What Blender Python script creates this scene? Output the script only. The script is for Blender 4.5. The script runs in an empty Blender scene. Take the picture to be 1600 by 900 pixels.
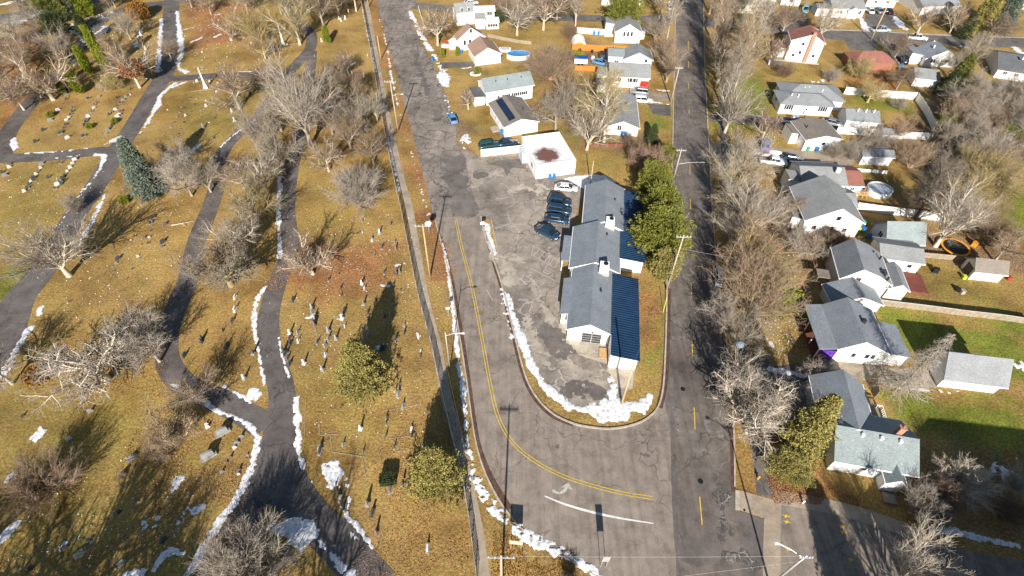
import bpy, bmesh, math, random
import numpy as np
from mathutils import Vector, Matrix
from mathutils.geometry import tessellate_polygon

sc = bpy.context.scene
COL = sc.collection
# ------------------------------------------------------------------ camera
F, P, H, ROLL = 846.0, math.radians(46.8), 66.0, math.radians(0.86)
cam_d = bpy.data.cameras.new('camera'); cam = bpy.data.objects.new('camera', cam_d); COL.objects.link(cam)
cam_d.sensor_width = 36.0; cam_d.lens = 36.0*F/1600.0; cam_d.clip_start = 0.5; cam_d.clip_end = 6000
cam.matrix_world = Matrix.Translation((0, 0, H)) @ Matrix.Rotation(math.pi/2-P, 4, 'X') @ Matrix.Rotation(ROLL, 4, 'Z')
sc.camera = cam
# ------------------------------------------------------------------ light
SUN_EL, SUN_AZ = math.radians(26.8), math.radians(180+1.3)     # the sun stands behind the viewer
w = bpy.data.worlds.new('World'); sc.world = w; w.use_nodes = True
wn = w.node_tree.nodes; wl = w.node_tree.links
bg = wn['Background']; sky = wn.new('ShaderNodeTexSky'); sky.sky_type = 'NISHITA'; sky.sun_disc = False
sky.sun_elevation = SUN_EL; sky.sun_rotation = SUN_AZ; sky.air_density = 1.3; sky.dust_density = 0.4; sky.ozone_density = 2.0
wl.new(sky.outputs[0], bg.inputs[0]); bg.inputs[1].default_value = 0.052
sd = bpy.data.lights.new('sun', 'SUN'); sd.energy = 5.0; sd.angle = math.radians(0.53); sd.color = (1.0, 0.945, 0.86)
so = bpy.data.objects.new('sun', sd); COL.objects.link(so)
dirv = Vector((math.sin(math.radians(1.3))*math.cos(SUN_EL), math.cos(math.radians(1.3))*math.cos(SUN_EL), -math.sin(SUN_EL)))
so.rotation_euler = dirv.to_track_quat('-Z', 'Y').to_euler(); so.location = (0, -50, 120)
sc.view_settings.view_transform = 'Standard'; sc.view_settings.look = 'None'
sc.view_settings.exposure = 0.86; sc.view_settings.gamma = 1.0
try: sc.view_settings.use_curve_mapping = False
except Exception: pass
sc.cycles.max_bounces = 5; sc.cycles.transparent_max_bounces = 12
sc.cycles.use_denoising = True

# ------------------------------------------------------------------ plan measurements (points of the site plan)
_sp, _cp = math.sin(P), math.cos(P)
def G(px, py, z=0.0):
    u = (px-800)/F; v = (450-py)/F
    c, s = math.cos(ROLL), math.sin(ROLL); u, v = u*c-v*s, u*s+v*c
    dy = _cp+v*_sp; dz = -_sp+v*_cp; t = (z-H)/dz
    return (u*t, dy*t)
def PXY(x, y, z=0.0):
    z -= H; cy = y*_sp+z*_cp; cz = y*_cp-z*_sp; u, v = x/cz, cy/cz
    c, s = math.cos(-ROLL), math.sin(-ROLL); u, v = u*c-v*s, u*s+v*c
    return 800+u*F, 450-v*F
def zfit(x, y, py):
    lo, hi = 0.0, 30.0
    for _ in range(40):
        m = (lo+hi)/2
        if PXY(x, y, m)[1] > py: lo = m
        else: hi = m
    return lo

# ------------------------------------------------------------------ materials
MATS = {}
def newmat(name):
    m = bpy.data.materials.new(name); m.use_nodes = True
    n = m.node_tree.nodes; l = m.node_tree.links; b = n['Principled BSDF']
    return m, n, l, b
def coords(n, l, kind, scale=(1, 1, 1)):
    if kind == 'world': g = n.new('ShaderNodeNewGeometry'); out = g.outputs['Position']
    else: g = n.new('ShaderNodeTexCoord'); out = g.outputs['Object']
    if scale != (1, 1, 1):
        mp = n.new('ShaderNodeMapping'); mp.inputs['Scale'].default_value = scale; l.new(out, mp.inputs[0]); out = mp.outputs[0]
    return out
def noise(n, l, co, scale, detail=4, rough=.6, dist=0.0):
    t = n.new('ShaderNodeTexNoise'); t.inputs['Scale'].default_value = scale; t.inputs['Detail'].default_value = detail
    t.inputs['Roughness'].default_value = rough; t.inputs['Distortion'].default_value = dist; l.new(co, t.inputs['Vector']); return t.outputs['Fac']
def ramp(n, l, fac, stops, interp='LINEAR'):
    r = n.new('ShaderNodeValToRGB'); cr = r.color_ramp; cr.interpolation = interp
    while len(cr.elements) < len(stops): cr.elements.new(0.5)
    for e, (p, c) in zip(cr.elements, stops):
        e.position = p; e.color = (c[0], c[1], c[2], 1) if not isinstance(c, (int, float)) else (c, c, c, 1)
    l.new(fac, r.inputs[0]); return r.outputs[0]
def mix(n, l, fac, a, b, mode='MIX'):
    m = n.new('ShaderNodeMix'); m.data_type = 'RGBA'; m.blend_type = mode
    def put(i, v):
        if isinstance(v, (int, float)): m.inputs[i].default_value = v if i == 0 else (v, v, v, 1)
        elif isinstance(v, tuple): m.inputs[i].default_value = (*v[:3], 1)
        else: l.new(v, m.inputs[i])
    put(0, fac); put(6, a); put(7, b); return m.outputs[2]
def math_(n, l, op, a, b=0.0, clamp=False):
    m = n.new('ShaderNodeMath'); m.operation = op; m.use_clamp = clamp
    for i, v in enumerate((a, b)):
        if isinstance(v, (int, float)): m.inputs[i].default_value = v
        else: l.new(v, m.inputs[i])
    return m.outputs[0]
def attr(n, name):
    a = n.new('ShaderNodeAttribute'); a.attribute_name = name; return a.outputs['Fac']
def bump(n, l, b, h, strength=.3, dist=.05):
    bp = n.new('ShaderNodeBump'); bp.inputs['Strength'].default_value = strength; bp.inputs['Distance'].default_value = dist
    l.new(h, bp.inputs['Height']); l.new(bp.outputs[0], b.inputs['Normal'])
def simple(name, col, rough=.6, var=.25, scale=2.0, metal=0.0, kind='obj', spec=.3):
    if name in MATS: return MATS[name]
    m, n, l, b = newmat(name); co = coords(n, l, kind)
    f = noise(n, l, co, scale, 5)
    c2 = tuple(min(1, c*(1+var)) for c in col); c1 = tuple(c*(1-var) for c in col)
    l.new(ramp(n, l, f, [(.3, c1), (.7, c2)]), b.inputs['Base Color'])
    b.inputs['Roughness'].default_value = rough; b.inputs['Metallic'].default_value = metal
    b.inputs['Specular IOR Level'].default_value = spec
    MATS[name] = m; return m
def cell_lines(n, l, co, scale, width, seedoff=0.0, wob=.6):
    # thin crooked lines between cells
    t = n.new('ShaderNodeTexVoronoi'); t.feature = 'DISTANCE_TO_EDGE'; t.inputs['Scale'].default_value = scale
    nt = n.new('ShaderNodeTexNoise'); nt.inputs['Scale'].default_value = scale*2.5; nt.inputs['Detail'].default_value = 5; l.new(co, nt.inputs['Vector'])
    mx = n.new('ShaderNodeVectorMath'); mx.operation = 'MULTIPLY_ADD'; mx.inputs[1].default_value = (wob/scale,)*3
    l.new(nt.outputs['Color'], mx.inputs[0]); l.new(co, mx.inputs[2])
    ad = n.new('ShaderNodeVectorMath'); ad.operation = 'ADD'; ad.inputs[1].default_value = (seedoff, seedoff*.7, 0); l.new(mx.outputs[0], ad.inputs[0])
    l.new(ad.outputs[0], t.inputs['Vector'])
    return ramp(n, l, t.outputs['Distance'], [(width*.4, 1.0), (width, 0.0)])

def ground_mat():
    m, n, l, b = newmat('dead_grass_ground'); co = coords(n, l, 'world')
    big = noise(n, l, co, .045, 6, .6, .4); mid = noise(n, l, co, .35, 6, .7); fine = noise(n, l, co, 3.0, 6, .75); vf = noise(n, l, co, 9.0, 3, .7)
    tan = ramp(n, l, big, [(.35, (.30, .165, .052)), (.5, (.42, .26, .098)), (.66, (.33, .215, .065))])
    tan = mix(n, l, ramp(n, l, mid, [(.38, 0), (.7, .8)]), tan, (.20, .150, .040))
    tan = mix(n, l, ramp(n, l, mid, [(.25, .6), (.40, 0)]), tan, (.42, .28, .12))
    wv = math_(n, l, 'ADD', math_(n, l, 'ADD', math_(n, l, 'MULTIPLY', mid, .9), -.45), math_(n, l, 'ADD', math_(n, l, 'MULTIPLY', noise(n, l, co, .12, 4, .6), 1.4), -.7))
    tan = mix(n, l, ramp(n, l, noise(n, l, co, .028, 5, .6, .5), [(.5, 0), (.68, .35)]), tan, (.185, .165, .04))
    def w(a, lo=.3, hi=.7):
        return ramp(n, l, math_(n, l, 'ADD', attr(n, a), wv), [(lo, 0), (hi, 1)])
    c = mix(n, l, math_(n, l, 'MULTIPLY', w('olive', .25, .9), .6), tan, (.235, .180, .050))
    c = mix(n, l, math_(n, l, 'MULTIPLY', w('green'), .9), c, mix(n, l, fine, (.105, .155, .016), (.19, .20, .035)))
    c = mix(n, l, math_(n, l, 'MULTIPLY', w('rust'), .85), c, mix(n, l, fine, (.17, .075, .03), (.40, .19, .085)))
    c = mix(n, l, math_(n, l, 'MULTIPLY', w('dirt'), .85), c, mix(n, l, fine, (.13, .085, .05), (.27, .19, .12)))
    c = mix(n, l, .75, c, ramp(n, l, fine, [(.34, .32), (.5, 1.0), (.66, 1.7)]), 'MULTIPLY')
    c = mix(n, l, .7, c, ramp(n, l, mid, [(.34, .55), (.5, 1.0), (.64, 1.3)]), 'MULTIPLY')
    c = mix(n, l, .6, c, ramp(n, l, noise(n, l, co, .09, 5, .65), [(.36, .52), (.5, 1.0), (.62, 1.32)]), 'MULTIPLY')
    c = mix(n, l, .55, c, ramp(n, l, vf, [(.3, .55), (.5, 1.0), (.75, 1.7)]), 'MULTIPLY')
    l.new(c, b.inputs['Base Color']); b.inputs['Roughness'].default_value = .95; b.inputs['Specular IOR Level'].default_value = .1
    h = math_(n, l, 'ADD', math_(n, l, 'MULTIPLY', mid, .6), math_(n, l, 'MULTIPLY', fine, .4))
    bump(n, l, b, h, .7, .35)
    return m
def asphalt_mat(name, base, crack_scale=.16, crack_w=.02, crack_col=(.35, .33, .30), crack_amt=.5, patch=.35, streak=None, dark=(.05, .05, .052), dark_cracks=True, light=1.35, coarse=.05):
    m, n, l, b = newmat(name); co = coords(n, l, 'world')
    f = noise(n, l, co, coarse, 6, .65, .6); mid = noise(n, l, co, .5, 6, .7); fi = noise(n, l, co, 6, 4, .7)
    c = ramp(n, l, f, [(.3, tuple(x*(1-patch)*.92 for x in base)), (.5, base), (.72, tuple(x*light for x in base))])
    c = mix(n, l, .7, c, ramp(n, l, mid, [(.34, .60), (.5, 1.0), (.66, 1.3)]), 'MULTIPLY')
    c = mix(n, l, .5, c, ramp(n, l, fi, [(.3, .75), (.7, 1.3)]), 'MULTIPLY')
    if streak:
        mp = n.new('ShaderNodeMapping'); mp.inputs['Rotation'].default_value = (0, 0, streak); mp.inputs['Scale'].default_value = (1.3, .035, 1)
        l.new(co, mp.inputs[0]); s = noise(n, l, mp.outputs[0], 1.0, 3, .6)
        c = mix(n, l, .36, c, ramp(n, l, s, [(.34, .60), (.5, 1.0), (.66, 1.3)]), 'MULTIPLY')
    if crack_amt:
        msk = ramp(n, l, noise(n, l, co, .12, 3, .5), [(.38, 0), (.55, 1)])
        k = cell_lines(n, l, co, crack_scale, crack_w)
        c = mix(n, l, math_(n, l, 'MULTIPLY', math_(n, l, 'MULTIPLY', k, msk), crack_amt), c, crack_col)
        if dark_cracks:
            k2 = cell_lines(n, l, co, crack_scale*.75, crack_w*.6, 31.0)
            c = mix(n, l, math_(n, l, 'MULTIPLY', k2, .75), c, dark)
    l.new(c, b.inputs['Base Color']); b.inputs['Roughness'].default_value = .9; b.inputs['Specular IOR Level'].default_value = .2
    bump(n, l, b, fi, .25, .03); return m
def snow_mat():
    m, n, l, b = newmat('old_snow'); co = coords(n, l, 'world')
    f = noise(n, l, co, 2.2, 6, .7); f2 = noise(n, l, co, .5, 4)
    c = ramp(n, l, f, [(.34, (.34, .30, .25)), (.45, (.68, .67, .68)), (.6, (.84, .85, .88))])
    l.new(c, b.inputs['Base Color']); b.inputs['Roughness'].default_value = .55
    bump(n, l, b, f, .15, .08); return m
def shingle_mat(name, base, var=.22):
    m, n, l, b = newmat(name); co = coords(n, l, 'obj')
    f = noise(n, l, co, 7, 3, .7); g = noise(n, l, co, .45, 5, .6); w_ = noise(n, l, coords(n, l, 'obj', (.7, .7, 3.5)), 4.0, 2)
    c = ramp(n, l, f, [(.3, tuple(x*(1-var) for x in base)), (.7, tuple(x*(1+var) for x in base))])
    c = mix(n, l, .5, c, ramp(n, l, g, [(.3, .72), (.55, 1.02), (.75, 1.25)]), 'MULTIPLY')
    c = mix(n, l, .45, c, ramp(n, l, w_, [(.35, .75), (.65, 1.25)]), 'MULTIPLY')
    l.new(c, b.inputs['Base Color']); b.inputs['Roughness'].default_value = .85; b.inputs['Specular IOR Level'].default_value = .25
    bump(n, l, b, f, .4, .03); return m
def siding_mat(name, base, period=.2, rough=.5):
    m, n, l, b = newmat(name); co = coords(n, l, 'obj')
    wv = n.new('ShaderNodeTexWave'); wv.wave_type = 'BANDS'; wv.bands_direction = 'Z'; wv.wave_profile = 'SAW'; wv.inputs['Scale'].default_value = 1/period/3.1416*1.57
    l.new(co, wv.inputs[0]); g = noise(n, l, co, .8, 5, .65)
    gz = noise(n, l, coords(n, l, 'obj', (2.5, 2.5, .25)), 1.0, 4)
    c = ramp(n, l, g, [(.3, tuple(x*.88 for x in base)), (.6, base)])
    c = mix(n, l, .5, c, ramp(n, l, wv.outputs['Fac'], [(0, .78), (.25, 1.0)]), 'MULTIPLY')
    c = mix(n, l, .5, c, ramp(n, l, gz, [(.3, .86), (.5, 1.0)]), 'MULTIPLY')
    l.new(c, b.inputs['Base Color']); b.inputs['Roughness'].default_value = rough
    bump(n, l, b, wv.outputs['Fac'], .3, .02); return m
def metal_roof_mat():
    m, n, l, b = newmat('navy_ribbed_metal'); co = coords(n, l, 'obj')
    f = noise(n, l, co, .7, 4)
    l.new(ramp(n, l, f, [(.3, (.008, .026, .068)), (.7, (.018, .052, .118))]), b.inputs['Base Color'])
    b.inputs['Metallic'].default_value = .3; b.inputs['Roughness'].default_value = .42; return m
def bark_mat(name, base):
    m, n, l, b = newmat(name); co = coords(n, l, 'obj', (3, 3, .8))
    f = noise(n, l, co, 2, 4, .7); oi = n.new('ShaderNodeObjectInfo')
    c = ramp(n, l, f, [(.3, tuple(x*.6 for x in base)), (.7, tuple(x*1.25 for x in base))])
    c = mix(n, l, 1.0, c, ramp(n, l, oi.outputs['Random'], [(0, (.82, .80, .78)), (1, (1.15, 1.12, 1.08))]), 'MULTIPLY')
    l.new(c, b.inputs['Base Color']); b.inputs['Roughness'].default_value = .9; b.inputs['Specular IOR Level'].default_value = .15; return m
def leaf_mat(name, a, c2, trans=.12):
    m, n, l, b = newmat(name); co = coords(n, l, 'obj')
    f = noise(n, l, co, 1.6, 4, .7); f2 = noise(n, l, co, 9, 2)
    c = mix(n, l, ramp(n, l, f, [(.35, 0), (.65, 1)]), a, c2)
    c = mix(n, l, .6, c, ramp(n, l, f2, [(.3, .6), (.7, 1.5)]), 'MULTIPLY')
    l.new(c, b.inputs['Base Color']); b.inputs['Roughness'].default_value = .75; b.inputs['Specular IOR Level'].default_value = .15; return m
def chain_mat():
    m, n, l, b = newmat('chain_link_mesh'); co = coords(n, l, 'world')
    b.inputs['Base Color'].default_value = (.10, .10, .095, 1); b.inputs['Roughness'].default_value = .5; b.inputs['Metallic'].default_value = .4
    w1 = n.new('ShaderNodeTexWave'); w1.bands_direction = 'DIAGONAL'; w1.inputs['Scale'].default_value = 2.2; l.new(co, w1.inputs[0])
    w2 = n.new('ShaderNodeTexWave'); w2.bands_direction = 'DIAGONAL'; w2.inputs['Scale'].default_value = 2.2
    mp = n.new('ShaderNodeMapping'); mp.inputs['Scale'].default_value = (1, 1, -1); l.new(co, mp.inputs[0]); l.new(mp.outputs[0], w2.inputs[0])
    mx = math_(n, l, 'MAXIMUM', w1.outputs['Fac'], w2.outputs['Fac'])
    a = ramp(n, l, mx, [(.55, 0), (.8, 1)]); l.new(a, b.inputs['Alpha']); return m
def glass_mat():
    m, n, l, b = newmat('window_glass'); co = coords(n, l, 'world'); f = noise(n, l, co, 1.2, 2)
    l.new(ramp(n, l, f, [(.4, (.012, .014, .018)), (.65, (.06, .065, .07))]), b.inputs['Base Color'])
    b.inputs['Roughness'].default_value = .08; b.inputs['Specular IOR Level'].default_value = .7; return m
def roofdirt_mat(cx=3.3, cy=3.4):
    m, n, l, b = newmat('white_membrane_roof'); co = coords(n, l, 'obj')
    f = noise(n, l, co, .55, 6, .7, .3)
    l.new(ramp(n, l, f, [(.3, (.55, .54, .52)), (.45, (.74, .74, .74)), (.6, (.8, .8, .8))]), b.inputs['Base Color']); b.inputs['Roughness'].default_value = .6
    mp = n.new('ShaderNodeMapping'); mp.inputs['Location'].default_value = (-cx, -cy, 0); mp.inputs['Scale'].default_value = (1, 1, 0); l.new(co, mp.inputs[0])
    ln = n.new('ShaderNodeVectorMath'); ln.operation = 'LENGTH'; l.new(mp.outputs[0], ln.inputs[0]); nn = noise(n, l, co, 1.1, 6, .75)
    d = math_(n, l, 'ADD', math_(n, l, 'MULTIPLY', ln.outputs['Value'], .23), math_(n, l, 'MULTIPLY', nn, -1.0))
    base = ramp(n, l, f, [(.3, (.62, .61, .60)), (.5, (.8, .8, .8))]); c = mix(n, l, ramp(n, l, d, [(.05, 1), (.32, 0)]), base, ramp(n, l, noise(n, l, co, 2.2, 5, .7), [(.35, (.22, .21, .20)), (.55, (.55, .54, .53))]))
    c = mix(n, l, ramp(n, l, d, [(-.02, 1), (.04, 0)]), c, (.17, .075, .06)); l.new(c, b.inputs['Base Color']); return m

M = dict(
 ground=ground_mat(), snow=snow_mat(), chain=chain_mat(), glass=glass_mat(), membrane=roofdirt_mat(), navy=metal_roof_mat(),
 road=asphalt_mat('worn_grey_asphalt', (.250, .205, .170), .07, .006, (.10, .09, .08), .7, .16, streak=math.radians(-14), dark=(.06, .055, .05), light=1.18),
 oldroad=asphalt_mat('broken_old_asphalt', (.225, .190, .163), .34, .05, (.36, .33, .30), .25, .38, streak=math.radians(-13), dark=(.055, .05, .048), light=1.4, coarse=.09),
 east=asphalt_mat('dark_street_asphalt', (.145, .122, .107), .10, .010, (.30, .28, .26), .4, .30, streak=math.radians(-12), dark=(.05, .045, .042), light=1.35, coarse=.08),
 lot=asphalt_mat('stained_parking_asphalt', (.262, .222, .185), .16, .018, (.50, .46, .42), .62, .42, dark=(.10, .09, .075), light=1.45, coarse=.10),
 lane=asphalt_mat('cemetery_lane_asphalt', (.125, .109, .102), .14, .012, (.07, .065, .06), .6, .30, dark=(.04, .038, .036), light=1.35, coarse=.12),
 side=asphalt_mat('sidewalk_concrete', (.36, .29, .22), .5, .02, (.2, .16, .12), .3, .2, dark=(.2, .16, .12), dark_cracks=False, light=1.15),
 conc=asphalt_mat('slab_concrete', (.42, .36, .29), .22, .012, (.2, .17, .14), .8, .15, dark=(.2, .17, .14), light=1.15),
 drive=asphalt_mat('driveway_asphalt', (.14, .125, .115), .2, .012, (.3, .28, .26), .4, .3),
 brownlot=asphalt_mat('driveway_brown_concrete', (.30, .25, .19), .2, .01, (.14, .12, .1), .8, .25),
 patch=asphalt_mat('tar_patch', (.150, .130, .118), .3, .02, (.2, .2, .2), .2, .25, dark_cracks=False),
 navyrib=simple('navy_rib', (.035, .085, .165), .4, .1, 1, .3), stain=asphalt_mat('pale_salt_stain', (.36, .31, .255), .5, .02, (.5, .46, .4), .4, .2, dark_cracks=False), pot=asphalt_mat('pothole_rubble', (.13, .115, .105), .9, .05, (.38, .35, .31), .8, .5),
 kerb=simple('kerb_concrete', (.42, .36, .30), .9, .3, 1.5, kind='world'),
 gutter=simple('leaf_filled_gutter', (.10, .055, .038), .95, .5, 1.6, kind='world'),
 yellow=simple('yellow_road_paint', (.62, .43, .05), .7, .25, 3, kind='world'), wpaint=simple('white_road_paint', (.72, .70, .66), .7, .2, 3, kind='world'),
 fadedpaint=simple('faded_white_paint', (.46, .42, .37), .8, .25, 2.5, kind='world'),
 tarpsnow=simple('pool_cover', (.45, .5, .55), .5, .2, 1.5),
 white=siding_mat('white_siding', (.80, .79, .77)), cream=siding_mat('cream_siding', (.74, .68, .56)), tanw=siding_mat('beige_siding', (.52, .44, .34)),
 paleblue=siding_mat('pale_grey_siding', (.60, .62, .63)), stucco=simple('white_painted_block', (.82, .81, .79), .7, .06, 1.2), brickw=simple('red_brick', (.28, .12, .08), .9, .3, 4),
 rgrey=shingle_mat('grey_shingles', (.25, .255, .255)), rlight=shingle_mat('light_grey_shingles', (.235, .245, .255)), rdark=shingle_mat('charcoal_shingles', (.12, .125, .13)),
 rteal=shingle_mat('grey_green_shingles', (.225, .26, .265)), rbrown=shingle_mat('brown_shingles', (.33, .215, .165)), rred=shingle_mat('red_brown_shingles', (.26, .11, .085)),
 rtan=shingle_mat('weathered_brown_shingles', (.21, .18, .155)), rslate=shingle_mat('slate_shingles', (.215, .235, .262)), rwhite=shingle_mat('pale_roof_sheet', (.62, .62, .61), .08), rdeck=simple('red_stained_deck', (.17, .055, .04), .7, .2, 1.2),
 trim=simple('white_trim', (.82, .82, .82), .5, .03, 2), dark=simple('dark_frame', (.03, .03, .032), .5, .2, 2), solar=simple('solar_panel', (.012, .022, .05), .2, .3, 1.2, spec=.6),
 wood=simple('raw_wood', (.52, .33, .16), .8, .25, 4), orange=simple('orange_cedar_fence', (.52, .17, .03), .8, .2, 4), pole=simple('weathered_pole_wood', (.42, .34, .26), .9, .2, 3),
 poley=simple('yellowish_pole_wood', (.46, .34, .19), .9, .2, 3), galv=simple('galvanized_steel', (.52, .53, .53), .45, .12, 3, .5), wire=simple('utility_wire', (.30, .30, .30), .5, .1),  # poley is a yellower wood tone than pole
 wirel=simple('pale_wire', (.62, .60, .56), .5, .1),
 red=simple('red_paint', (.42, .03, .02), .4, .15), blueb=simple('blue_plastic', (.02, .16, .42), .4, .15), greenb=simple('green_plastic', (.05, .32, .12), .4, .15), black=simple('black_plastic', (.015, .015, .016), .5, .2),
 yplastic=simple('lime_plastic', (.5, .6, .05), .5, .1), orangep=simple('orange_pad', (.75, .30, .03), .5, .1), poolw=simple('pool_wall_white', (.78, .78, .76), .4, .05), poolb=simple('pool_liner_blue', (.05, .22, .42), .2, .2),
 tarp=simple('blue_tarp', (.02, .07, .30), .6, .35, 1.5), fencew=simple('white_vinyl', (.80, .79, .77), .5, .05, 1.0), fencet=simple('weathered_fence_boards', (.27, .22, .16), .9, .3, 2),
 gran=simple('grey_granite', (.27, .27, .265), .6, .25, 5), granr=simple('reddish_granite', (.20, .14, .12), .5, .25, 5), grand=simple('dark_granite', (.075, .078, .08), .4, .25, 5), marble=simple('pale_marble', (.68, .67, .64), .7, .12, 4),
 brick=simple('chimney_brick', (.36, .19, .13), .9, .3, 6), tyre=simple('tyre_rubber', (.018, .018, .018), .9, .2), rim=simple('alloy_rim', (.45, .45, .46), .3, .1, 3, .7),
 lamp=simple('headlamp_lens', (.75, .75, .75), .15, .05), tail=simple('tail_lamp_red', (.45, .02, .02), .3, .1), glassc=simple('car_glass', (.012, .016, .02), .06, .2, 1, spec=.8),
)
BARK = dict(grey=bark_mat('grey_bark', (.34, .295, .24)), pale=bark_mat('pale_bark', (.58, .51, .42)), tan=bark_mat('tan_twigs', (.35, .26, .18)), brown=bark_mat('brown_twigs', (.25, .175, .125)), dark=bark_mat('dark_bark', (.15, .125, .105)), gold=bark_mat('olive_gold_bark', (.38, .31, .15)), silver=bark_mat('silver_twigs', (.42, .37, .315)), pink=bark_mat('pinkish_twigs', (.44, .30, .23)))
LEAF = dict(spruce=leaf_mat('yellow_green_needles', (.085, .100, .020), (.20, .195, .055)), blue=leaf_mat('silver_green_needles', (.085, .115, .085), (.20, .225, .17)), pine=leaf_mat('olive_pine_needles', (.125, .118, .035), (.38, .318, .10)),
 lime=leaf_mat('bright_green_needles', (.078, .092, .016), (.24, .23, .045)), arb=leaf_mat('arborvitae_green', (.11, .14, .012), (.25, .26, .03)), deep=leaf_mat('dark_green_needles', (.030, .045, .018), (.07, .085, .03)),
 rust=leaf_mat('dry_brown_leaves', (.23, .11, .05), (.42, .22, .11)), bronze=leaf_mat('bronze_shrub_leaves', (.16, .07, .015), (.32, .16, .035)))
def paint(name, col, metal=.2):
    k = 'carpaint_'+name
    if k in MATS: return MATS[k]
    m = simple(k, col, .22, .04, 1, metal, spec=.6); m.node_tree.nodes['Principled BSDF'].inputs['Coat Weight'].default_value = .6; return m

# ------------------------------------------------------------------ mesh helpers
class MB:
    def __init__(s): s.v = []; s.f = []
    def add(s, vs, fs):
        o = len(s.v); s.v += [tuple(v) for v in vs]; s.f += [tuple(i+o for i in f) for f in fs]; return s
    def box(s, x0, y0, z0, x1, y1, z1, ch=0.0):
        if x0 > x1: x0, x1 = x1, x0
        if y0 > y1: y0, y1 = y1, y0
        if z0 > z1: z0, z1 = z1, z0
        return s.add([(x0,y0,z0),(x1,y0,z0),(x1,y1,z0),(x0,y1,z0),(x0,y0,z1),(x1,y0,z1),(x1,y1,z1),(x0,y1,z1)],
                     [(0,3,2,1),(4,5,6,7),(0,1,5,4),(1,2,6,5),(2,3,7,6),(3,0,4,7)])
    def prism(s, poly, a, b, axis):
        # poly: list of (s,z) ; extruded along 'x' or 'y' from a to b
        n = len(poly); mk = (lambda p, t: (p[0], t, p[1])) if axis == 'y' else (lambda p, t: (t, p[0], p[1]))
        vs = [mk(p, a) for p in poly]+[mk(p, b) for p in poly]
        fs = [tuple(range(n)), tuple(range(2*n-1, n-1, -1))]+[(i, n+i, n+(i+1) % n, (i+1) % n) for i in range(n)]
        return s.add(vs, fs)
    def tube(s, p, q, r0, r1=None, n=6):
        r1 = r0 if r1 is None else r1; p = Vector(p); q = Vector(q); d = (q-p).normalized()
        a = d.orthogonal().normalized(); b = d.cross(a)
        vs = [p+(a*math.cos(t)+b*math.sin(t))*r0 for t in [2*math.pi*i/n for i in range(n)]]+[q+(a*math.cos(t)+b*math.sin(t))*r1 for t in [2*math.pi*i/n for i in range(n)]]
        fs = [(i, (i+1) % n, n+(i+1) % n, n+i) for i in range(n)]+[tuple(range(n-1, -1, -1)), tuple(range(n, 2*n))]
        return s.add(vs, fs)
    def loft(s, rings, caps=True):
        n = len(rings[0]); vs = [v for r in rings for v in r]
        fs = [(k*n+i, k*n+(i+1) % n, (k+1)*n+(i+1) % n, (k+1)*n+i) for k in range(len(rings)-1) for i in range(n)]
        if caps: fs += [tuple(range(n-1, -1, -1)), tuple(range((len(rings)-1)*n, len(rings)*n))]
        return s.add(vs, fs)
    def mesh(s, name, mat, smooth=False, bevel=0.0):
        me = bpy.data.meshes.new(name); me.from_pydata(s.v, [], s.f)
        bm = bmesh.new(); bm.from_mesh(me)
        bmesh.ops.recalc_face_normals(bm, faces=bm.faces)
        if bevel > 0:
            bmesh.ops.bevel(bm, geom=[e for e in bm.edges if len(e.link_faces) == 2 and e.calc_face_angle(0) > .5], offset=bevel, segments=1, affect='EDGES')
        bm.to_mesh(me); bm.free()
        me.materials.append(mat)
        if smooth: me.shade_smooth()
        return me
    def build(s, name, mat, parent=None, smooth=False, bevel=0.0):
        return link(name, s.mesh(name, mat, smooth, bevel), parent)
def link(name, me, parent=None, loc=None, rz=None):
    o = bpy.data.objects.new(name, me); COL.objects.link(o)
    if parent is not None: o.parent = parent
    if loc is not None: o.location = loc
    if rz is not None: o.rotation_euler = (0, 0, rz)
    return o
def tag(o, label=None, cat=None, group=None, kind=None):
    if label: o['label'] = label
    if cat: o['category'] = cat
    if group: o['group'] = group
    if kind: o['kind'] = kind
    return o
def thing(name, label, cat, loc=(0, 0, 0), rz=0.0, group=None, scale=1.0):
    o = bpy.data.objects.new(name, None); COL.objects.link(o); o.location = loc; o.rotation_euler = (0, 0, rz)
    o.empty_display_size = .5
    if scale != 1.0: o.scale = (scale,)*3
    return tag(o, label, cat, group)
def copy_tree(o, parent=None):
    c = o.copy(); COL.objects.link(c)
    if parent is not None: c.parent = parent
    for ch in list(o.children): copy_tree(ch, c)
    return c
def rawmesh(name, v, f, mat, smooth=False):
    me = bpy.data.meshes.new(name); v = np.asarray(v, dtype=np.float32); f = np.asarray(f, dtype=np.int32); k = f.shape[1]
    me.vertices.add(len(v)); me.vertices.foreach_set('co', v.ravel()); me.loops.add(f.size); me.loops.foreach_set('vertex_index', f.ravel())
    me.polygons.add(len(f)); me.polygons.foreach_set('loop_start', np.arange(0, f.size, k, dtype=np.int32)); me.polygons.foreach_set('loop_total', np.full(len(f), k, dtype=np.int32))
    if smooth: me.polygons.foreach_set('use_smooth', np.ones(len(f), dtype=bool))
    me.update(calc_edges=True); me.materials.append(mat); return me

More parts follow.
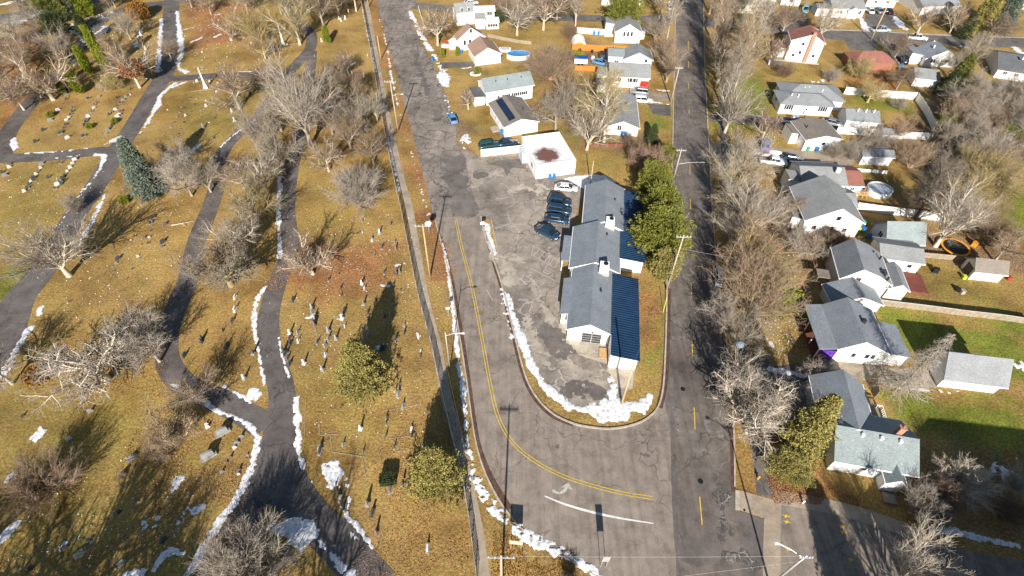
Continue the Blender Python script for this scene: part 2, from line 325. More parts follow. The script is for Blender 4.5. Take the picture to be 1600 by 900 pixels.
# ------------------------------------------------------------------ flat layers
def cr(pts, n=6, closed=False):
    # smooth curve through the points
    P_ = [Vector((*p, 0)) if len(p) == 2 else Vector(p) for p in pts]
    if len(P_) < 3: return [(p.x, p.y) for p in P_]
    out = []; L = len(P_); rng = L if closed else L-1
    for i in range(rng):
        p1, p2 = P_[i], P_[(i+1) % L]
        p0 = P_[(i-1) % L] if closed or i > 0 else p1+(p1-p2); p3 = P_[(i+2) % L] if closed or i < L-2 else p2+(p2-p1)
        for k in range(n):
            t = k/n; q = .5*((2*p1)+(-p0+p2)*t+(2*p0-5*p1+4*p2-p3)*t*t+(-p0+3*p1-3*p2+p3)*t**3); out.append((q.x, q.y))
    if not closed: out.append((P_[-1].x, P_[-1].y))
    return out
def W(pts): return [G(*p) for p in pts]
def sheet(name, poly, z, mat, label=None, kind='structure', smooth=False, cat=None):
    w_ = W(poly)
    if smooth: w_ = cr(w_, 5, True)
    tri = tessellate_polygon([[Vector((x, y, 0)) for x, y in w_]])
    me = bpy.data.meshes.new(name); me.from_pydata([(x, y, z) for x, y in w_], [], [tuple(t) for t in tri])
    bm = bmesh.new(); bm.from_mesh(me)
    for f in bm.faces:
        if f.normal.z < 0: f.normal_flip()
    bm.to_mesh(me); bm.free(); me.materials.append(mat)
    return tag(link(name, me), label, cat, None, kind)
def ribbon_pts(w_, widths):
    n = len(w_); L = []; R = []
    for i, (x, y) in enumerate(w_):
        a = w_[max(0, i-1)]; b = w_[min(n-1, i+1)]; d = math.hypot(b[0]-a[0], b[1]-a[1]) or 1; nx, ny = -(b[1]-a[1])/d, (b[0]-a[0])/d
        t = i/(n-1)*(len(widths)-1); k = min(int(t), len(widths)-2) if len(widths) > 1 else 0
        wd = widths[0] if len(widths) == 1 else widths[k]*(1-(t-k))+widths[k+1]*(t-k)
        L.append((x+nx*wd/2, y+ny*wd/2)); R.append((x-nx*wd/2, y-ny*wd/2))
    return L, R
def ribbon(mb, pts, widths, z, h=0.0, n=6, world=False):
    w_ = cr(pts if world else W(pts), n)
    L, R = ribbon_pts(w_, widths if isinstance(widths, (list, tuple)) else [widths]); k = len(L)
    if h <= 0:
        mb.add([(x, y, z) for x, y in L]+[(x, y, z) for x, y in R], [(i, k+i, k+i+1, i+1) for i in range(k-1)])
    else:
        b = [(x, y, z) for x, y in L]+[(x, y, z) for x, y in R]; t = [(x, y, z+h) for x, y, _ in b]
        fs = [(2*k+i, 3*k+i, 3*k+i+1, 2*k+i+1) for i in range(k-1)]+[(i, 2*k+i, 2*k+i+1, i+1) for i in range(k-1)]+[(k+i+1, 3*k+i+1, 3*k+i, k+i) for i in range(k-1)]
        fs += [(0, k, 3*k, 2*k), (2*k-1, k-1, 3*k-1, 4*k-1)]
        mb.add(b+t, fs)
    return mb
def road(name, pts, widths, z, mat, n=6, label=None):
    return tag(ribbon(MB(), pts, widths, z, n=n).build(name, mat), label, None, None, 'structure')

# value noise for ragged edges
_rs = np.random.RandomState(7); _T = _rs.rand(256, 256)
def vnoise(x, y, s):
    x = x*s; y = y*s; xi = np.floor(x).astype(int); yi = np.floor(y).astype(int); fx = x-xi; fy = y-yi
    fx = fx*fx*(3-2*fx); fy = fy*fy*(3-2*fy); g = lambda a, b: _T[a % 256, b % 256]
    return (g(xi, yi)*(1-fx)+g(xi+1, yi)*fx)*(1-fy)+(g(xi, yi+1)*(1-fx)+g(xi+1, yi+1)*fx)*fy
def fbm(x, y, s, o=4):
    r = 0; a = .5; t = 0
    for k in range(o): r = r+a*vnoise(x+17.3*k, y-9.1*k, s*2**k); t += a; a *= .55
    return r/t
def sd_poly(x, y, poly):
    n = len(poly); d = np.full(x.shape, 1e9); ins = np.zeros(x.shape, bool)
    for i in range(n):
        ax, ay = poly[i]; bx, by = poly[(i+1) % n]; ex, ey = bx-ax, by-ay; q = ex*ex+ey*ey+1e-9
        t = np.clip(((x-ax)*ex+(y-ay)*ey)/q, 0, 1); d = np.minimum(d, np.hypot(x-ax-t*ex, y-ay-t*ey))
        c = ((ay > y) != (by > y)); xx = (bx-ax)*(y-ay)/((by-ay) if by != ay else 1e-9)+ax; ins ^= (c & (x < xx))
    return np.where(ins, d, -d)
def sd_line(x, y, pts, hw):
    d = np.full(x.shape, -1e9); n = len(pts)-1
    for i in range(n):
        ax, ay = pts[i]; bx, by = pts[i+1]; ex, ey = bx-ax, by-ay; q = ex*ex+ey*ey+1e-9
        t = np.clip(((x-ax)*ex+(y-ay)*ey)/q, 0, 1); wd = np.interp((i+t)/n, np.linspace(0, 1, len(hw)), hw) if len(hw) > 1 else hw[0]
        d = np.maximum(d, wd-np.hypot(x-ax-t*ex, y-ay-t*ey))
    return d
def snow(label, pts, width=None, rag=.5, h=.12, z=.03, speck=0.0, mat='snow', name='snow_patch', cat='snow'):
    if mat == 'snow': h *= .55; speck = speck+.10; width = [a*.82 for a in width] if isinstance(width, (list, tuple)) else (width*.82 if width else None); rag = rag*(1 if width is None else min(1, (sum(width)/len(width) if isinstance(width, (list, tuple)) else width)*.62))
    w_ = W(pts)
    if width is not None:
        hw = [a/2 for a in (width if isinstance(width, (list, tuple)) else [width])]; w_ = cr(w_, 4); pad = max(hw)+.6
    else: pad = .8
    xs = [p[0] for p in w_]; ys = [p[1] for p in w_]; x0, x1, y0, y1 = min(xs)-pad, max(xs)+pad, min(ys)-pad, max(ys)+pad
    dist = math.hypot(sum(xs)/len(xs), sum(ys)/len(ys)); res = max(.10, min(.35, dist/420.))
    if (x1-x0)*(y1-y0)/res/res > 400000: res = math.sqrt((x1-x0)*(y1-y0)/400000)
    X, Y = np.meshgrid(np.arange(x0, x1, res), np.arange(y0, y1, res), indexing='ij')
    s = sd_poly(X, Y, w_) if width is None else sd_line(X, Y, w_, hw)
    s = s+(fbm(X, Y, .55)-.5)*rag*2.6+(fbm(X+50, Y, 2.1)-.5)*rag*1.1
    if speck: s = s-speck*np.clip(fbm(X, Y+90, 1.9, 3)-.42, 0, 1)*9
    Z = z+np.clip(s*.25, -.02, h*.6)+np.where(s > 0, (fbm(X, Y, 1.2)-.5)*h*.2, 0)
    cell = ((s[:-1, :-1]+s[1:, :-1]+s[1:, 1:]+s[:-1, 1:]) > 0); ii = np.argwhere(cell)
    if not len(ii): return
    ny = X.shape[1]; a = ii[:, 0]*ny+ii[:, 1]; q = np.stack([a, a+ny, a+ny+1, a+1], 1); u, inv = np.unique(q, return_inverse=True)
    v = np.stack([X.ravel(), Y.ravel(), np.maximum(Z.ravel(), z-.012)], 1)[u]
    o = link(name, rawmesh(name, v, inv.reshape(-1, 4), M[mat], True)); return tag(o, label, cat, None, 'stuff')
# ================================================================== GROUND
def build_ground():
    far = [-2500, -1200, -600, -350, -240]; xs = np.array(far+list(np.arange(-200, 200.1, 1.0))+[-a for a in far[::-1]], float)
    ys = np.array([-2000, -800, -300, -120, -50]+list(np.arange(0, 240.1, 1.0))+[300, 450, 800, 1500, 3500], float)
    X, Y = np.meshgrid(xs, ys, indexing='ij'); nx, ny = X.shape
    idx = np.arange(nx*ny).reshape(nx, ny); q = np.stack([idx[:-1, :-1], idx[1:, :-1], idx[1:, 1:], idx[:-1, 1:]], -1).reshape(-1, 4)
    me = rawmesh('ground', np.stack([X.ravel(), Y.ravel(), np.zeros(nx*ny)], 1), q, M['ground'])
    reg = dict(
     green=[[(1372, 482), (1480, 498), (1610, 505), (1610, 590), (1560, 575), (1470, 545), (1430, 545), (1390, 545)], [(1375, 610), (1450, 612), (1610, 635), (1610, 720), (1440, 680), (1400, 650)],
       [(0, 422), (38, 402), (42, 430), (0, 470)], [(868, 190), (900, 190), (905, 220), (872, 225)], [(1006, 172), (1045, 175), (1046, 202), (1010, 196)], [(1030, 470), (1044, 470), (1034, 560), (1020, 560)],
       [(1560, 275), (1610, 255), (1610, 390), (1568, 350)], [(1140, 130), (1185, 120), (1215, 150), (1195, 200), (1130, 195)], [(1395, 70), (1432, 80), (1425, 92), (1395, 82)], [(1335, 148), (1420, 160), (1425, 175), (1335, 170)]],
     olive=[[(0, 600), (90, 585), (160, 640), (220, 690), (140, 900), (0, 900)], [(1000, 440), (1042, 430), (1036, 640), (990, 600)], [(500, 600), (600, 610), (600, 700), (500, 700)],
       [(1425, 405), (1500, 400), (1600, 440), (1600, 490), (1400, 470)], [(0, 260), (150, 250), (80, 330), (0, 390)], [(270, 140), (400, 150), (380, 200), (280, 250)], [(905, 235), (990, 235), (990, 275), (910, 270)],
       [(740, 165), (775, 180), (785, 215), (730, 215)], [(690, 105), (790, 100), (880, 80), (880, 120), (740, 125)], [(1120, 100), (1220, 90), (1300, 95), (1220, 200), (1130, 210)], [(1180, 420), (1260, 420), (1240, 560), (1190, 560)],
       [(440, 520), (500, 540), (500, 600), (450, 600)], [(1160, 600), (1190, 600), (1185, 760), (1158, 740)], [(1420, 130), (1600, 130), (1600, 330), (1450, 300)], [(1480, 30), (1610, 25), (1610, 55), (1480, 52)], [(820, 478), (850, 560), (890, 640), (980, 660), (820, 600)],
       [(1195, 120), (1230, 130), (1225, 160), (1190, 175)], [(1215, 720), (1300, 740), (1350, 790), (1200, 770)]],
     rust=[[(580, 0), (598, 0), (650, 200), (684, 340), (668, 350), (640, 240), (612, 120)], [(440, 385), (640, 385), (600, 440), (500, 470), (440, 450)], [(1003, 465), (1026, 465), (1022, 532), (1002, 532)], [(1190, 735), (1240, 752), (1340, 765), (1345, 790), (1200, 772)],
       [(1240, 420), (1265, 430), (1262, 460), (1240, 455)], [(640, 330), (690, 330), (720, 480), (700, 480), (676, 400)], [(0, 60), (70, 60), (60, 150), (0, 200)], [(1330, 90), (1400, 100), (1400, 140), (1340, 130)], [(290, 0), (400, 0), (400, 60), (300, 80)]],
     dirt=[[(1150, 300), (1240, 300), (1290, 430), (1200, 430), (1150, 400)], [(1400, 340), (1500, 370), (1600, 400), (1600, 430), (1430, 400)], [(700, 160), (730, 200), (720, 235), (700, 200)], [(1440, 130), (1480, 150), (1500, 300), (1440, 260)], [(1090, 560), (1310, 590), (1290, 640), (1200, 660), (1150, 640)],
       [(1430, 700), (1600, 720), (1600, 820), (1500, 800), (1420, 760)], [(900, 60), (955, 80), (950, 105), (895, 100)], [(850, 120), (950, 130), (940, 200), (880, 215)], [(1480, 250), (1560, 300), (1560, 400), (1500, 380)], [(950, 205), (1010, 215), (1000, 230), (900, 228)]])
    Xr, Yr = X.ravel(), Y.ravel()
    for k, polys in reg.items():
        v = np.zeros(nx*ny)
        for p in polys:
            s = sd_poly(Xr, Yr, W(p)); v = np.maximum(v, np.clip(s/12.0+.5, 0, 1))
        a = me.attributes.new(k, 'FLOAT', 'POINT'); a.data.foreach_set('value', v.astype(np.float32))
    tag(link('ground', me), 'brown winter grass with olive and rusty patches around the streets', 'ground', None, 'structure')
build_ground()

# ------------------------------------------------------------------ streets
sheet('street_west', [(585, -12), (601, 50), (618, 110), (636, 180), (652, 240), (668, 300), (678, 342), (751, 338), (735, 290), (727, 247), (716, 232), (712, 200), (704, 172), (697, 150), (688, 124), (676, 97), (662, 75), (650, 50), (640, 25), (640, 14), (650, 8), (650, -12)], .012, M['oldroad'], 'broken grey asphalt street beside the cemetery fence')
sheet('street_curve', [(678, 340), (690, 380), (702, 430), (712, 490), (722, 550), (731, 610), (738, 660), (746, 700), (763, 748), (792, 798), (838, 845), (893, 875), (955, 912), (960, 930), (1062, 930), (1058, 800), (1054, 720), (1050, 660), (1034, 612), (1028, 640), (1018, 652), (985, 663), (955, 668), (925, 666), (895, 660), (865, 646), (842, 625), (826, 600), (815, 570), (805, 530), (795, 490), (785, 450), (775, 415), (766, 390), (758, 370), (751, 337)], .016, M['road'], 'smooth warm grey asphalt curve joining the two streets')
sheet('street_east', [(1058, -12), (1055, 60), (1053, 130), (1051, 200), (1050, 270), (1046, 340), (1043, 400), (1041, 440), (1040, 500), (1038, 560), (1034, 608), (1046, 660), (1050, 720), (1054, 800), (1058, 930), (1205, 930), (1201, 860), (1196, 812), (1152, 798), (1149, 730), (1144, 640), (1138, 560), (1129, 480), (1119, 400), (1113, 330), (1109, 250), (1105, 180), (1101, 100), (1099, -12)], .020, M['east'], 'dark straight asphalt street with yellow dashes')
road('cross_street', [(640, 8), (700, 14), (780, 24), (860, 27), (950, 29), (1058, 30)], [5.5], .008, M['drive'], label='narrow cross street at the top between the two long streets')
road('cross_street', [(1098, 34), (1190, 42), (1313, 54), (1400, 59), (1500, 63), (1610, 66)], [8.5], .008, M['drive'], label='cross street with two parked pickup trucks at upper right')
road('pavement', [(1240, 46), (1330, 47.5), (1400, 51), (1500, 56), (1610, 59)], [1.0], .022, M['conc'])
sheet('parking_lot', [(716, 228), (727, 247), (735, 290), (751, 339), (768, 345), (778, 398), (768, 404), (774, 418), (786, 450), (800, 478), (812, 520), (828, 560), (850, 597), (877, 627), (897, 638), (925, 630), (955, 626), (975, 618), (990, 602), (992, 578), (948, 575), (948, 540), (884, 530), (874, 505), (876, 430), (886, 390), (895, 350), (912, 300), (918, 285), (900, 268), (838, 270), (817, 240), (752, 246)], .024, M['lot'], 'stained cracked asphalt car park beside the long grey building')
sheet('concrete_apron', [(885, 531), (949, 539), (948, 569), (869, 544), (873, 506), (886, 506)], .032, M['conc'], 'pale concrete slab before the garage door')
sheet('concrete_apron', [(950, 574), (990, 578), (988, 609), (960, 605)], .032, M['conc'], 'small concrete slab at the navy roofed wing')
sheet('asphalt_patch', [(1066, 838), (1076, 834), (1100, 842), (1130, 850), (1124, 880), (1090, 886), (1062, 876)], .026, M['patch'], 'darker tar patch in the street')
sheet('asphalt_patch', [(1152, 798), (1196, 812), (1201, 860), (1204, 910), (1160, 910), (1156, 850)], .025, M['patch'], 'dark asphalt strip beside the concrete walk')
sheet('asphalt_patch', [(762, 256), (784, 250), (820, 248), (822, 264), (800, 262), (792, 276), (786, 262)], .030, M['patch'], 'dark patched asphalt behind the flat office')
road('asphalt_seam', [(1049, 590), (1052, 700), (1055, 800), (1058, 860)], [.5, .7, .5], .028, M['patch'])
# lower right walks and the wide lot
sheet('lower_lot', [(1213, 782), (1290, 794), (1360, 812), (1420, 836), (1500, 858), (1620, 880), (1620, 960), (1206, 960)], .014, M['road'], 'shaded asphalt lot with yellow arrows')
sheet('pavement', [(1151, 765), (1213, 782), (1204, 960), (1203, 812), (1152, 796)], .034, M['side'], 'sandy concrete walk at the corner')
road('pavement', [(1208, 782), (1206, 850), (1205, 960)], [1.9], .036, M['side'])
road('pavement', [(1212, 777), (1290, 790), (1365, 810), (1440, 838)], [1.8], .030, M['side'])
road('pavement', [(1191, 560), (1186, 620), (1187, 700), (1196, 775)], [2.0], .024, M['drive'])
# cemetery walk and lanes
road('sidewalk', [(570, -10), (589, 100), (609, 200), (629, 290), (640, 330), (662, 460), (682, 540), (697, 620), (716, 690), (733, 767), (746, 830), (758, 915)], [1.5, 1.5, 1.5, 1.35], .014, M['side'], label='narrow concrete sidewalk between the fence and the street')
road('cemetery_lane', [(270, -15), (264, 60), (259, 110), (236, 150), (206, 200), (180, 240), (150, 290), (121, 330), (92, 380), (60, 430), (28, 470), (8, 520), (-20, 570), (-60, 620)], [4.6, 4.8, 4.2, 4.4, 4.4, 5.0, 5.6, 6.2], .012, M['lane'], label='long cemetery lane running to the top left')
road('cemetery_lane', [(186, 236), (150, 237), (80, 244), (0, 248), (-40, 250)], [3.6], .016, M['lane'], label='short cemetery lane leaving left of the long lane')
road('cemetery_lane', [(2, 250), (10, 212), (36, 175), (62, 145), (95, 112), (120, 80), (150, 40), (200, 12), (262, 4)], [4.0], .020, M['lane'], label='cemetery lane looping under the upper left trees')
road('cemetery_lane', [(252, 124), (300, 121), (350, 118), (400, 117), (446, 114), (468, 95), (486, 72), (482, 48), (455, 22), (430, -10)], [3.2], .016, M['lane'], label='thin cemetery lane passing the two obelisks')
road('cemetery_lane', [(425, 150), (398, 188), (368, 214), (347, 240), (340, 285), (328, 325), (308, 375), (296, 430), (276, 480), (262, 520), (262, 565), (290, 603), (340, 625), (385, 648), (415, 668)], [2.4, 3.0, 3.4, 3.4, 3.4, 3.6], .020, M['lane'], label='curving cemetery lane in the middle')
road('cemetery_lane', [(488, 80), (480, 150), (470, 210), (455, 262), (448, 330), (454, 385), (432, 445), (419, 500), (424, 555), (440, 610), (437, 680), (440, 740), (470, 790), (528, 848), (592, 920)], [2.6, 3.0, 3.2, 3.0, 3.2, 3.4, 3.6, 5.5, 4.4, 4.4], .024, M['lane'], label='main dark cemetery lane winding towards the viewer')
road('cemetery_lane', [(432, 690), (418, 740), (392, 790), (350, 860), (310, 930)], [4.4, 3.8, 3.4], .018, M['lane'], label='cemetery lane forking to the bottom left')
# driveways
sheet('driveway', [(684, 98), (742, 96), (742, 104), (690, 107)], .010, M['drive'], 'short driveway of the brown roofed house')
sheet('driveway', [(1004, 143), (1048, 146), (1048, 158), (1004, 156)], .010, M['brownlot'], 'reddish driveway of the white house')
sheet('driveway', [(1012, 162), (1048, 164), (1048, 182), (1020, 178)], .010, M['drive'], 'patched driveway near the wooden pole')
sheet('driveway', [(1108, 178), (1180, 180), (1225, 184), (1300, 190), (1305, 200), (1220, 200), (1160, 193), (1108, 190)], .010, M['drive'], 'asphalt driveway of the long pale ranch house')
sheet('driveway', [(1110, 222), (1200, 230), (1290, 236), (1345, 246), (1330, 258), (1230, 258), (1110, 250)], .010, M['brownlot'], 'brown driveway with boat and pickup')
sheet('driveway', [(1190, 575), (1300, 560), (1300, 594), (1290, 640), (1188, 618)], .012, M['drive'], 'dark driveway under the big bare tree')
sheet('driveway', [(1296, 563), (1372, 571), (1452, 582), (1464, 606), (1400, 606), (1330, 590), (1300, 590)], .016, M['brownlot'], 'long pale driveway to the white garage')
sheet('driveway', [(1352, 18), (1400, 20), (1404, 46), (1350, 44)], .012, M['drive'], 'wide asphalt driveway with parked cars')
sheet('driveway', [(1234, 14), (1262, 16), (1262, 46), (1236, 43)], .012, M['drive'], 'driveway with a teal topped van')
sheet('driveway', [(1316, 56), (1372, 60), (1366, 80), (1328, 78)], .012, M['drive'], 'grey driveway before the red brown house')
sheet('driveway', [(1375, 62), (1418, 64), (1405, 102), (1398, 96)], .012, M['drive'], 'driveway with white edging beside the blue grey house')
sheet('driveway', [(1195, 90), (1226, 93), (1226, 104), (1196, 102)], .012, M['drive'])
road('path', [(1128, 200), (1131, 150), (1129, 100), (1124, 50)], [1.6], .028, M['drive'])
road('path', [(1160, 560), (1166, 490), (1150, 420), (1140, 330), (1133, 250), (1129, 200)], [1.4], .032, M['drive'])
road('path', [(0, 30), (60, 20), (120, 4), (180, -10)], [9.0], .010, M['drive'], label='street beyond the cemetery at the top left')
road('path', [(0, 62), (70, 52), (170, 22), (250, 8), (330, -4)], [3.0], .018, M['lane'])

# ------------------------------------------------------------------ kerbs and gutters
def kerb(pts, w_=.22, h=.12, z=.0, label=None):
    return tag(ribbon(MB(), pts, w_, z, h).build('kerb', M['kerb']), label, 'kerb', None, 'structure')
def gutter(pts, w_=.8, z=.030):
    return tag(ribbon(MB(), pts, w_, z).build('gutter', M['gutter']), None, None, None, 'structure')
island = [(751, 338), (758, 370), (766, 392), (775, 417), (786, 452), (796, 492), (806, 532), (816, 572), (827, 602), (843, 627), (866, 648), (896, 662), (925, 668), (955, 670), (986, 665), (1011, 654), (1028, 636), (1036, 606), (1039, 560), (1041, 500), (1042, 445)]
kerb(island, .25, .14, label='concrete kerb curving round the grass point')
gutter([(752, 345), (773, 417), (784, 452), (794, 492), (804, 534), (813, 572), (824, 603), (840, 629), (864, 651), (895, 664)], .5)
gutter([(1030, 637), (1037, 606), (1041, 560), (1043, 500), (1044, 450)], .9)
kerb([(1148, 760), (1147, 690), (1143, 620), (1137, 550), (1128, 480)], .22, .12)
gutter([(1146, 770), (1144, 690), (1140, 620), (1134, 550), (1126, 480)], .6)
kerb([(1128, 480), (1119, 400), (1113, 330), (1109, 250), (1105, 180), (1101, 100), (1099, 0)], .22, .1)
kerb([(1056, 0), (1053, 130), (1050, 270), (1046, 340), (1042, 445)], .2, .1)
gutter([(688, 370), (704, 430), (715, 490), (725, 550), (734, 612), (741, 662), (749, 702), (768, 748), (797, 796)], .7)
kerb([(680, 345), (702, 428), (712, 488), (722, 548), (731, 608), (738, 660), (746, 702), (762, 748), (791, 798), (838, 847), (893, 877), (955, 914)], .2, .1)
kerb([(751, 341), (761, 371), (769, 391), (772, 402), (778, 399), (768, 345)], .2, .13)
kerb([(1152, 766), (1152, 797)], .5, .08)

# ------------------------------------------------------------------ paint
def stripe(pts, w_, mat, z=.034, name='road_marking', label=None, n=6):
    return tag(ribbon(MB(), pts, w_, z, n=n).build(name, mat), label, None, None, 'structure')
cl = [(712, 342), (721, 385), (733, 430), (744, 480), (755, 540), (766, 600), (778, 650), (800, 690), (835, 720), (880, 744), (930, 760), (975, 771), (1019, 778)]
wl_ = cr(W(cl), 8); La, Ra = ribbon_pts(wl_, [.36])
for s_ in (La, Ra):
    mb = MB(); k0 = 0; n_ = len(s_)
    ribbon(mb, s_, .11, .036, n=1, world=True); tag(mb.build('road_marking', M['yellow']), 'double yellow line sweeping round the curve', None, None, 'structure')
stripe([(851, 775), (880, 787), (920, 799), (965, 809), (1021, 818)], [.14, .28, .28, .12], M['wpaint'], label='white edge line on the curve')
for a, b in [((1075.5, 64), (1075.8, 78)), ((1076, 96), (1076, 106)), ((1076, 130), (1076, 140)), ((1076.5, 166), (1076.7, 178)), ((1077, 207), (1077.3, 221)), ((1078, 255), (1078, 272)), ((1078.5, 310), (1078.8, 327)), ((1079.5, 371), (1079.5, 389)), ((1080, 441), (1080.3, 464)), ((1081, 528), (1082, 556)), ((1084.5, 637), (1086, 671)), ((1093, 776), (1097, 820))]:
    stripe([a, b], .13, M['yellow'], label='short yellow dash on the east street')
def ptpoly(pts, z, mat, name='road_marking', label=None): return sheet(name, pts, z, mat, label)
ptpoly([(876, 762), (888, 753.5), (895, 766), (887, 763), (885, 768), (880, 771), (872, 772), (864, 770), (862, 766), (866, 764.5), (869, 768), (875, 768.5), (880, 765), (882, 761.5)], .034, M['fadedpaint'], label='faded white turn arrow')
for cx, cy in [(1228, 806), (1229, 815), (1316, 822), (1317, 831), (1232, 858), (1329, 874)]:
    ptpoly([(cx-6, cy-2), (cx-1, cy-1), (cx+1, cy-3.5), (cx+2, cy-.5), (cx+7, cy+1), (cx+2, cy+2), (cx-2, cy+3.5), (cx-2, cy+1)], .030, M['yellow'], label='small worn yellow arrow on the shaded lot')
mb = MB()
for pts in [[(834, 384), (872, 407)], [(830, 398), (867, 419)], [(834, 384), (830, 398)], [(843, 389.5), (833, 400)], [(851, 394), (841, 405)], [(859, 399), (850, 410)], [(866, 403), (858, 415)], [(872, 407), (867, 419)], [(829, 419), (869, 440)], [(876, 590), (922, 626)], [(922, 626), (941, 609)], [(941, 609), (902, 578)], [(892, 608), (906, 598)], [(851, 560), (892, 540)], [(760, 452), (770, 470)]]:
    ribbon(mb, pts, .10, .036)
tag(mb.build('parking_lines', M['fadedpaint']), 'faded hatch and bay lines on the car park', None, None, 'structure')
for cx, cy in [(1067, 608), (1094.5, 752), (1163, 797)]:
    g = G(cx, cy); mb = MB(); mb.tube((g[0], g[1], .02), (g[0], g[1], .045), .34 if cx != 1163 else .15, n=16); o = mb.build('manhole_cover', M['black'])
    tag(o, {1067: 'round black manhole cover beside the grass point', 1094.5: 'round black manhole cover behind the nearest yellow dash', 1163: 'small dark utility cover in the sandy corner walk'}[cx], 'manhole cover')

# ------------------------------------------------------------------ snow
S = snow
S('snow strip left of the upper cemetery lane', [(252, 30), (250, 62), (247, 112)], 1.5, .4)
S('snow strip right of the upper cemetery lane', [(277, 18), (280, 52), (284, 80), (278, 104), (292, 113)], [1.0, 2.4, 1.2, 2.0], .5)
S('thin snow tongue on the grass', [(283, 48), (298, 44), (310, 44)], .7, .3)
S('snow strip along the lane bend', [(274, 130), (252, 148), (246, 165), (236, 182), (228, 196), (214, 214)], [1.4, 1.4, 2.0, 1.0, .7, .5], .6)
S('snow line above the short lane', [(30, 240), (90, 237), (140, 231), (175, 222), (196, 205)], .5, .3)
S('snow heap in the grass corner', [(170, 221), (188, 211), (192, 216), (180, 223)], None, .4)
S('snow line below the short lane', [(5, 253), (80, 248), (140, 241), (158, 241)], .5, .3)
S('snow in the lane corner', [(150, 242), (163, 245), (157, 262), (146, 280), (132, 297)], [1.6, 1.2, .8, .5], .5)
S('thin snow line right of the lane', [(186, 272), (175, 290), (168, 305)], .4, .3)
S('snow strip along the lane by the fan shaped tree', [(168, 296), (158, 318), (146, 342), (134, 364), (122, 382)], [.5, 1.0, 1.3, 1.3, .8], .5)
S('thin snow left of the lane', [(130, 295), (113, 322), (96, 346)], .4, .25)
S('snow blob on the lane edge', [(57, 482), (70, 476), (66, 494), (54, 498)], None, .3)
S('broad snow strip at the left lane edge', [(48, 512), (34, 532), (14, 565), (-6, 598)], 1.6, .6)
S('snow patch by the dark lane', [(16, 218), (24, 214), (30, 230), (22, 237), (15, 228)], None, .3)
S('snow line on the curving lane', [(402, 186), (380, 200), (352, 222), (340, 240), (331, 280)], [.4, .5, .8, .5, .3], .3)
S('snow strip left of the main lane', [(437, 278), (435, 318), (435, 352), (438, 402)], 1.1, .6)
S('snow edge left of the main lane', [(415, 448), (402, 468), (397, 500), (402, 540), (410, 580), (413, 604)], [.8, 1.2, 1.0, .8, .7, .6], .3)
S('snow crumbs right of the main lane', [(436, 528), (442, 560), (452, 590)], .5, .4)
S('snow blob where the lanes join', [(388, 608), (408, 603), (414, 616), (400, 628), (386, 624)], None, .4)
S('snow edge of the joining lane', [(350, 604), (375, 618), (392, 628)], .8, .4)
S('snow strip beside the stone edging', [(463, 622), (465, 650), (465, 690), (470, 722), (490, 756)], [1.1, 1.3, 1.2, .8, .4], .5)
S('snow line below the curving lane', [(268, 600), (292, 612), (318, 628), (340, 643), (372, 655), (396, 672), (403, 688)], [.5, .9, 1.3, .7, .7, 1.0, 1.3], .4)
S('long snow strip down to the bottom edge', [(403, 690), (396, 722), (380, 760), (366, 785), (340, 820), (316, 860), (290, 902)], [1.1, 1.2, 1.6, 1.3, 1.3, 1.3, 1.2], .35)
S('short snow strip at the bottom', [(358, 878), (340, 905)], .8, .3)
S('white snow patch on the grass', [(497, 725), (522, 720), (534, 742), (530, 762), (516, 765), (500, 746)], None, .5, .2)
S('long snow bank beside the forking lane', [(392, 840), (420, 828), (450, 824), (476, 818), (492, 838), (512, 860), (536, 885), (552, 905)], [1.0, 1.6, 2.4, 2.2, 1.6, 1.8, 1.4, 1.0], .9, .25)
S('snow heap by the forking lane', [(442, 832), (474, 826), (488, 848), (466, 858), (450, 850)], None, .5, .25)
S('snow line right of the lane fork', [(528, 782), (548, 812), (572, 842), (582, 856)], [.3, .8, .9, .4], .5)
S('snow beside the stone row', [(542, 790), (548, 815), (556, 838)], .8, .6, speck=.5)
S('thin snow beside the hedge', [(541, 750), (544, 770), (546, 790)], .6, .6, speck=.4)
S('snow strip beside the street kerb', [(690, 372), (698, 410), (703, 450), (708, 490), (713, 530), (717, 570), (722, 600), (727, 650), (731, 695)], [.3, .8, 1.0, .8, 1.0, 1.1, 1.0, .9, .7], .5, .18)
S('broad snow bank round the curve', [(735, 705), (744, 748), (766, 788), (796, 816), (832, 846), (872, 862), (905, 880), (950, 912)], [1.3, 1.6, 1.9, 2.0, 1.8, 1.7, 1.5, 1.3], .5, .25, speck=.25)
S('snow along the grass sliver', [(753, 347), (764, 346), (768, 365), (777, 396), (772, 402), (766, 398), (760, 374)], None, .25, .15)
S('snow strip on the lot edge of the grass point', [(784, 450), (793, 470), (800, 492), (811, 522), (824, 556), (842, 590), (862, 614), (888, 634)], [1.2, 2.2, 1.5, 1.9, 1.8, 1.6, 1.8, 2.0], .35, .2)
S('dirty snow in the grass point', [(786, 470), (792, 500), (802, 530)], 1.0, .8, speck=.6)
S('snow field at the tip of the grass point', [(880, 626), (897, 636), (925, 629), (948, 622), (952, 600), (964, 600), (962, 622), (980, 630), (1000, 624), (1016, 616), (1020, 632), (1008, 648), (988, 644), (985, 658), (958, 662), (935, 660), (925, 648), (900, 644)], None, .45, .28)
S('snow blob on the small slab', [(948, 590), (958, 586), (960, 596), (950, 600)], None, .2)
S('snow field behind the long building', [(872, 279), (905, 274), (925, 271), (945, 274), (962, 284), (955, 293), (925, 290), (914, 296), (903, 290), (893, 284)], None, .3, .2)
S('snow bank right of the upper west street', [(640, 18), (648, 32), (657, 52), (668, 72), (682, 92), (690, 110)], [1.8, 1.5, 1.8, 2.6, 1.2, 1.6], .8, .2, speck=.2)
S('snow heap at the driveway mouth', [(679, 112), (698, 108), (706, 124), (702, 138), (688, 136)], None, .7, .3, speck=.3)
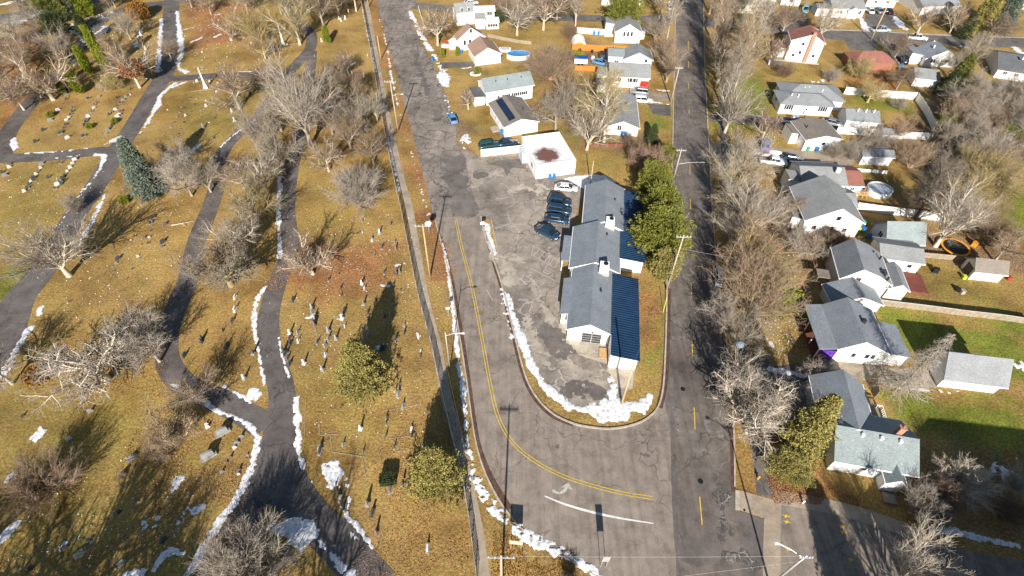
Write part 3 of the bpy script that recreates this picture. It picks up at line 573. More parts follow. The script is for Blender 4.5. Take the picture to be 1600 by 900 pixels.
S('snow bits by the parked sedan', [(695, 150), (700, 162), (704, 172)], 1.2, .7, speck=.4)
S('dirty snow heap by the green car', [(718, 214), (730, 210), (738, 224), (726, 232)], None, .6, .3, speck=.5)
S('snow line left of the west street', [(590, 20), (603, 66), (612, 120), (622, 165), (634, 205)], [.3, .6, .8, .5, .3], .5)
S('snow specks left of the west street', [(638, 220), (650, 262), (662, 310), (672, 345)], .6, .6, speck=.5)
S('snow beside the cemetery fence at the top', [(566, 10), (576, 60), (588, 112)], .6, .4)
S('snow beside the cemetery fence', [(606, 215), (614, 250), (624, 300)], .7, .4)
S('snow patch in the lower left grass', [(49, 684), (62, 668), (69, 678), (58, 690)], None, .5)
S('snow strip at the left edge', [(0, 842), (18, 826), (36, 812), (54, 802)], [1.6, 1.2, 1.0, .6], .5)
S('small snow bits at the left edge', [(10, 752), (18, 742), (26, 738)], .7, .5)
S('blue shaded snow patch in the grass', [(262, 762), (270, 745), (286, 746), (282, 764), (270, 768)], None, .5, speck=.2)
S('speckled shaded snow', [(224, 815), (232, 806), (262, 803), (264, 812), (246, 826), (226, 832)], None, .5, speck=.5)
S('shaded snow sliver', [(296, 790), (288, 804), (278, 816)], 1.0, .5, speck=.2)
S('shaded snow near the long strip', [(240, 892), (250, 876), (264, 862), (288, 864)], [.6, 1.0, 1.4, .8], .4)
S('shaded snow at the bottom', [(198, 898), (212, 893), (224, 896)], 1.0, .4)
S('small shaded snow', [(306, 798), (316, 792)], 1.0, .5)
S('snow bits by the trunk shadow', [(188, 796), (200, 790), (212, 788)], .7, .5, speck=.4)
S('small snow beside the headstones', [(128, 858), (142, 846), (150, 836)], .6, .5, speck=.4)
S('snow streak in the shade', [(96, 858), (102, 850)], .9, .4)
S('snow specks in the upper cemetery', [(108, 46), (122, 54), (136, 70)], 2.4, .9, speck=.5)
S('speckled snow among the upper headstones', [(148, 66), (158, 52), (166, 42)], 4.0, .9, speck=.6)
S('snow strip between the upper headstones', [(218, 44), (216, 60), (210, 75)], 1.4, .7, speck=.2)
S('snow strip near the leafy trunk', [(226, 84), (226, 102)], 1.4, .7, speck=.3)
S('snow streak right of the lane', [(298, 66), (312, 60), (324, 53)], .9, .7, speck=.2)
S('small snow bits on the upper grass', [(336, 23), (345, 22)], .8, .5)
S('snow at the foot of the bare tree', [(336, 58), (344, 54)], 1.6, .6)
S('snow curve above the thin lane', [(372, 4), (366, 20), (376, 34), (392, 48)], .7, .4)
S('snow line above the thin lane', [(300, 111), (330, 108), (345, 106)], .6, .5)
S('snow line at the thin lane', [(372, 112), (394, 112)], .6, .3)
S('snow bits on the lane corner', [(262, 140), (280, 132), (292, 128)], 1.0, .5)
S('blue shaded snow under the evergreen shadow', [(288, 242), (300, 236), (312, 226), (322, 216)], [1.6, 1.8, .9, .5], .5)
S('snow beside the thicket', [(504, 154), (514, 158), (516, 168), (508, 170)], None, .4)
S('small snow sliver', [(488, 492), (506, 487), (516, 483)], .35, .15)
S('snow at the small headstone', [(478, 497), (490, 494)], .8, .4)
S('snow beside the plot edging', [(528, 500), (536, 492)], .9, .4)
S('snow patch at the grave row', [(596, 446), (607, 447)], .8, .3)
S('snow patch near the pine shadow', [(620, 415), (632, 411)], .8, .4, speck=.2)
S('snow crumbs in the pine shadow', [(588, 545), (604, 540)], 1.0, .5, speck=.5)
S('snow bits beside the fence', [(652, 520), (656, 540), (658, 555)], .4, .4, speck=.3)
S('shaded snow on the driveway', [(1204, 577), (1222, 580)], 1.4, .3)
S('long shaded snow strip beside the driveway', [(1228, 582), (1250, 586), (1275, 590), (1298, 592)], 1.1, .3)
S('snow crumbs on the front lawn', [(1228, 516), (1229, 530), (1232, 546)], .8, .5, speck=.3)
S('snow crumbs near the driveway', [(1198, 530), (1206, 540)], 1.0, .6, speck=.5)
S('blue shaded snow strip at the lower right', [(1444, 818), (1462, 826), (1490, 830), (1520, 838), (1592, 854)], [.5, 1.2, 1.1, 1.1, .7], .35, .2)
S('shaded snow behind the white garage', [(1568, 566), (1590, 572), (1610, 576)], 2.4, .7, speck=.3)
S('snow crumbs along the driveway edge', [(1406, 605), (1430, 608), (1450, 610), (1500, 614)], .7, .5, speck=.3)
S('snow strip on the driveway verge', [(1344, 26), (1352, 42), (1356, 46)], [1.2, 3.4, 2.0], .6)
S('snow on the wide driveway verge', [(1398, 22), (1404, 36), (1416, 46)], [1.2, 3.4, 2.0], .7)
S('snow along the white house driveway', [(1008, 158), (1026, 160), (1044, 163)], .7, .3)
S('snow heaps by the street edge', [(1022, 141), (1032, 141), (1044, 142)], .9, .5)
S('snow near the top street', [(1046, 0), (1046, 20), (1050, 30)], 1.4, .7, speck=.3)
S('snow by the corner house', [(1588, 76), (1598, 84), (1610, 86)], 3.0, .7, speck=.3)
S('snow by the shaded house', [(1502, 72), (1516, 76)], 1.2, .5)
S('snow beyond the cemetery', [(0, 44), (30, 34), (58, 22), (66, 12)], [2, 3.5, 3, 1], 1.2)
S('snow on the far lot', [(0, 8), (30, 0), (62, -4)], 2.5, 1.0)
S('snow line on the far lane', [(0, 72), (40, 66), (70, 58)], .9, .5)
S('snow bits behind the small shelter', [(780, 6), (815, 8), (850, 2)], .9, .6)
S('snow patches on the back lawn', [(722, 107), (742, 104)], .8, .3)
S('snow crumbs on the path to the ranch', [(1140, 178), (1165, 176), (1195, 183)], 1.6, .8, speck=.6)
S('snow around the pickup', [(1200, 186), (1215, 184), (1228, 192)], 1.0, .7, speck=.5)
S('snow crumbs on the lawn by the pale ranch', [(1270, 128), (1285, 126), (1296, 122)], 2.0, .8, speck=.5)
S('frosty snow traces in the shaded lawn', [(1560, 730), (1575, 745), (1600, 750)], 3.0, 1.0, speck=.9)

BZ = [0]
def blotch(label, pts, mat, width=None, rag=.6, z=.034, speck=0.0, name='stain'):
    BZ[0] += 1; z += BZ[0]*.0011
    o = snow(label, pts, width, rag, 0.0, z, speck, mat, name, None)
    if o is not None:
        o['kind'] = 'structure'
        for v in o.data.vertices: v.co.z = z
for pts, w_ in [([(795, 300), (815, 292), (840, 300)], 2.0), ([(800, 395), (822, 420), (835, 455)], 1.6), ([(776, 400), (790, 412), (800, 440)], 3.0), ([(845, 470), (862, 500), (872, 540)], 1.4), ([(820, 340), (800, 352), (780, 358)], 1.2), ([(742, 290), (760, 275), (780, 270)], 2.2), ([(880, 560), (910, 585), (940, 600)], 1.8), ([(822, 500), (835, 530), (852, 570)], 1.6), ([(840, 290), (862, 300), (850, 330)], 1.6)]:
    blotch(None, pts, 'stain', w_, 1.2, .030, .45)
for pts, w_ in [([(1128, 762), (1134, 775), (1130, 800), (1136, 830)], 1.0), ([(1120, 765), (1118, 785)], .7), ([(1126, 830), (1122, 850)], .7), ([(1057, 636), (1060, 660), (1056, 680)], .9), ([(1054, 710), (1054, 760), (1056, 800)], .35), ([(1140, 870), (1165, 868), (1180, 880)], 1.4), ([(862, 690), (872, 700)], .5), ([(842, 683), (852, 688)], .25), ([(1068, 556), (1066, 600)], .5), ([(1046, 590), (1060, 590)], .3)]:
    blotch(None, pts, 'pot', w_, .7, .034, .35, 'pothole')
for pts, w_ in [([(706, 250), (716, 290), (726, 330)], 5.0), ([(640, 60), (660, 120), (680, 180)], 1.5), ([(1092, 300), (1096, 360)], 1.2), ([(730, 268), (745, 276), (760, 272)], 1.2), ([(860, 520), (880, 545)], 3.0), ([(890, 610), (930, 615)], 2.4), ([(1075, 140), (1078, 220)], 1.6)]:
    blotch(None, pts, 'patch', w_, 1.6, .026, .2, 'worn_patch')
# ================================================================== HOUSES
class House:
    """one building; plan corners near-left / near-right give its axes"""
    def __init__(s, name, label, cat, A, B, wall, roof, group=None):
        s.a = G(*A); b = G(*B); d = math.hypot(b[0]-s.a[0], b[1]-s.a[1]); s.ex = ((b[0]-s.a[0])/d, (b[1]-s.a[1])/d); s.ey = (-s.ex[1], s.ex[0]); s.w = d
        s.T = thing(name, label, cat, (s.a[0], s.a[1], 0), math.atan2(s.ex[1], s.ex[0]), group); s.wall = wall; s.roof = roof; s.blocks = []
    def loc(s, p, z=0.0):
        g = G(p[0], p[1], z); dx, dy = g[0]-s.a[0], g[1]-s.a[1]; return (dx*s.ex[0]+dy*s.ex[1], dx*s.ey[0]+dy*s.ey[1])
    def wld(s, x, y): return (s.a[0]+s.ex[0]*x+s.ey[0]*y, s.a[1]+s.ex[1]*x+s.ey[1]*y)
    def zat(s, x, y, py): return zfit(*s.wld(x, y), py)
    def block(s, x0, x1, y0, y1, h, rise, axis='y', over=.35, wall=None, roof=None, prof=None, name='wall', rname='roof', z0=0.0, ridge=.5, t=.14, slope=1, openw=False):
        wall = wall or s.wall; roof = roof or s.roof; wb = MB(); rb = MB()
        if axis in 'xy':
            a0, a1, e0, e1 = (x0, x1, y0, y1) if axis == 'y' else (y0, y1, x0, x1)
            pk = a0+(a1-a0)*ridge
            pr = prof or [(a0, h), (pk, h+rise), (a1, h)]
            wb.prism([(a0, z0)]+[(p, z-.01) for p, z in pr]+[(a1, z0)], e0, e1, axis)
            def ext(p, q, o):
                d = (p[1]-q[1])/((p[0]-q[0]) or 1e-6); return (p[0]+(o if p[0] > q[0] else -o), p[1]+d*(o if p[0] > q[0] else -o))
            top = [ext(pr[0], pr[1], over)]+pr[1:-1]+[ext(pr[-1], pr[-2], over)]
            rb.prism([(p, z+.015) for p, z in top]+[(p, z+.015+t) for p, z in top[::-1]], e0-over, e1+over, axis)
        elif axis == 'h':      # hip
            wb.box(x0, y0, z0, x1, y1, h-.01); o = over; i = min(x1-x0, y1-y0)/2+o
            if x1-x0 >= y1-y0: r = [(x0-o+i, (y0+y1)/2), (x1+o-i, (y0+y1)/2)]
            else: r = [((x0+x1)/2, y0-o+i), ((x0+x1)/2, y1+o-i)]
            b = [(x0-o, y0-o), (x1+o, y0-o), (x1+o, y1+o), (x0-o, y1+o)]
            vs = [(x, y, h+.0) for x, y in b]+[(x, y, h+t) for x, y in b]+[(x, y, h+t+rise) for x, y in r]
            fs = [(0, 3, 2, 1), (0, 1, 5, 4), (1, 2, 6, 5), (2, 3, 7, 6), (3, 0, 4, 7)]
            fs += [(4, 5, 9, 8), (6, 7, 8, 9), (7, 4, 8), (5, 6, 9)] if x1-x0 >= y1-y0 else [(4, 5, 8), (5, 6, 9, 8), (6, 7, 9), (7, 4, 8, 9)]
            rb.add(vs, fs)
        elif axis == 'f':      # flat with parapet
            wb.box(x0, y0, z0, x1, y1, h-.35); q = .25
            wb.box(x0, y0, h-.35, x1, y0+q, h); wb.box(x0, y1-q, h-.35, x1, y1, h); wb.box(x0, y0+q, h-.35, x0+q, y1-q, h); wb.box(x1-q, y0+q, h-.35, x1, y1-q, h)
            rb.box(x0+q+.01, y0+q+.01, h-.34, x1-q-.01, y1-q-.01, h-.25)
        elif axis in ('s', 't'):    # lean-to: 's' falls along +x, 't' falls towards the viewer
            if axis == 's':
                wb.prism([(x0, z0), (x0, h+rise), (x1, h), (x1, z0)], y0, y1, 'y'); k = rise/(x1-x0)
                rb.prism([(x0, h+rise+.015), (x1+over, h-k*over+.015), (x1+over, h-k*over+.015+t), (x0, h+rise+.015+t)], y0-over, y1+over*.5, 'y')
            else:
                if not openw: wb.prism([(y0, z0), (y0, h), (y1, h+rise), (y1, z0)], x0, x1, 'x')
                else:
                    for px_ in (x0+.1, x1-.1): wb.box(px_-.07, y0+.03, z0, px_+.07, y0+.17, h)
                k = rise/(y1-y0)
                rb.prism([(y0-over, h-k*over+.015), (y1, h+rise+.015), (y1, h+rise+.015+t), (y0-over, h-k*over+.015+t)], x0-over, x1+over, 'x')
        w_o = wb.build(name, wall, s.T); r_o = rb.build(rname, roof, s.T)
        if axis in 'xy' and over > 0:
            for sgn, (p, z) in ((-1, top[0]), (1, top[-1])):
                gm = MB(); gm.prism([(p, z-.02), (p+sgn*.11, z-.02), (p+sgn*.11, z+.12), (p, z+.12)], e0-over, e1+over, axis); gm.build('gutter', M['trim'], r_o)
                q_ = a0-.05 if sgn < 0 else a1+.05; d_ = MB(); f_ = (lambda u, v, w2: (u, v, w2)) if axis == 'y' else (lambda u, v, w2: (v, u, w2))
                d_.tube(f_(q_, e0-.06, .05), f_(q_, e0-.06, h-.1), .045, n=5); d_.build('downpipe', M['trim'], s.T)
            if axis == 'y':
                for ee, dd_ in ((e0-over, -.03), (e1+over, .03)):
                    for (p, z), (p2, z2) in zip(top[:-1], top[1:]):
                        bm_ = MB(); bm_.prism([(p, z-.05), (p2, z2-.05), (p2, z2+.13), (p, z+.13)], ee, ee+dd_, 'y'); bm_.build('bargeboard', M['trim'], r_o)
        s.blocks.append((x0, x1, y0, y1, h)); s.r = r_o
        return r_o
    def window(s, side, pos, z, w=1.0, h=1.1, b=0, shut=False, n=2, mat=None):
        x0, x1, y0, y1, _ = s.blocks[b]; rz = {'n': 0, 'l': -math.pi/2, 'r': math.pi/2}[side]
        p = {'n': (x0+(x1-x0)*pos, y0-.01, z), 'l': (x0-.01, y0+(y1-y0)*pos, z), 'r': (x1+.01, y0+(y1-y0)*pos, z)}[side]
        key = (round(w, 2), round(h, 2), shut, n)
        if key not in WIN:
            f = MB(); q = .07; f.box(-w/2-q, -.05, -q, w/2+q, 0, 0); f.box(-w/2-q, -.05, h, w/2+q, 0, h+q); f.box(-w/2-q, -.05, 0, -w/2, 0, h); f.box(w/2, -.05, 0, w/2+q, 0, h)
            for k in range(1, n): f.box(-w/2+w*k/n-.03, -.045, 0, -w/2+w*k/n+.03, 0, h)
            g = MB(); g.box(-w/2, -.025, 0, w/2, -.002, h); sh = MB(); sh.box(-.19, -.04, -.05, .19, 0, h+.05)
            WIN[key] = (f.mesh('window', mat or M['trim']), g.mesh('pane', M['glass']), sh.mesh('shutter', M['dark']) if shut else None)
        m = WIN[key]; o = link('window', m[0], s.T, p, rz); link('pane', m[1], o)
        if m[2]:
            for sx in (-1, 1): link('shutter', m[2], o, (sx*(w/2+.29), 0, 0))
        return o
    def door(s, side, pos, w=.95, h=2.05, b=0, mat=None, garage=False):
        x0, x1, y0, y1, _ = s.blocks[b]; rz = {'n': 0, 'l': -math.pi/2, 'r': math.pi/2}[side]
        p = {'n': (x0+(x1-x0)*pos, y0-.01, .1), 'l': (x0-.01, y0+(y1-y0)*pos, .1), 'r': (x1+.01, y0+(y1-y0)*pos, .1)}[side]
        d = MB(); d.box(-w/2, -.05, 0, w/2, 0, h)
        if garage:
            for k in range(1, 4): d.box(-w/2+.05, -.07, h*k/4-.03, w/2-.05, -.05, h*k/4+.03)
        else: d.box(-w/2+.15, -.065, 1.1, w/2-.15, -.05, h-.2)
        o = d.build('garage_door' if garage else 'door', mat or M['trim'], s.T); o.location = p; o.rotation_euler = (0, 0, rz)
        hd = MB(); hd.box(w/2-.16, -.11, .95, w/2-.1, -.05, 1.08); hd.build('handle', M['black'], o); return o
    def vent(s, x, y, z, r=.14, h=.35, mat=None, name='roof_vent', sq=False):
        m = MB()
        if sq: m.box(x-r, y-r, z-.4, x+r, y+r, z+h)
        else: m.tube((x, y, z-.4), (x, y, z+h), r, n=8)
        return m.build(name, mat or M['dark'], s.r)
    def chimney(s, x, y, zt, w=.7, d=.7, z0=1.0, mat=None):
        m = MB(); m.box(x-w/2, y-d/2, z0, x+w/2, y+d/2, zt); m.box(x-w/2-.06, y-d/2-.06, zt, x+w/2+.06, y+d/2+.06, zt+.12); m.tube((x, y, zt+.1), (x, y, zt+.45), .12, n=8)
        return m.build('chimney', mat or M['brick'], s.r)
    def step(s, x0, x1, y0, y1, z=.3, mat=None, name='porch_slab'):
        m = MB(); m.box(x0, y0, 0, x1, y1, z); return m.build(name, mat or M['conc'], s.T)
WIN = {}
LOG = []
def auto(name, label, cat, A, B, wall, roof, eave, peak, far, axis='y', group=None, far_z=None, **k):
    """eave: pixel row of the near eave at A; peak: pixel row of ridge; far: pixel of a far eave corner"""
    hs = House(name, label, cat, A, B, wall, roof, group)
    h = min(7.0, max(2.2, hs.zat(0, 0, eave))); fz = h if far_z is None else h+far_z
    d = hs.loc(far, fz)[1]
    if axis == 'y': rise = hs.zat(hs.w/2, 0, peak)-h
    elif axis == 'x': rise = hs.zat(hs.w/2, d/2, peak)-h
    else: rise = k.pop('rise', 1.6)
    rise = max(.6, min(3.6, rise)); LOG.append((label[:44], round(hs.w, 1), round(d, 1), round(h, 1), round(rise, 1)))
    hs.block(0, hs.w, 0, max(3, d), h, rise, axis, **k); return hs

# ---- the long building on the grass point
LB = House('commercial_building', 'long low white building with grey shingle roofs and navy metal wings on the grass point', 'building', (886, 531), (948, 538.5), M['stucco'], M['rslate'])
x0, x1 = 0, LB.w; l = LB.loc
def xy(p, z): return l(p, z)
hh = 2.9; r_ = 1.55
yC = l((966, 427), hh)[1]
LB.block(0, x1, 0, yC, hh, r_, 'y', over=.3)
rC = LB.r
pB0 = l((891, 421), hh); pB1 = l((966.7, 425.6), hh); pBf = l((904, 356), hh); pBr = l((971.5, 357), hh)
LB.block(pB0[0]+.1, pB1[0]-.1, yC+.35, pBf[1], hh-.05, r_+.25, 'y', over=.3); rB = LB.r
pA0 = l((909, 353), hh); pA1 = l((971.8, 357), hh); pAf = l((915.6, 291), hh); pAr = l((975.6, 299), hh)
LB.block(pA0[0]+.35, pAr[0]-.3, pBf[1]+.3, (pAf[1]+pAr[1])/2, hh+.25, r_+.1, 'y', over=.3); rA = LB.r
# canopy, lean-to and the two navy metal wings
c0 = l((876.7, 407.8), 2.6); c1 = l((901, 407.8), 2.6); c2 = l((883, 368), 2.6)
m = MB(); m.box(c0[0], c0[1]+.15, 2.5, pB0[0]+.35, c2[1], 2.66); cano = m.build('canopy', M['rslate'], LB.T)
for yy in (c0[1]+.35, (c0[1]+c2[1])/2, c2[1]-.2):
    m = MB(); m.box(c0[0]+.1, yy-.07, 0, c0[0]+.24, yy+.07, 2.5); m.build('canopy_post', M['trim'], cano)
q0 = l((874.6, 491), 2.5); q1 = l((885, 435), 2.6)
m = MB(); m.prism([(q0[0], 2.45), (0.0, 2.95), (0.0, 3.08), (q0[0], 2.6)], q0[1], q1[1], 'y'); m.build('lean_to_roof', M['rslate'], LB.T)
m = MB(); m.box(q0[0]+.25, q0[1]+.3, 0, -.02, q1[1]-.2, 2.5); m.build('lean_to_wall', M['stucco'], LB.T)
b0 = l((947.7, 573), 0); b1 = l((991.6, 578), 0); b2 = l((1005.4, 436.8), 2.9)
LB.block(x1+.25, b1[0], b0[1], b2[1], 2.7, .5, 's', over=.3, roof=M['navy'], rname='metal_roof', t=.1)
w0 = l((967.8, 425.5), 0); w1 = l((998.9, 430), 0); w2 = l((1004, 303), 2.8)
LB.block(pB1[0]+.15, w1[0]+.2, w0[1]+.4, w2[1], 2.7, .45, 's', over=.3, roof=M['navy'], rname='metal_roof', t=.1)
for bi, (xa, xb, ya, yb, za, zb) in enumerate([(x1+.25, b1[0]+.3, b0[1]-.3, b2[1]+.1, 3.2, 2.63), (pB1[0]+.15, w1[0]+.5, w0[1]+.1, w2[1]+.1, 3.15, 2.65)]):
    m = MB(); n_ = int((yb-ya)/.45)
    for k in range(n_):
        y_ = ya+.05+(yb-ya)*k/n_
        m.prism([(xa, za+.10), (xb, zb+.10), (xb, zb+.17), (xa, za+.17)], y_, y_+.09, 'y')
    m.build('roof_ribs', M['navyrib'], LB.T)
# garage door with dark grille, entrances
d = MB(); gw = l((940, 538), 0)[0]; gc = l((922.5, 536), 0)[0]
d.box(gc-1.45, -.07, .05, gc+1.45, -.01, 2.25); gd = d.build('garage_door', M['dark'], LB.T)
d = MB()
for i in range(2):
    for j in range(4): d.box(gc-1.35+i*1.4, -.09, .12+j*.53, gc-.05+i*1.4, -.07, .5+j*.53)
d.build('door_glazing', M['glass'], gd)
d = MB(); d.box(gc-.06, -.10, .05, gc+.06, -.07, 2.2)
for j in range(5): d.box(gc-1.45, -.10, .08+j*.53, gc+1.45, -.088, .16+j*.53)
d.build('door_rails', M['galv'], gd)
m = MB(); m.box(gc-.1, -.22, 2.55, gc+.1, -.01, 2.75); m.build('wall_lamp', M['black'], LB.T)
m = MB(); m.box(q0[0]+.3, q0[1]+.25, .1, q0[0]+1.3, q0[1]+.29, 2.1); m.build('door', M['trim'], LB.T)
m = MB(); m.box(c1[0]-.9, c0[1]+1.0, 0, c1[0]+.35, c0[1]+1.06, 2.3); m.build('vestibule_wall', M['trim'], LB.T)
m = MB()
for k in range(4): m.box(c1[0]-.45, c0[1]+.95, .45+k*.42, c1[0]+.25, c0[1]+.99, .72+k*.42)
m.build('louvre', M['dark'], LB.T)
def roofz(x, rr, xc, hw_, h0): return h0+rr*(1-abs(x-xc)/hw_)
for px_, py_ in [(960.6, 313.5), (952.5, 326)]:
    g = l((px_, py_), 3.9); m = MB(); m.tube((g[0], g[1], 3.2), (g[0], g[1], 4.35), .16, n=8); m.build('roof_vent', M['dark'], rA)
for px_, py_ in [(932, 355), (930, 369), (928, 382.5), (926, 397), (948, 368), (922, 428.5), (938.5, 456), (920, 496)]:
    g = l((px_, py_), 3.8); m = MB(); m.tube((g[0], g[1], 3.0), (g[0], g[1], 4.3), .17, n=8); m.build('roof_vent', M['dark'], rB)
for i, (bx_, by_) in enumerate([(952.5, 350.5), (943.5, 421)]):
    g = l((bx_, by_), 4.2); T_ = thing('air_conditioner', ['white rooftop air conditioner on the far half of the long grey roof', 'white rooftop air conditioner near the middle of the long grey roof, above the garage'][i], 'air conditioner', (*LB.wld(*g), 4.25), math.atan2(LB.ex[1], LB.ex[0]), 'rooftop air conditioners')
    m = MB(); m.box(-.75, -.75, .12, .75, .75, 1.15); m.build('casing', M['trim'], T_, bevel=.04)
    m = MB(); m.box(-.9, -.9, -.75, .9, .9, .10); m.build('curb', M['galv'], T_)
    m = MB(); m.tube((.2, .15, 1.15), (.2, .15, 1.25), .38, n=16); m.build('fan_guard', M['black'], T_)
    m = MB()
    for k in range(5): m.box(-.6, -.79, .25+k*.17, .6, -.755, .33+k*.17)
    m.build('louvre', M['galv'], T_)
    m = MB(); m.box(-.8, -1.3, .3, .2, -.8, .8); m.build('duct_hood', M['trim'], T_)
# timber ramp
g = l((935, 552), 0)
T_ = thing('timber_ramp', 'small wooden ramp beside the pale slab and the navy roofed wing', 'ramp', (*LB.wld(x1-.55, -1.9), 0.03), math.atan2(LB.ex[1], LB.ex[0]))
m = MB()
for k in range(9): m.box(-.55, -1.0+k*.22, .2, .55, -.82+k*.22, .26)
m.build('deck_boards', M['wood'], T_)
for sx in (-.55, .5):
    m = MB(); m.box(sx, -1.0, 0, sx+.06, 1.0, .2); m.build('side_rail', M['wood'], T_)

# ---- flat roofed office
OF = House('office_building', 'white box shaped building with flat stained roof beside the car park', 'building', (836.7, 280), (897.8, 271), M['stucco'], M['membrane'])
of_h = 3.4; OF.block(0, OF.w, 0, OF.loc((816.7, 213), of_h)[1], of_h, 0, 'f')
dd = OF.blocks[0][3]; OF.window('l', .25, 1.0, 1.6, 1.3, n=2); OF.window('l', .7, .2, 1.2, 2.2, n=1)
rs = random.Random(3); 
m = MB(); m.box(OF.w+.02, 2.2, 1.4, OF.w+.7, 3.2, 2.3); m.build('wall_unit', M['galv'], OF.T)
m = MB(); m.box(-1.2, dd*.55, 0, -.02, dd*.8, 2.4); m.build('side_porch', M['paleblue'], OF.T)

# ---- between the two streets
h1 = auto('house', 'low white house with grey green roof and dark carport roof beside the west street', 'house', (761, 165), (831.5, 153), M['white'], M['rteal'], 143, 117.5, (824.5, 113.5), 'x', far_z=0, over=.4)
for p in (.42, .62, .8): h1.window('n', p, 1.3, 1.0, .8, shut=True)
h1.window('n', .25, 1.3, .6, .7, n=1)
for x in (.25, .5, .8): h1.vent(h1.w*x, h1.blocks[0][3]*.3, h1.blocks[0][4]+1.3, .12, .25)
h1.block(-3.0, -.45, .6, h1.blocks[0][3]-1, 2.2, .3, 's', roof=M['rdark'], rname='carport_roof', name='carport_wall')
h2 = auto('house', 'white gabled house with a dark strip of solar panels on its brown roof', 'house', (789, 214.5), (839, 205.5), M['white'], M['rtan'], 198, 185.5, (820, 153), 'y')
dd = h2.blocks[0][3]; w2_ = h2.w; hb, = [h2.blocks[0][4]]
sl = (h2.zat(w2_/2, 0, 185.5)-hb)/(w2_/2)
m = MB(); m.prism([(w2_*.17, hb+sl*w2_*.17+.22), (w2_*.36, hb+sl*w2_*.36+.22), (w2_*.36, hb+sl*w2_*.36+.30), (w2_*.17, hb+sl*w2_*.17+.30)], .9, dd-.4, 'y'); m.build('solar_panels', M['solar'], h2.r)
h2.door('l', .35); h2.window('l', .6, 1.0); h2.vent(w2_*.75, dd*.4, hb+1.2, .12, .3); h2.step(-2.0, -.05, dd*.25, dd*.45, .25)
h4 = auto('house', 'tall white gabled house with brown roof near the west street', 'house', (716.5, 80), (757, 74), M['white'], M['rbrown'], 62, 43.5, (728, 40), 'y', far_z=3)
h4.window('n', .5, 4.6, .7, 1.0, n=1); h4.window('n', .25, 1.5, .7, 1.3, n=1); h4.window('n', .45, 1.5, .7, 1.3, n=1)
h4.block(-2.0, -.1, 2.0, h4.blocks[0][3]-1.5, 2.6, .5, 'y', wall=M['cream'], over=.3, name='annex_wall', rname='annex_roof')
h4b = auto('garage', 'white gabled garage with brown roof attached below the tall brown roofed house', 'garage', (743, 103), (781.7, 98), M['white'], M['rbrown'], 88, 74.5, (767, 66), 'y')
h4b.window('l', .5, 1.2, .8, .8)
h5 = auto('house', 'white two storey house with plain grey roof behind the brown roofed house', 'house', (714.5, 40), (742, 37), M['white'], M['rgrey'], 19.5, 4.5, (741, 8), 'x', far_z=0)
h5.window('n', .7, 3.8, .8, 1.1); h5.window('n', .3, 3.8, .8, 1.1)
h6 = auto('house', 'white house with a glazed porch at the upper left of the dirt yard', 'house', (743, 41), (772.5, 40), M['white'], M['rwhite'], 17, 10.5, (768, 12), 'x', far_z=0)
h6.window('n', .75, 3.0, .9, 1.1, shut=True)
h6.block(0, h6.w*.48, -2.2, -.05, 3.0, .8, 't', roof=M['rgrey'], over=.2, name='porch_wall', rname='porch_roof'); h6.door('n', .45, b=1)
h6.block(h6.w*.55, h6.w*1.2, -2.6, -.05, 1.9, .5, 't', roof=M['rwhite'], over=.2, name='porch_wall', rname='porch_roof')
for p in (.2, .4, .6, .8): h6.window('n', p, .7, .7, .8, b=2, n=1)
h7 = auto('house', 'cream gabled house with grey roof above the orange fence', 'house', (960, 67), (998, 68), M['cream'], M['rgrey'], 49, 38, (1001, 32), 'y')
for p in (.35, .5, .65): h7.window('n', p, 2.0, .6, 1.2, n=1)
h7.block(-2.6, -.1, 4.5, h7.blocks[0][3]-.5, 3.6, .4, 's', over=.25, name='annex_wall', rname='annex_roof')
h7.block(h7.w+.05, h7.w+1.9, 3.0, 5.5, 2.3, .5, 's', over=.2, name='porch_wall', rname='porch_roof')
h8 = auto('house', 'white gabled house with pale grey roof directly behind the long roofed white house', 'house', (973, 109), (1015, 110.5), M['white'], M['rlight'], 92, 82.5, (1006, 79), 'y')
h8.window('n', .8, 2.2, .7, .9, n=1); h8.block(-4.0, -.1, 1.2, 6.5, 3.0, .9, 'x', over=.3, roof=M['rteal'], name='annex_wall', rname='annex_roof'); h8.window('n', .55, 1.2, 1.0, .8, b=1)
h9 = auto('house', 'wide white house with long grey roof and red entrance panel', 'house', (950.5, 135), (1011, 138.5), M['white'], M['rgrey'], 118, 99, (1000, 100), 'x', far_z=0)
for p in (.1, .2): h9.window('n', p, 1.5, .9, 1.0, shut=True)
for p in (.55, .64): h9.window('n', p, 1.5, .7, 1.2, n=1, shut=True)
m = MB(); m.box(h9.w*.80, -.6, .1, h9.w*.995, -.02, 2.0); m.build('entrance_panel', M['red'], h9.T)
h9.block(-3.1, -.1, .3, 4.5, 2.6, .6, 's', over=.2, name='annex_wall', rname='annex_roof')
h9b = auto('garden_shed', 'small weathered shed with faded grey roof left of the wide white house', 'shed', (933, 144), (948, 145), M['white'], M['rslate'], 135, 128, (947, 126), 'x', far_z=0)
h10 = auto('house', 'white gabled house with broad grey roof under the tall forked tree', 'house', (946.7, 210), (994.5, 213), M['white'], M['rgrey'], 198, 189.5, (998, 152), 'y')
h10.window('n', .4, 1.3, .9, 1.2); h10.vent(h10.w*.3, 4, 3.9); h10.vent(h10.w*.62, 7, 4.1); h10.block(-2.5, -.1, 4.5, 8, 2.5, .5, 's', over=.2, name='annex_wall', rname='annex_roof')
m = MB(); m.box(h10.w+.05, 2.0, 0, h10.w+.12, 9.5, 1.5); m.build('red_lattice', M['red'], h10.T)
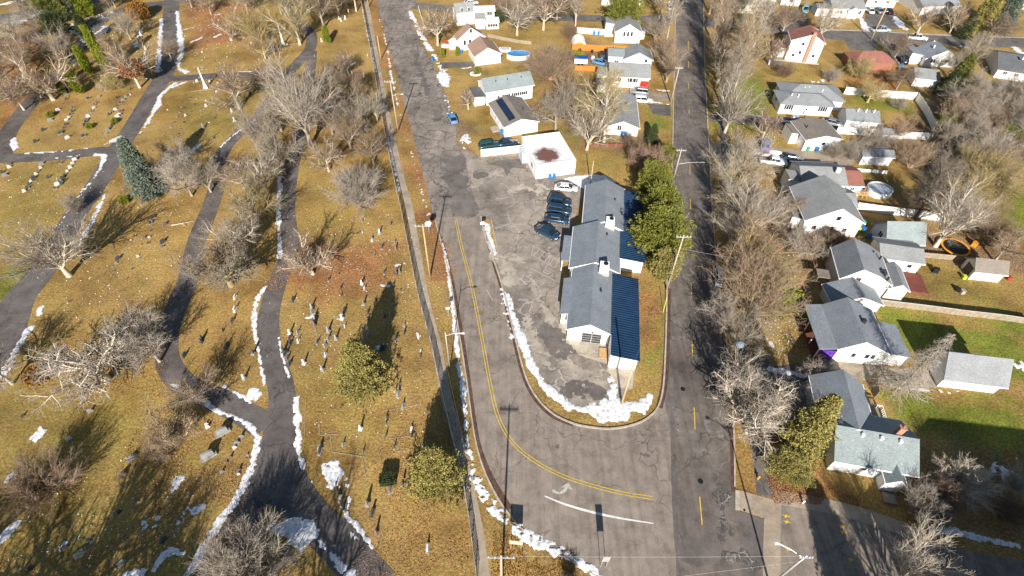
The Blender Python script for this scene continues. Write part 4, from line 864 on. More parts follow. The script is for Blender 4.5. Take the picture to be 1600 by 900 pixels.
# far row beyond the top street
def small(label, A, B, eave, peak, far, wall='white', roof='rgrey', axis='x', nm='house', cat='house', wins=2, **k):
    hs = auto(nm, label, cat, A, B, M[wall], M[roof], eave, peak, far, axis, far_z=0 if axis == 'x' else None, **k)
    for i in range(wins): hs.window('n', (i+.7)/(wins+.4), 1.2, .9, 1.0)
    return hs
small('distant white house with pale roof at the top edge above the evergreen', (940, 8), (1000, 9), -6, -16, (998, -18), roof='rlight')
small('distant white bungalow at the top edge beyond the dirt yard', (700, -4), (722, -5), -18, -26, (720, -28), roof='rgrey')
# ---- east of the dark street, top to bottom
r14 = small('tall cream house at the top edge right of the dark street', (1146, 20), (1205, 23), -6, -20, (1200, -24), 'cream', 'rlight', wins=3)
r15 = small('white flat fronted garage at the top edge', (1219, 8), (1248, 10), -6, -14, (1246, -16), roof='rlight', wins=1)
r13 = small('white bungalow with grey roof and small gabled entrance', (1297, 27), (1346, 28), 13, 0, (1345, 0), wins=0)
r13.window('n', .28, 1.3, .6, .8, n=1); r13.window('n', .85, 1.1, 1.2, 1.1); r13.door('n', .6)
r13.block(r13.w*.47, r13.w*.75, -1.0, -.02, 2.4, .9, 'y', over=.2, name='porch_wall', rname='porch_roof')
r13.block(-4.6, -.3, .8, 5.0, 2.3, .7, 'x', over=.25, roof=M['rdark'], name='garage_wall', rname='garage_roof')
r12 = House('house', 'tall white house with red brown roof and brick chimney stripe on its wall', 'house', (1226, 93.5), (1275, 98.5), M['white'], M['rred'])
hz = r12.zat(0, 0, 62.5); dz = r12.loc((1251, 43), hz+1.2)[1]; r12.block(0, r12.w, 0, max(6, min(11, dz)), min(hz, 5.8), 1.9, 'y', ridge=.58, over=.3)
LOG.append(('R12', round(r12.w, 1), round(dz, 1), round(hz, 1)))
m = MB(); m.box(r12.w*.55, -.5, 0, r12.w*.66, -.02, min(hz, 5.8)+2.6); m.build('chimney', M['brick'], r12.T)
for p, z in ((.38, 4.3), (.38, 2.0), (.2, 1.2), (.82, 1.4)): r12.window('n', p, z, .7, .8, n=1)
r12.block(-1.9, -.1, 1.5, 7, 2.4, .3, 's', over=.2, name='annex_wall', rname='annex_roof'); m = MB(); m.box(-3, -1.0, 0, r12.w+.5, -.55, .25); m.build('foundation_edge', M['conc'], r12.T)
r16 = small('low house with red brown hipped roof behind the white house row', (1329, 110), (1391, 110), 100, 82, (1386, 83), 'brickw', 'rred', axis='h', wins=0, rise=1.7)
r17 = auto('house', 'blue grey roofed white house beside the parked white pickup', 'house', (1440, 104), (1490, 105), M['white'], M['rslate'], 91, 79, (1480, 77), 'y')
r17.window('n', .25, 1.2, 1.2, .9); r17.window('n', .65, 1.2, .8, 1.0); r17.block(-3.4, -.1, 1.5, 9, 2.5, .6, 's', over=.2, name='annex_wall', rname='annex_roof')
for x, y in ((.3, 3), (.45, 6), (.35, 8)): r17.vent(r17.w*x, y, 4.3, .15, .35, M['trim'])
r18 = small('garage with pale front standing before the blue grey house', (1424, 134), (1459, 138), 123, 108, (1452, 108), 'white', 'rgrey', nm='garage', cat='garage', wins=0)
r18.door('n', .3, 2.4, 2.0, garage=True); r18.door('n', .72, 2.4, 2.0, garage=True)
r19 = small('wide white house with dark roof at the right edge near the thicket', (1552, 121), (1612, 131), 112, 86, (1590, 84), 'white', 'rdark', wins=3)
r19.vent(5, 4, 4.6, .2, .4, M['trim'], sq=True); r19.vent(8, 5, 5, .25, .5, M['brick'], sq=True)
r20 = small('pale roofed house at the top edge behind two leaning trees', (1436, 24), (1492, 22), 10, -14, (1490, -14), 'white', 'rlight', wins=0)
r21 = small('white house at the upper right corner', (1592, 14), (1640, 16), 4, -8, (1635, -10), 'white', 'rwhite', wins=0)
r22 = small('teal roofed white house at the top edge by the wide driveway', (1352, 10), (1396, 12), 3, -10, (1393, -10), 'white', 'rteal', wins=2)
r9 = House('house', 'long pale ranch house with light hipped roof and shuttered windows', 'house', (1214.5, 177), (1295, 182), M['white'], M['rlight'])
hz = min(3.3, r9.zat(0, 0, 162)); LOG.append(('R9', r9.w, hz)); yb = r9.loc((1226.7, 130), hz)[1]
r9.block(.0, r9.w, 0, 6.4, hz, 1.3, 'h', over=.45); r9.block(1.6, r9.w+3.2, 3.0, yb, hz+.02, 1.75, 'h', over=.45)
for p in (.17, .52, .82): r9.window('n', p, 1.2, 1.0 if p != .52 else .5, 1.1 if p != .52 else .5, shut=p != .52, n=2 if p != .52 else 1)
r9.window('l', .6, 1.2, 1.2, 1.1)
for x, y in ((4, 1.9), (2.6, 2.3), (6.5, 6), (7.6, 6.2), (10.5, 5.2)): r9.vent(x, y, hz+1.1, .12, .55, M['trim'])
r10 = auto('garage', 'white garage with light grey roof beside the long pale ranch house', 'garage', (1317.5, 200.5), (1366, 204.5), M['white'], M['rlight'], 190.5, 172, (1366, 173), 'x', far_z=0)
for x in (.3, .55, .8): r10.vent(r10.w*x, 1.5, 4.0, .1, .4, M['trim'])
r8 = auto('house', 'white gabled cottage with weathered brown roof and two bins at its wall', 'house', (1252.5, 235.5), (1305, 234), M['white'], M['rtan'], 218, 212, (1295, 189), 'y')
r8.window('n', .55, 1.3, .8, .7, n=1); r8.block(-1.9, -.1, 3.0, 6.8, 2.4, .35, 's', over=.3, name='annex_wall', rname='annex_roof')
for x, y in ((.2, 4), (.35, 8), (.45, 10)): r8.vent(r8.w*x, y, 3.6, .12, .4)
r11 = auto('garden_shed', 'long white shed half hidden by bare shrubs', 'shed', (1342, 257), (1388, 259), M['white'], M['rlight'], 248, 241, (1389, 238), 'x', far_z=0)
r7 = auto('house', 'grey roofed white house with red brown roofed end beside the wooden deck', 'house', (1247.5, 303), (1313, 305.5), M['white'], M['rgrey'], 286.5, 261, (1312.8, 256), 'x', far_z=0)
r7.window('n', .9, 1.2, .7, 1.1, n=1); r7.block(r7.w+.4, r7.w+3.4, 0.05, r7.blocks[0][3]-.6, r7.blocks[0][4]-.1, 1.1, 'x', over=.25, roof=M['rred'], name='wing_wall', rname='wing_roof'); r7.window('n', .4, 1.3, .7, .7, b=1)
r7.block(-2.6, -.1, 1.0, 4.0, 2.5, .4, 's', over=.3, name='porch_wall', rname='porch_roof'); r7.vent(r7.w*.8, 2.0, 4.6, .45, .35, M['trim'])
r6 = auto('house', 'big white gabled house with grey roof behind the tangle of bare shrubs', 'house', (1248.6, 365), (1333.6, 370), M['white'], M['rgrey'], 342, 325, (1242+72, 297), 'y', over=.4)
dd = r6.blocks[0][3]; LOG.append(('R6', dd))
for p, z in ((.55, 3.6), (.2, 1.2), (.52, 1.2), (.76, 1.0)): r6.window('n', p, z, .8, .9, n=1)
for y in (2.5, 4.2, 6.0): r6.vent(r6.w*.33, y, r6.blocks[0][4]+1.4, .16, .4, M['trim'])
r6.block(r6.w*.62, r6.w+1.0, dd*.55, dd*.55+5.5, 2.9, 1.0, 'x', over=.35, name='wing_wall', rname='wing_roof')
r6.block(-1.8, -.1, 1.5, 5.5, 2.4, .4, 's', over=.3, name='porch_wall', rname='porch_roof')
r5 = auto('garage', 'pale garage with streaked grey roof beside the blue bins', 'garage', (1378, 392), (1432, 393), M['white'], M['rteal'], 379, 347, (1437.8, 351), 'x', far_z=0, over=.4)
r5.window('l', .5, 1.3, 1.0, 1.0)
r4 = House('house', 'large cream house with long light grey roof, stone edging and a side awning', 'house', (1300, 457), (1352, 465), M['cream'], M['rlight'])
z4 = 3.9; Pk = r4.loc((1349, 418), 6.2); Ef = r4.loc((1336.7, 376.7), 6.2); Re = r4.loc((1388, 443), 3.6); LOG.append(('R4', r4.w, Pk, Ef, Re))
pkx = Pk[0]; dep = 6.9; rx = pkx+ (Re[0]-pkx)
r4.block(0, rx, 0, dep, z4, 0, 'y', prof=[(0, z4), (pkx, 6.1), (pkx+(rx-pkx)*.55, 5.2), (rx, 3.9)], over=.4)
r4.window('n', .35, 3.2, .8, .9, n=1); r4.window('n', .22, 1.0, 1.3, .9)
s4 = r4.loc((1375, 470), 0); s5 = r4.loc((1401, 473), 0); zr = 3.3
r4.block(s4[0], s5[0], s4[1], s4[1]+5.0, zr, .9, 'y', over=.3, name='wing_wall', rname='wing_roof')
aw = r4.loc((1378, 441), 2.8); m = MB(); m.prism([(aw[0]-2.2, 2.5), (aw[0]+.7, 2.6), (aw[0]+.7, 2.7), (aw[0]-2.2, 2.6)], s4[1]+.6, s4[1]+2.0, 'y'); m.build('awning', M['rtan'], r4.T)
t4 = r4.loc((1404, 425), 0); t5 = r4.loc((1428, 427), 0)
r4.block(t4[0]-4.0, t5[0], t4[1], t4[1]+5.0, 2.7, .9, 'x', over=.3, name='rear_wing_wall', rname='rear_wing_roof', roof=M['rgrey']); r4.window('n', .75, 1.3, .7, .7, b=2, n=1)
for px_, py_ in ((1364, 394), (1376, 402), (1388, 435)):
    g = r4.loc((px_, py_), 5.0); r4.vent(g[0], g[1], 4.9, .16, .35)
g = r4.loc((1380, 424), 5.0); m = MB(); m.box(g[0]-.5, g[1]-.5, 4.4, g[0]+.5, g[1]+.5, 5.1); m.build('skylight', M['glass'], r4.T)
m = MB(); g0 = r4.loc((1410, 450), .4); g1 = r4.loc((1436, 427), .4); m.box(g0[0], g0[1]-.4, 0, g0[0]+4.0, g1[1]-.2, .4); m.build('deck', M['rdeck'], r4.T)
m = MB(); g0 = r4.loc((1286, 428), 2.3); m.box(g0[0]-1.0, g0[1]-1.0, 2.3, g0[0]+1.0, g0[1]+1.0, 2.45)
for sx in (-.9, .85): m.box(g0[0]+sx, g0[1]-.95, 0, g0[0]+sx+.08, g0[1]-.87, 2.3)
m.build('porch_canopy', M['rtan'], r4.T)
r3 = House('house', 'white house with charcoal grey gable roof and a colourful front porch', 'house', (1297.6, 563.5), (1372, 570.5), M['white'], M['rslate'])
pk3 = r3.loc((1351, 530), 5.2); lf = r3.loc((1278.7, 540.6), 2.9); rt = r3.loc((1382.6, 551), 3.0); far3 = r3.loc((1337, 470), 5.2); LOG.append(('R3', r3.w, pk3, lf, rt, far3))
d3 = 8.0; 
r3.block(0, r3.w, 0, d3, 3.2, 0, 'y', prof=[(0, 3.35), (pk3[0], 5.2), (r3.w, 3.1)], over=.35)
lx = lf[0]; m = MB(); m.prism([(lx, 2.75), (-.42, 3.2), (-.42, 3.34), (lx, 2.89)], -.35, d3+.35, 'y'); pr = m.build('porch_roof', M['rslate'], r3.T)
for yy in (0, d3*.33, d3*.66, d3-.1):
    m = MB(); m.box(lx+.25, yy, 0, lx+.38, yy+.13, 2.8); m.build('porch_post', M['trim'], r3.T)
m = MB(); m.box(lx+.2, .1, 0, -.02, d3-.2, .35); m.build('porch_floor', M['rdeck'], r3.T)
m = MB(); m.box(lx+.3, 0.02, .4, -.05, .08, 2.3); m.build('printed_curtain', simple('printed_cloth', (.10, .03, .30), .8, .9, 1.6), r3.T)
m = MB()
for k, (a, b_) in enumerate(((.5, 1.1),)): m.box(lx+a, -.02, .7+.2*k, lx+b_, .015, 1.3+.2*k)
m.build('printed_motif', M['orangep'], r3.T)
for p in (.36, .64, .76): r3.window('n', p, 1.4, .6, .9, n=1)
g = r3.loc((1348, 500), 5.2); r3.vent(g[0]+.2, g[1], 5.1, .3, .25, sq=True)
a3 = r3.loc((1406, 574), 0); r3.block(r3.w+.05, max(r3.w+3.2, a3[0]), .2, 6.0, 2.4, .5, 's', over=.25, name='annex_wall', rname='annex_roof')
r3b = auto('garage', 'white gabled garage with charcoal roof tucked behind the house with the colourful porch', 'garage', (1293, 487), (1366, 489), M['white'], M['rslate'], 476, 463, (1362, 448), 'y', over=.35)
r2 = auto('garage', 'white garage with light grey roof standing alone at the end of the pale driveway', 'garage', (1464, 603.5), (1552.5, 614.5), M['white'], M['rlight'], 588, 556.5, (1556, 559), 'x', far_z=0, over=.45)
r2.door('l', .5, 3.6, 2.1, garage=True)
r1 = House('house', 'white corner house with grey green roof, brick chimney and a small gabled entrance', 'house', (1292, 733), (1407, 754), M['white'], M['rteal'])
hE = 3.2; e0 = r1.loc((1303, 711), hE); rd = r1.loc((1432, 685.5), 5.2); LOG.append(('R1', r1.w, e0, rd, r1.loc((1429, 733), hE), r1.loc((1402, 662), hE)))
dp = 6.7; r1.block(0, r1.w, 0, dp, hE, 1.9, 'x', over=.5)
for x in (.3, .55, .8): r1.vent(r1.w*x, dp*.40, 5.0, .16, .3, M['trim'], sq=True)
g = r1.loc((1399, 677), 5.6); r1.chimney(r1.w*.80, dp*.58, 6.3, .7, .55, 3.6)
for p in (.42, .5, .56): r1.window('n', p, 1.4, .55, 1.0, n=1)
for p in (.90, .95): r1.window('n', p, 1.4, .5, 1.0, n=1)
r1.block(r1.w*.66, r1.w*.87, -1.5, -.05, 2.5, .9, 'y', over=.3, name='entrance_wall', rname='entrance_roof'); r1.door('n', .5, b=1)
m = MB(); m.box(r1.w*.68, -3.2, .05, r1.w*.85, -1.9, .35); m.build('entrance_step', M['rtan'], r1.T)
g = r1.loc((1360, 732), 3.2); m = MB(); m.tube((g[0], -1.0, 3.2), (g[0]+.12, -1.35, 3.3), .42, .42, n=14); m.build('satellite_dish', M['trim'], r1.T)
ya = r1.loc((1343, 672), 5.2)[1]; xa = r1.loc((1343, 672), 5.2)[0]; yz = r1.loc((1322, 583), 5.2)[1]; LOG.append(('R1 wing', xa, ya, yz))
r1.block(xa-3.2, xa+3.0, 3.6, yz, 3.1, 2.15, 'y', over=.4, roof=M['rslate'], name='wing_wall', rname='wing_roof')
m = MB(); px0 = xa+3.6
for a_, b_, c_, d_ in ((px0, px0+3.0, dp+3.9, dp+4.0), (px0+2.9, px0+3.0, dp+.8, dp+3.9)):
    m.box(a_, b_ and c_, .9, b_, d_, 1.0)
    n_ = 10
    for k in range(n_): m.box(a_+(b_-a_)*k/n_, c_+(d_-c_)*k/n_, 0.3, a_+(b_-a_)*k/n_+.05, c_+(d_-c_)*k/n_+.05, .9)
m.build('deck_railing', M['trim'], r1.T); m = MB(); m.box(px0, dp+.8, 0, px0+3.0, dp+4.0, .3); m.build('deck', M['fencet'], r1.T)
r24 = auto('garden_shed', 'beige shed with weathered roof and dark barn door on the back lawn', 'shed', (1512.5, 436.5), (1559, 441.5), M['cream'], M['rtan'], 428, 407, (1561, 410), 'x', far_z=0, over=.3)
r24.door('l', .5, 1.8, 1.9, mat=M['solar'])
r25 = auto('garden_shed', 'small ribbed white shed at the end of the white fence', 'shed', (1373, 224), (1396, 225), M['white'], M['rslate'], 215, 205, (1400, 206), 'x', far_z=0, over=.2)
ob = thing('apartment_building', 'large gabled apartment building south of the wide lot whose shadow falls on the lawns', 'building', (0, 0, 0), 0)
m = MB(); m.prism([(44, 0), (44, 7.8), (57, 13.1), (90, 11.0), (90, 0)], -25, 12, 'y'); m.build('wall', M['tanw'], ob)
m = MB(); m.prism([(43.6, 7.66), (57, 13.12), (90.5, 11.0), (90.5, 11.2), (57, 13.35), (43.6, 7.86)], -25.4, 12.3, 'y'); m.build('roof', M['rgrey'], ob)
if __name__ == '__main__':
    for r__ in LOG: print('LOG', r__)
# ================================================================== VEGETATION
def perp(D):
    a = np.where(np.abs(D[:, 2:3]) < .9, np.array([[0, 0, 1.]]), np.array([[1., 0, 0]])); u = np.cross(D, a); u /= np.linalg.norm(u, axis=1, keepdims=True)+1e-9
    return u, np.cross(D, u)
def tubes(PT, RD, n):
    N, K, _ = PT.shape; T = np.empty_like(PT); T[:, 1:-1] = PT[:, 2:]-PT[:, :-2]; T[:, 0] = PT[:, 1]-PT[:, 0]; T[:, -1] = PT[:, -1]-PT[:, -2]
    T = T.reshape(-1, 3); T /= np.linalg.norm(T, axis=1, keepdims=True)+1e-9
    u, v = perp(T); a = np.arange(n)*2*np.pi/n
    V = PT.reshape(-1, 1, 3)+RD.reshape(-1, 1, 1)*(u[:, None]*np.cos(a)[None, :, None]+v[:, None]*np.sin(a)[None, :, None])
    V = V.reshape(-1, 3); b = (np.arange(N)[:, None]*K+np.arange(K-1)[None]).reshape(-1, 1)*n; i = np.arange(n)[None]; j = (i+1) % n
    Fq = np.stack([b+i, b+j, b+n+j, b+n+i], -1).reshape(-1, 4); return V, Fq
def grow(rs, P0, D0, L0, R0, spec, segs, trop, jit):
    """levels of branches; spec rows: (children, t0, t1, angle, angle sd, length ratio, radius ratio)"""
    lev = []; P_, D, L, R = P0, D0, L0, R0
    for li in range(len(spec)+1):
        k = segs[li]; N = len(P_); pts = [P_]; d = D.copy()
        for s in range(k):
            d = d+rs.randn(N, 3)*jit[li]+np.array([[0, 0, trop[li]]]); d /= np.linalg.norm(d, axis=1, keepdims=True); pts.append(pts[-1]+d*(L/k)[:, None])
        PT = np.stack(pts, 1); PT[:, :, 2] = np.maximum(PT[:, :, 2], 0.0 if li == 0 else .25)
        tp = np.linspace(1, .45 if li < len(spec) else .5, k+1)[None]; RD = R[:, None]*tp; lev.append((PT, RD))
        if li == len(spec): break
        c, t0, t1, an, sd_, lr, rr = spec[li]; M_ = N*c
        t = np.tile(np.linspace(t0, t1, c), N)+rs.uniform(-.5, .5, M_)*(t1-t0)/max(1, c); t = np.clip(t, 0.02, .995); pi = np.repeat(np.arange(N), c)
        f = t*k; i0 = np.minimum(f.astype(int), k-1); fr = (f-i0)[:, None]; P1 = PT[pi, i0]*(1-fr)+PT[pi, i0+1]*fr
        pd = PT[pi, i0+1]-PT[pi, i0]; pd /= np.linalg.norm(pd, axis=1, keepdims=True)+1e-9; u, v = perp(pd)
        ph = np.tile(np.arange(c)*2.4, N)+np.repeat(rs.uniform(0, 6.28, N), c)+rs.randn(M_)*.4; a = np.radians(an+rs.randn(M_)*sd_)
        d2 = pd*np.cos(a)[:, None]+(u*np.cos(ph)[:, None]+v*np.sin(ph)[:, None])*np.sin(a)[:, None]
        L2 = L[pi]*lr*rs.uniform(.7, 1.2, M_)*(1.15-.45*t); R2 = np.maximum(R[pi]*rr*(1.1-.5*t), .0115); P_, D, L, R = P1, d2, L2, R2
    return lev
def bare(seed, form, h):
    rs = np.random.RandomState(seed); z3 = np.zeros((1, 3)); up = np.array([[0, 0, 1.]])
    if form == 'oak':
        lev = grow(rs, z3, up, np.array([h*.42]), np.array([h*.028]), [(10, .42, 1.0, 50, 12, 1.2, .55), (9, .18, 1, 42, 12, .52, .55), (7, .12, 1, 44, 14, .6, .55), (5, .1, 1, 46, 15, .6, .6)], [5, 6, 4, 3, 2], [.02, .05, .03, .02, .0], [.04, .13, .15, .18, .2])
    elif form == 'spread':
        lev = grow(rs, z3, up, np.array([h*.22]), np.array([h*.04]), [(9, .45, 1.0, 52, 9, 2.7, .5), (10, .14, 1, 45, 14, .48, .55), (8, .1, 1, 48, 16, .55, .55), (4, .1, 1, 50, 18, .58, .6)], [3, 9, 5, 3, 2], [.0, .04, .07, .06, .0], [.04, .15, .2, .2, .25])
    elif form == 'vase':
        lev = grow(rs, z3, up, np.array([h*.20]), np.array([h*.030]), [(12, .5, 1.0, 31, 12, 3.3, .45), (9, .22, 1, 28, 9, .42, .55), (7, .15, 1, 32, 10, .6, .55), (4, .1, 1, 34, 12, .6, .6)], [3, 8, 4, 3, 2], [.0, .015, .02, .02, .0], [.03, .07, .1, .12, .15])
    elif form == 'tall':
        lev = grow(rs, z3, up, np.array([h*.85]), np.array([h*.020]), [(18, .26, .98, 34, 9, .46, .40), (9, .2, 1, 38, 12, .45, .5), (7, .15, 1, 42, 14, .55, .55), (4, .1, 1, 42, 15, .62, .7)], [8, 5, 4, 3, 2], [.0, .06, .04, .03, .0], [.03, .09, .14, .16, .2])
    elif form == 'bush':
        n = 26; a = rs.uniform(0, 6.28, n); t = np.radians(rs.uniform(8, 48, n)); D = np.stack([np.sin(t)*np.cos(a), np.sin(t)*np.sin(a), np.cos(t)], 1)
        lev = grow(rs, D*[[.25, .25, 0]], D, rs.uniform(.6, 1.0, n)*h*.85, np.full(n, h*.010), [(8, .2, 1, 32, 10, .5, .55), (7, .15, 1, 36, 12, .5, .6), (5, .1, 1, 38, 15, .58, .7)], [5, 4, 3, 2], [.02, .04, .02, 0], [.08, .12, .15, .2])
    elif form == 'ball':
        n = 60; a = rs.uniform(0, 6.28, n); t = np.radians(rs.uniform(3, 66, n)); D = np.stack([np.sin(t)*np.cos(a), np.sin(t)*np.sin(a), np.cos(t)], 1)
        lev = grow(rs, D*[[.3, .3, 0]], D, rs.uniform(.75, 1.0, n)*h*.8, np.full(n, h*.007), [(11, .25, 1, 26, 8, .42, .65), (9, .2, 1, 30, 10, .55, .8)], [4, 3, 2], [.02, .02, 0], [.07, .1, .14])
    elif form == 'snag':
        lev = grow(rs, z3, up, np.array([h*1.0]), np.array([h*.010]), [(190, .08, .99, 80, 8, .25, .22), (8, .2, 1, 45, 10, .34, .6)], [10, 4, 2], [.0, -.12, -.03], [.008, .04, .12])
        PT, RD = lev[1]; s = np.clip(1.15-.95*PT[:, 0, 2:3]/h, .2, 1)[:, :, None]; base = PT[:, :1]; np.copyto(PT, base+(PT-base)*s)
        lev = lev[:2]+grow(rs, PT[:, 0], PT[:, -1]-PT[:, 0], np.linalg.norm(PT[:, -1]-PT[:, 0], axis=1), np.full(len(PT), .035), [(9, .15, .95, 50, 12, .4, .7)], [4, 2], [-.1, -.05], [.03, .1])[1:]
    k = 3 if form not in ('bush', 'ball', 'snag') else (2 if form == 'snag' else 1)
    def pack(ls, ns):
        V, Fs, o = [], [], 0
        for (PT, RD), n in zip(ls, ns):
            v, f = tubes(PT, RD, n); V.append(v); Fs.append(f+o); o += len(v)
        return np.concatenate(V), np.concatenate(Fs)
    return pack(lev[:k], [7, 5, 4][:k]), pack(lev[k:], [3]*(len(lev)-k))
PROTO = {}
def bare_proto(form, h, seed):
    key = (form, h, seed)
    if key not in PROTO:
        a, b = bare(seed, form, h); PROTO[key] = (rawmesh('trunk', *a, BARK['grey'], True), rawmesh('crown', *b, BARK['grey']))
    return PROTO[key]
def setmat(o, m):
    o.material_slots[0].link = 'OBJECT'; o.material_slots[0].material = m
FH = dict(oak=12, spread=11, vase=12, tall=13, bush=7, ball=5, snag=13)
rt_ = random.Random(11)
def tree(form, base, h, label, bark='grey', twig=None, group='bare winter trees', name=None, seed=None, world=False, rz=None, sx=1.0):
    P3 = base if world else G(*base); sd_ = seed if seed is not None else rt_.randint(1, {'oak': 4, 'spread': 3, 'vase': 3, 'tall': 4, 'bush': 3, 'ball': 2, 'snag': 1}[form])
    tr, crn = bare_proto(form, FH[form], sd_*13+5); shrub = form in ('bush', 'ball')
    T = thing(name or ('bare_shrub' if shrub else 'bare_tree'), label, 'shrub' if shrub else 'tree', (*P3, -.02), rz if rz is not None else rt_.uniform(0, 6.28), group)
    s = h*(1.12 if not shrub else 1.0)/FH[form]; T.scale = (s*sx, s*sx, s)
    a = link('stems' if shrub else 'trunk', tr, T); b = link('crown', crn, T); setmat(a, BARK[bark]); setmat(b, BARK[twig or bark]); return T

# foliage: tufts of small faces
def tufts(rs, C, Dr, size, per, flat=.5, asp=2.6):
    N = len(C); C = np.repeat(C, per, 0); Dr = np.repeat(Dr, per, 0); n = len(C)
    d = Dr+rs.randn(n, 3)*.75; d /= np.linalg.norm(d, axis=1, keepdims=True)+1e-9; s = size*rs.uniform(.6, 1.3, n)[:, None]
    q = np.cross(d, rs.randn(n, 3)); q /= np.linalg.norm(q, axis=1, keepdims=True)+1e-9; C = C+rs.randn(n, 3)*size*flat
    V = np.stack([C-q*s/asp, C+q*s/asp, C+d*s], 1).reshape(-1, 3); Fq = np.arange(n*3).reshape(-1, 3); return V, Fq
def conifer(seed, kind):
    rs = np.random.RandomState(seed)
    if kind == 'spruce':   # narrow to broad cone, h 12
        h = 12; nb = 230; z = .6+(h-.9)*np.sort(rs.uniform(0, 1, nb))**.85; rad = 2.9*(1-z/h)**.85+.25; droop = -.12
    elif kind == 'pine':   # broad irregular crown h 9
        h = 9; nb = 260; z = .5+(h-.8)*np.sort(rs.uniform(0, 1, nb)); rad = 5.6*np.clip(1-(z/h), .0, 1)**.85*rs.uniform(.6, 1.15, nb)+.25; droop = .06
    elif kind == 'blob':   # rounded pine crown carried on a trunk h 8.5
        h = 8.5; nb = 240; z = 2.0+(h-2.2)*np.sort(rs.uniform(0, 1, nb)); rad = 3.7*np.sqrt(np.clip(1-((z-4.8)/4.0)**2, .03, 1))*rs.uniform(.5, 1.15, nb); droop = .22
    elif kind == 'arb':    # column h 6
        h = 6; nb = 210; z = .2+(h-.4)*np.sort(rs.uniform(0, 1, nb)); rad = .95*np.sqrt(np.clip(1-(z/h)**2.2, 0, 1))+.12; droop = .9
    elif kind == 'low':    # spreading juniper h 1.8
        h = 1.8; nb = 170; z = .2+(h-.3)*rs.uniform(0, 1, nb); rad = 2.6*np.sqrt(np.clip(1-(z/h)**2, .05, 1))*rs.uniform(.6, 1.1, nb); droop = .25
    a = rs.uniform(0, 6.28, nb); dr = np.stack([np.cos(a), np.sin(a), np.full(nb, droop)+rs.randn(nb)*.12], 1); B = np.stack([np.zeros(nb), np.zeros(nb), z*(1-.25*(kind == 'low'))], 1)
    K = 5; t = np.linspace(0, 1, K)[None, :, None]; sag = np.zeros((nb, K, 3)); sag[:, :, 2] = -.10*rad[:, None]*(t[0, :, 0]**2)[None] if kind in ('spruce', 'pine') else 0
    PT = B[:, None]+dr[:, None]*rad[:, None, None]*t+sag; tr = np.zeros((1, 9, 3)); tr[0, :, 2] = np.linspace(0, h*.97, 9); tr[0, 1:, :2] = rs.randn(8, 2)*.03*h/9
    v1, f1 = tubes(tr, np.linspace(h*.022, .03, 9)[None], 7); v2, f2 = tubes(PT, np.linspace(.05, .015, K)[None]*np.ones((nb, 1)), 3)
    trunk = (np.concatenate([v1, v2]), np.concatenate([f1, f2+len(v1)]))
    # sprays along each limb
    m = {'spruce': 13, 'pine': 13, 'blob': 12, 'arb': 9, 'low': 9}[kind]; tt = rs.uniform(.22 if kind != 'arb' else .45, 1.02, (nb, m)); bi = np.repeat(np.arange(nb), m); tt = tt.ravel()
    side = rs.randn(nb*m, 3)*np.array([[.20, .20, .10]])*rad[bi][:, None]*(.35+.65*tt)[:, None]
    if kind in ('arb',): side *= .8
    C = B[bi]+dr[bi]*(rad[bi]*tt)[:, None]+side; C[:, 2] -= (.10*rad[bi]*tt**2 if kind in ('spruce', 'pine') else 0)
    C[:, 2] = np.maximum(C[:, 2], .15)
    D = dr[bi]+side*.5+np.array([[0, 0, .25 if kind != 'spruce' else -.05]]); size = {'spruce': .26, 'pine': .27, 'blob': .26, 'arb': .24, 'low': .26}[kind]
    V, Fq = tufts(rs, C, D, size, 20 if kind != 'arb' else 10, .75, 2.6); return trunk, (V, Fq)
def con_proto(kind, seed):
    k = ('c', kind, seed)
    if k not in PROTO:
        a, b = conifer(seed, kind); PROTO[k] = (rawmesh('trunk', *a, BARK['dark'], True), rawmesh('crown', *b, LEAF['spruce']))
    return PROTO[k]
CH = dict(spruce=12, pine=9, blob=8.5, arb=6, low=1.8)
def evergreen(kind, base, h, label, leaf='spruce', sx=1.0, group='evergreen trees', name='evergreen_tree', seed=1, world=False, cat=None):
    P3 = base if world else G(*base); a, b = con_proto(kind, seed); s = h/CH[kind]
    T = thing(name, label, cat or ('shrub' if 'shrub' in name else 'tree'), (*P3, -.02), rt_.uniform(0, 6.28), group); T.scale = (s*sx, s*sx, s)
    link('trunk', a, T); c = link('crown', b, T); setmat(c, LEAF[leaf]); return T
def leafcluster(T, name, leaf, n, r, z, size=.3, seed=3, flat=1.0):
    rs = np.random.RandomState(seed); d = rs.randn(n, 3); d /= np.linalg.norm(d, axis=1, keepdims=True); C = d*(r*rs.uniform(.45, 1, n)**.4)[:, None]; C[:, 2] = C[:, 2]*flat+z
    V, Fq = tufts(rs, C, d, size, 4, .5, 1.6); V[:, 2] = np.maximum(V[:, 2], .03); o = link(name, rawmesh(name, V, Fq, LEAF[leaf]), T); return o

t_ = tree
# cemetery, upper left
t_('spread', (84, 156), 13, 'leaning bare tree with pale limbs beside the looping lane, upper left', 'pale', 'tan', seed=1)
t_('oak', (38, 172), 9, 'small bare tree at the left edge beside the looping lane', 'pale', 'brown')
t_('oak', (12, 150), 11, 'brown bare tree at the left edge under the looping lane', 'grey', 'tan')
t_('oak', (2, 120), 12, 'tan crowned bare tree at the left edge above the looping lane', 'grey', 'tan')
t_('vase', (44, 118), 11, 'bare tree with tan twigs inside the upper left lane loop', 'grey', 'tan')
t_('oak', (70, 90), 10, 'grey bare tree behind the narrow columnar evergreens', 'grey', 'brown')
t_('vase', (106, 98), 10, 'grey twiggy tree left of the tall columnar evergreens', 'grey', 'grey')
t_('oak', (30, 72), 9, 'violet grey bare tree near the far upper left street', 'grey', 'silver')
t_('oak', (60, 52), 9, 'grey bare tree beside the far upper left street', 'grey', 'silver')
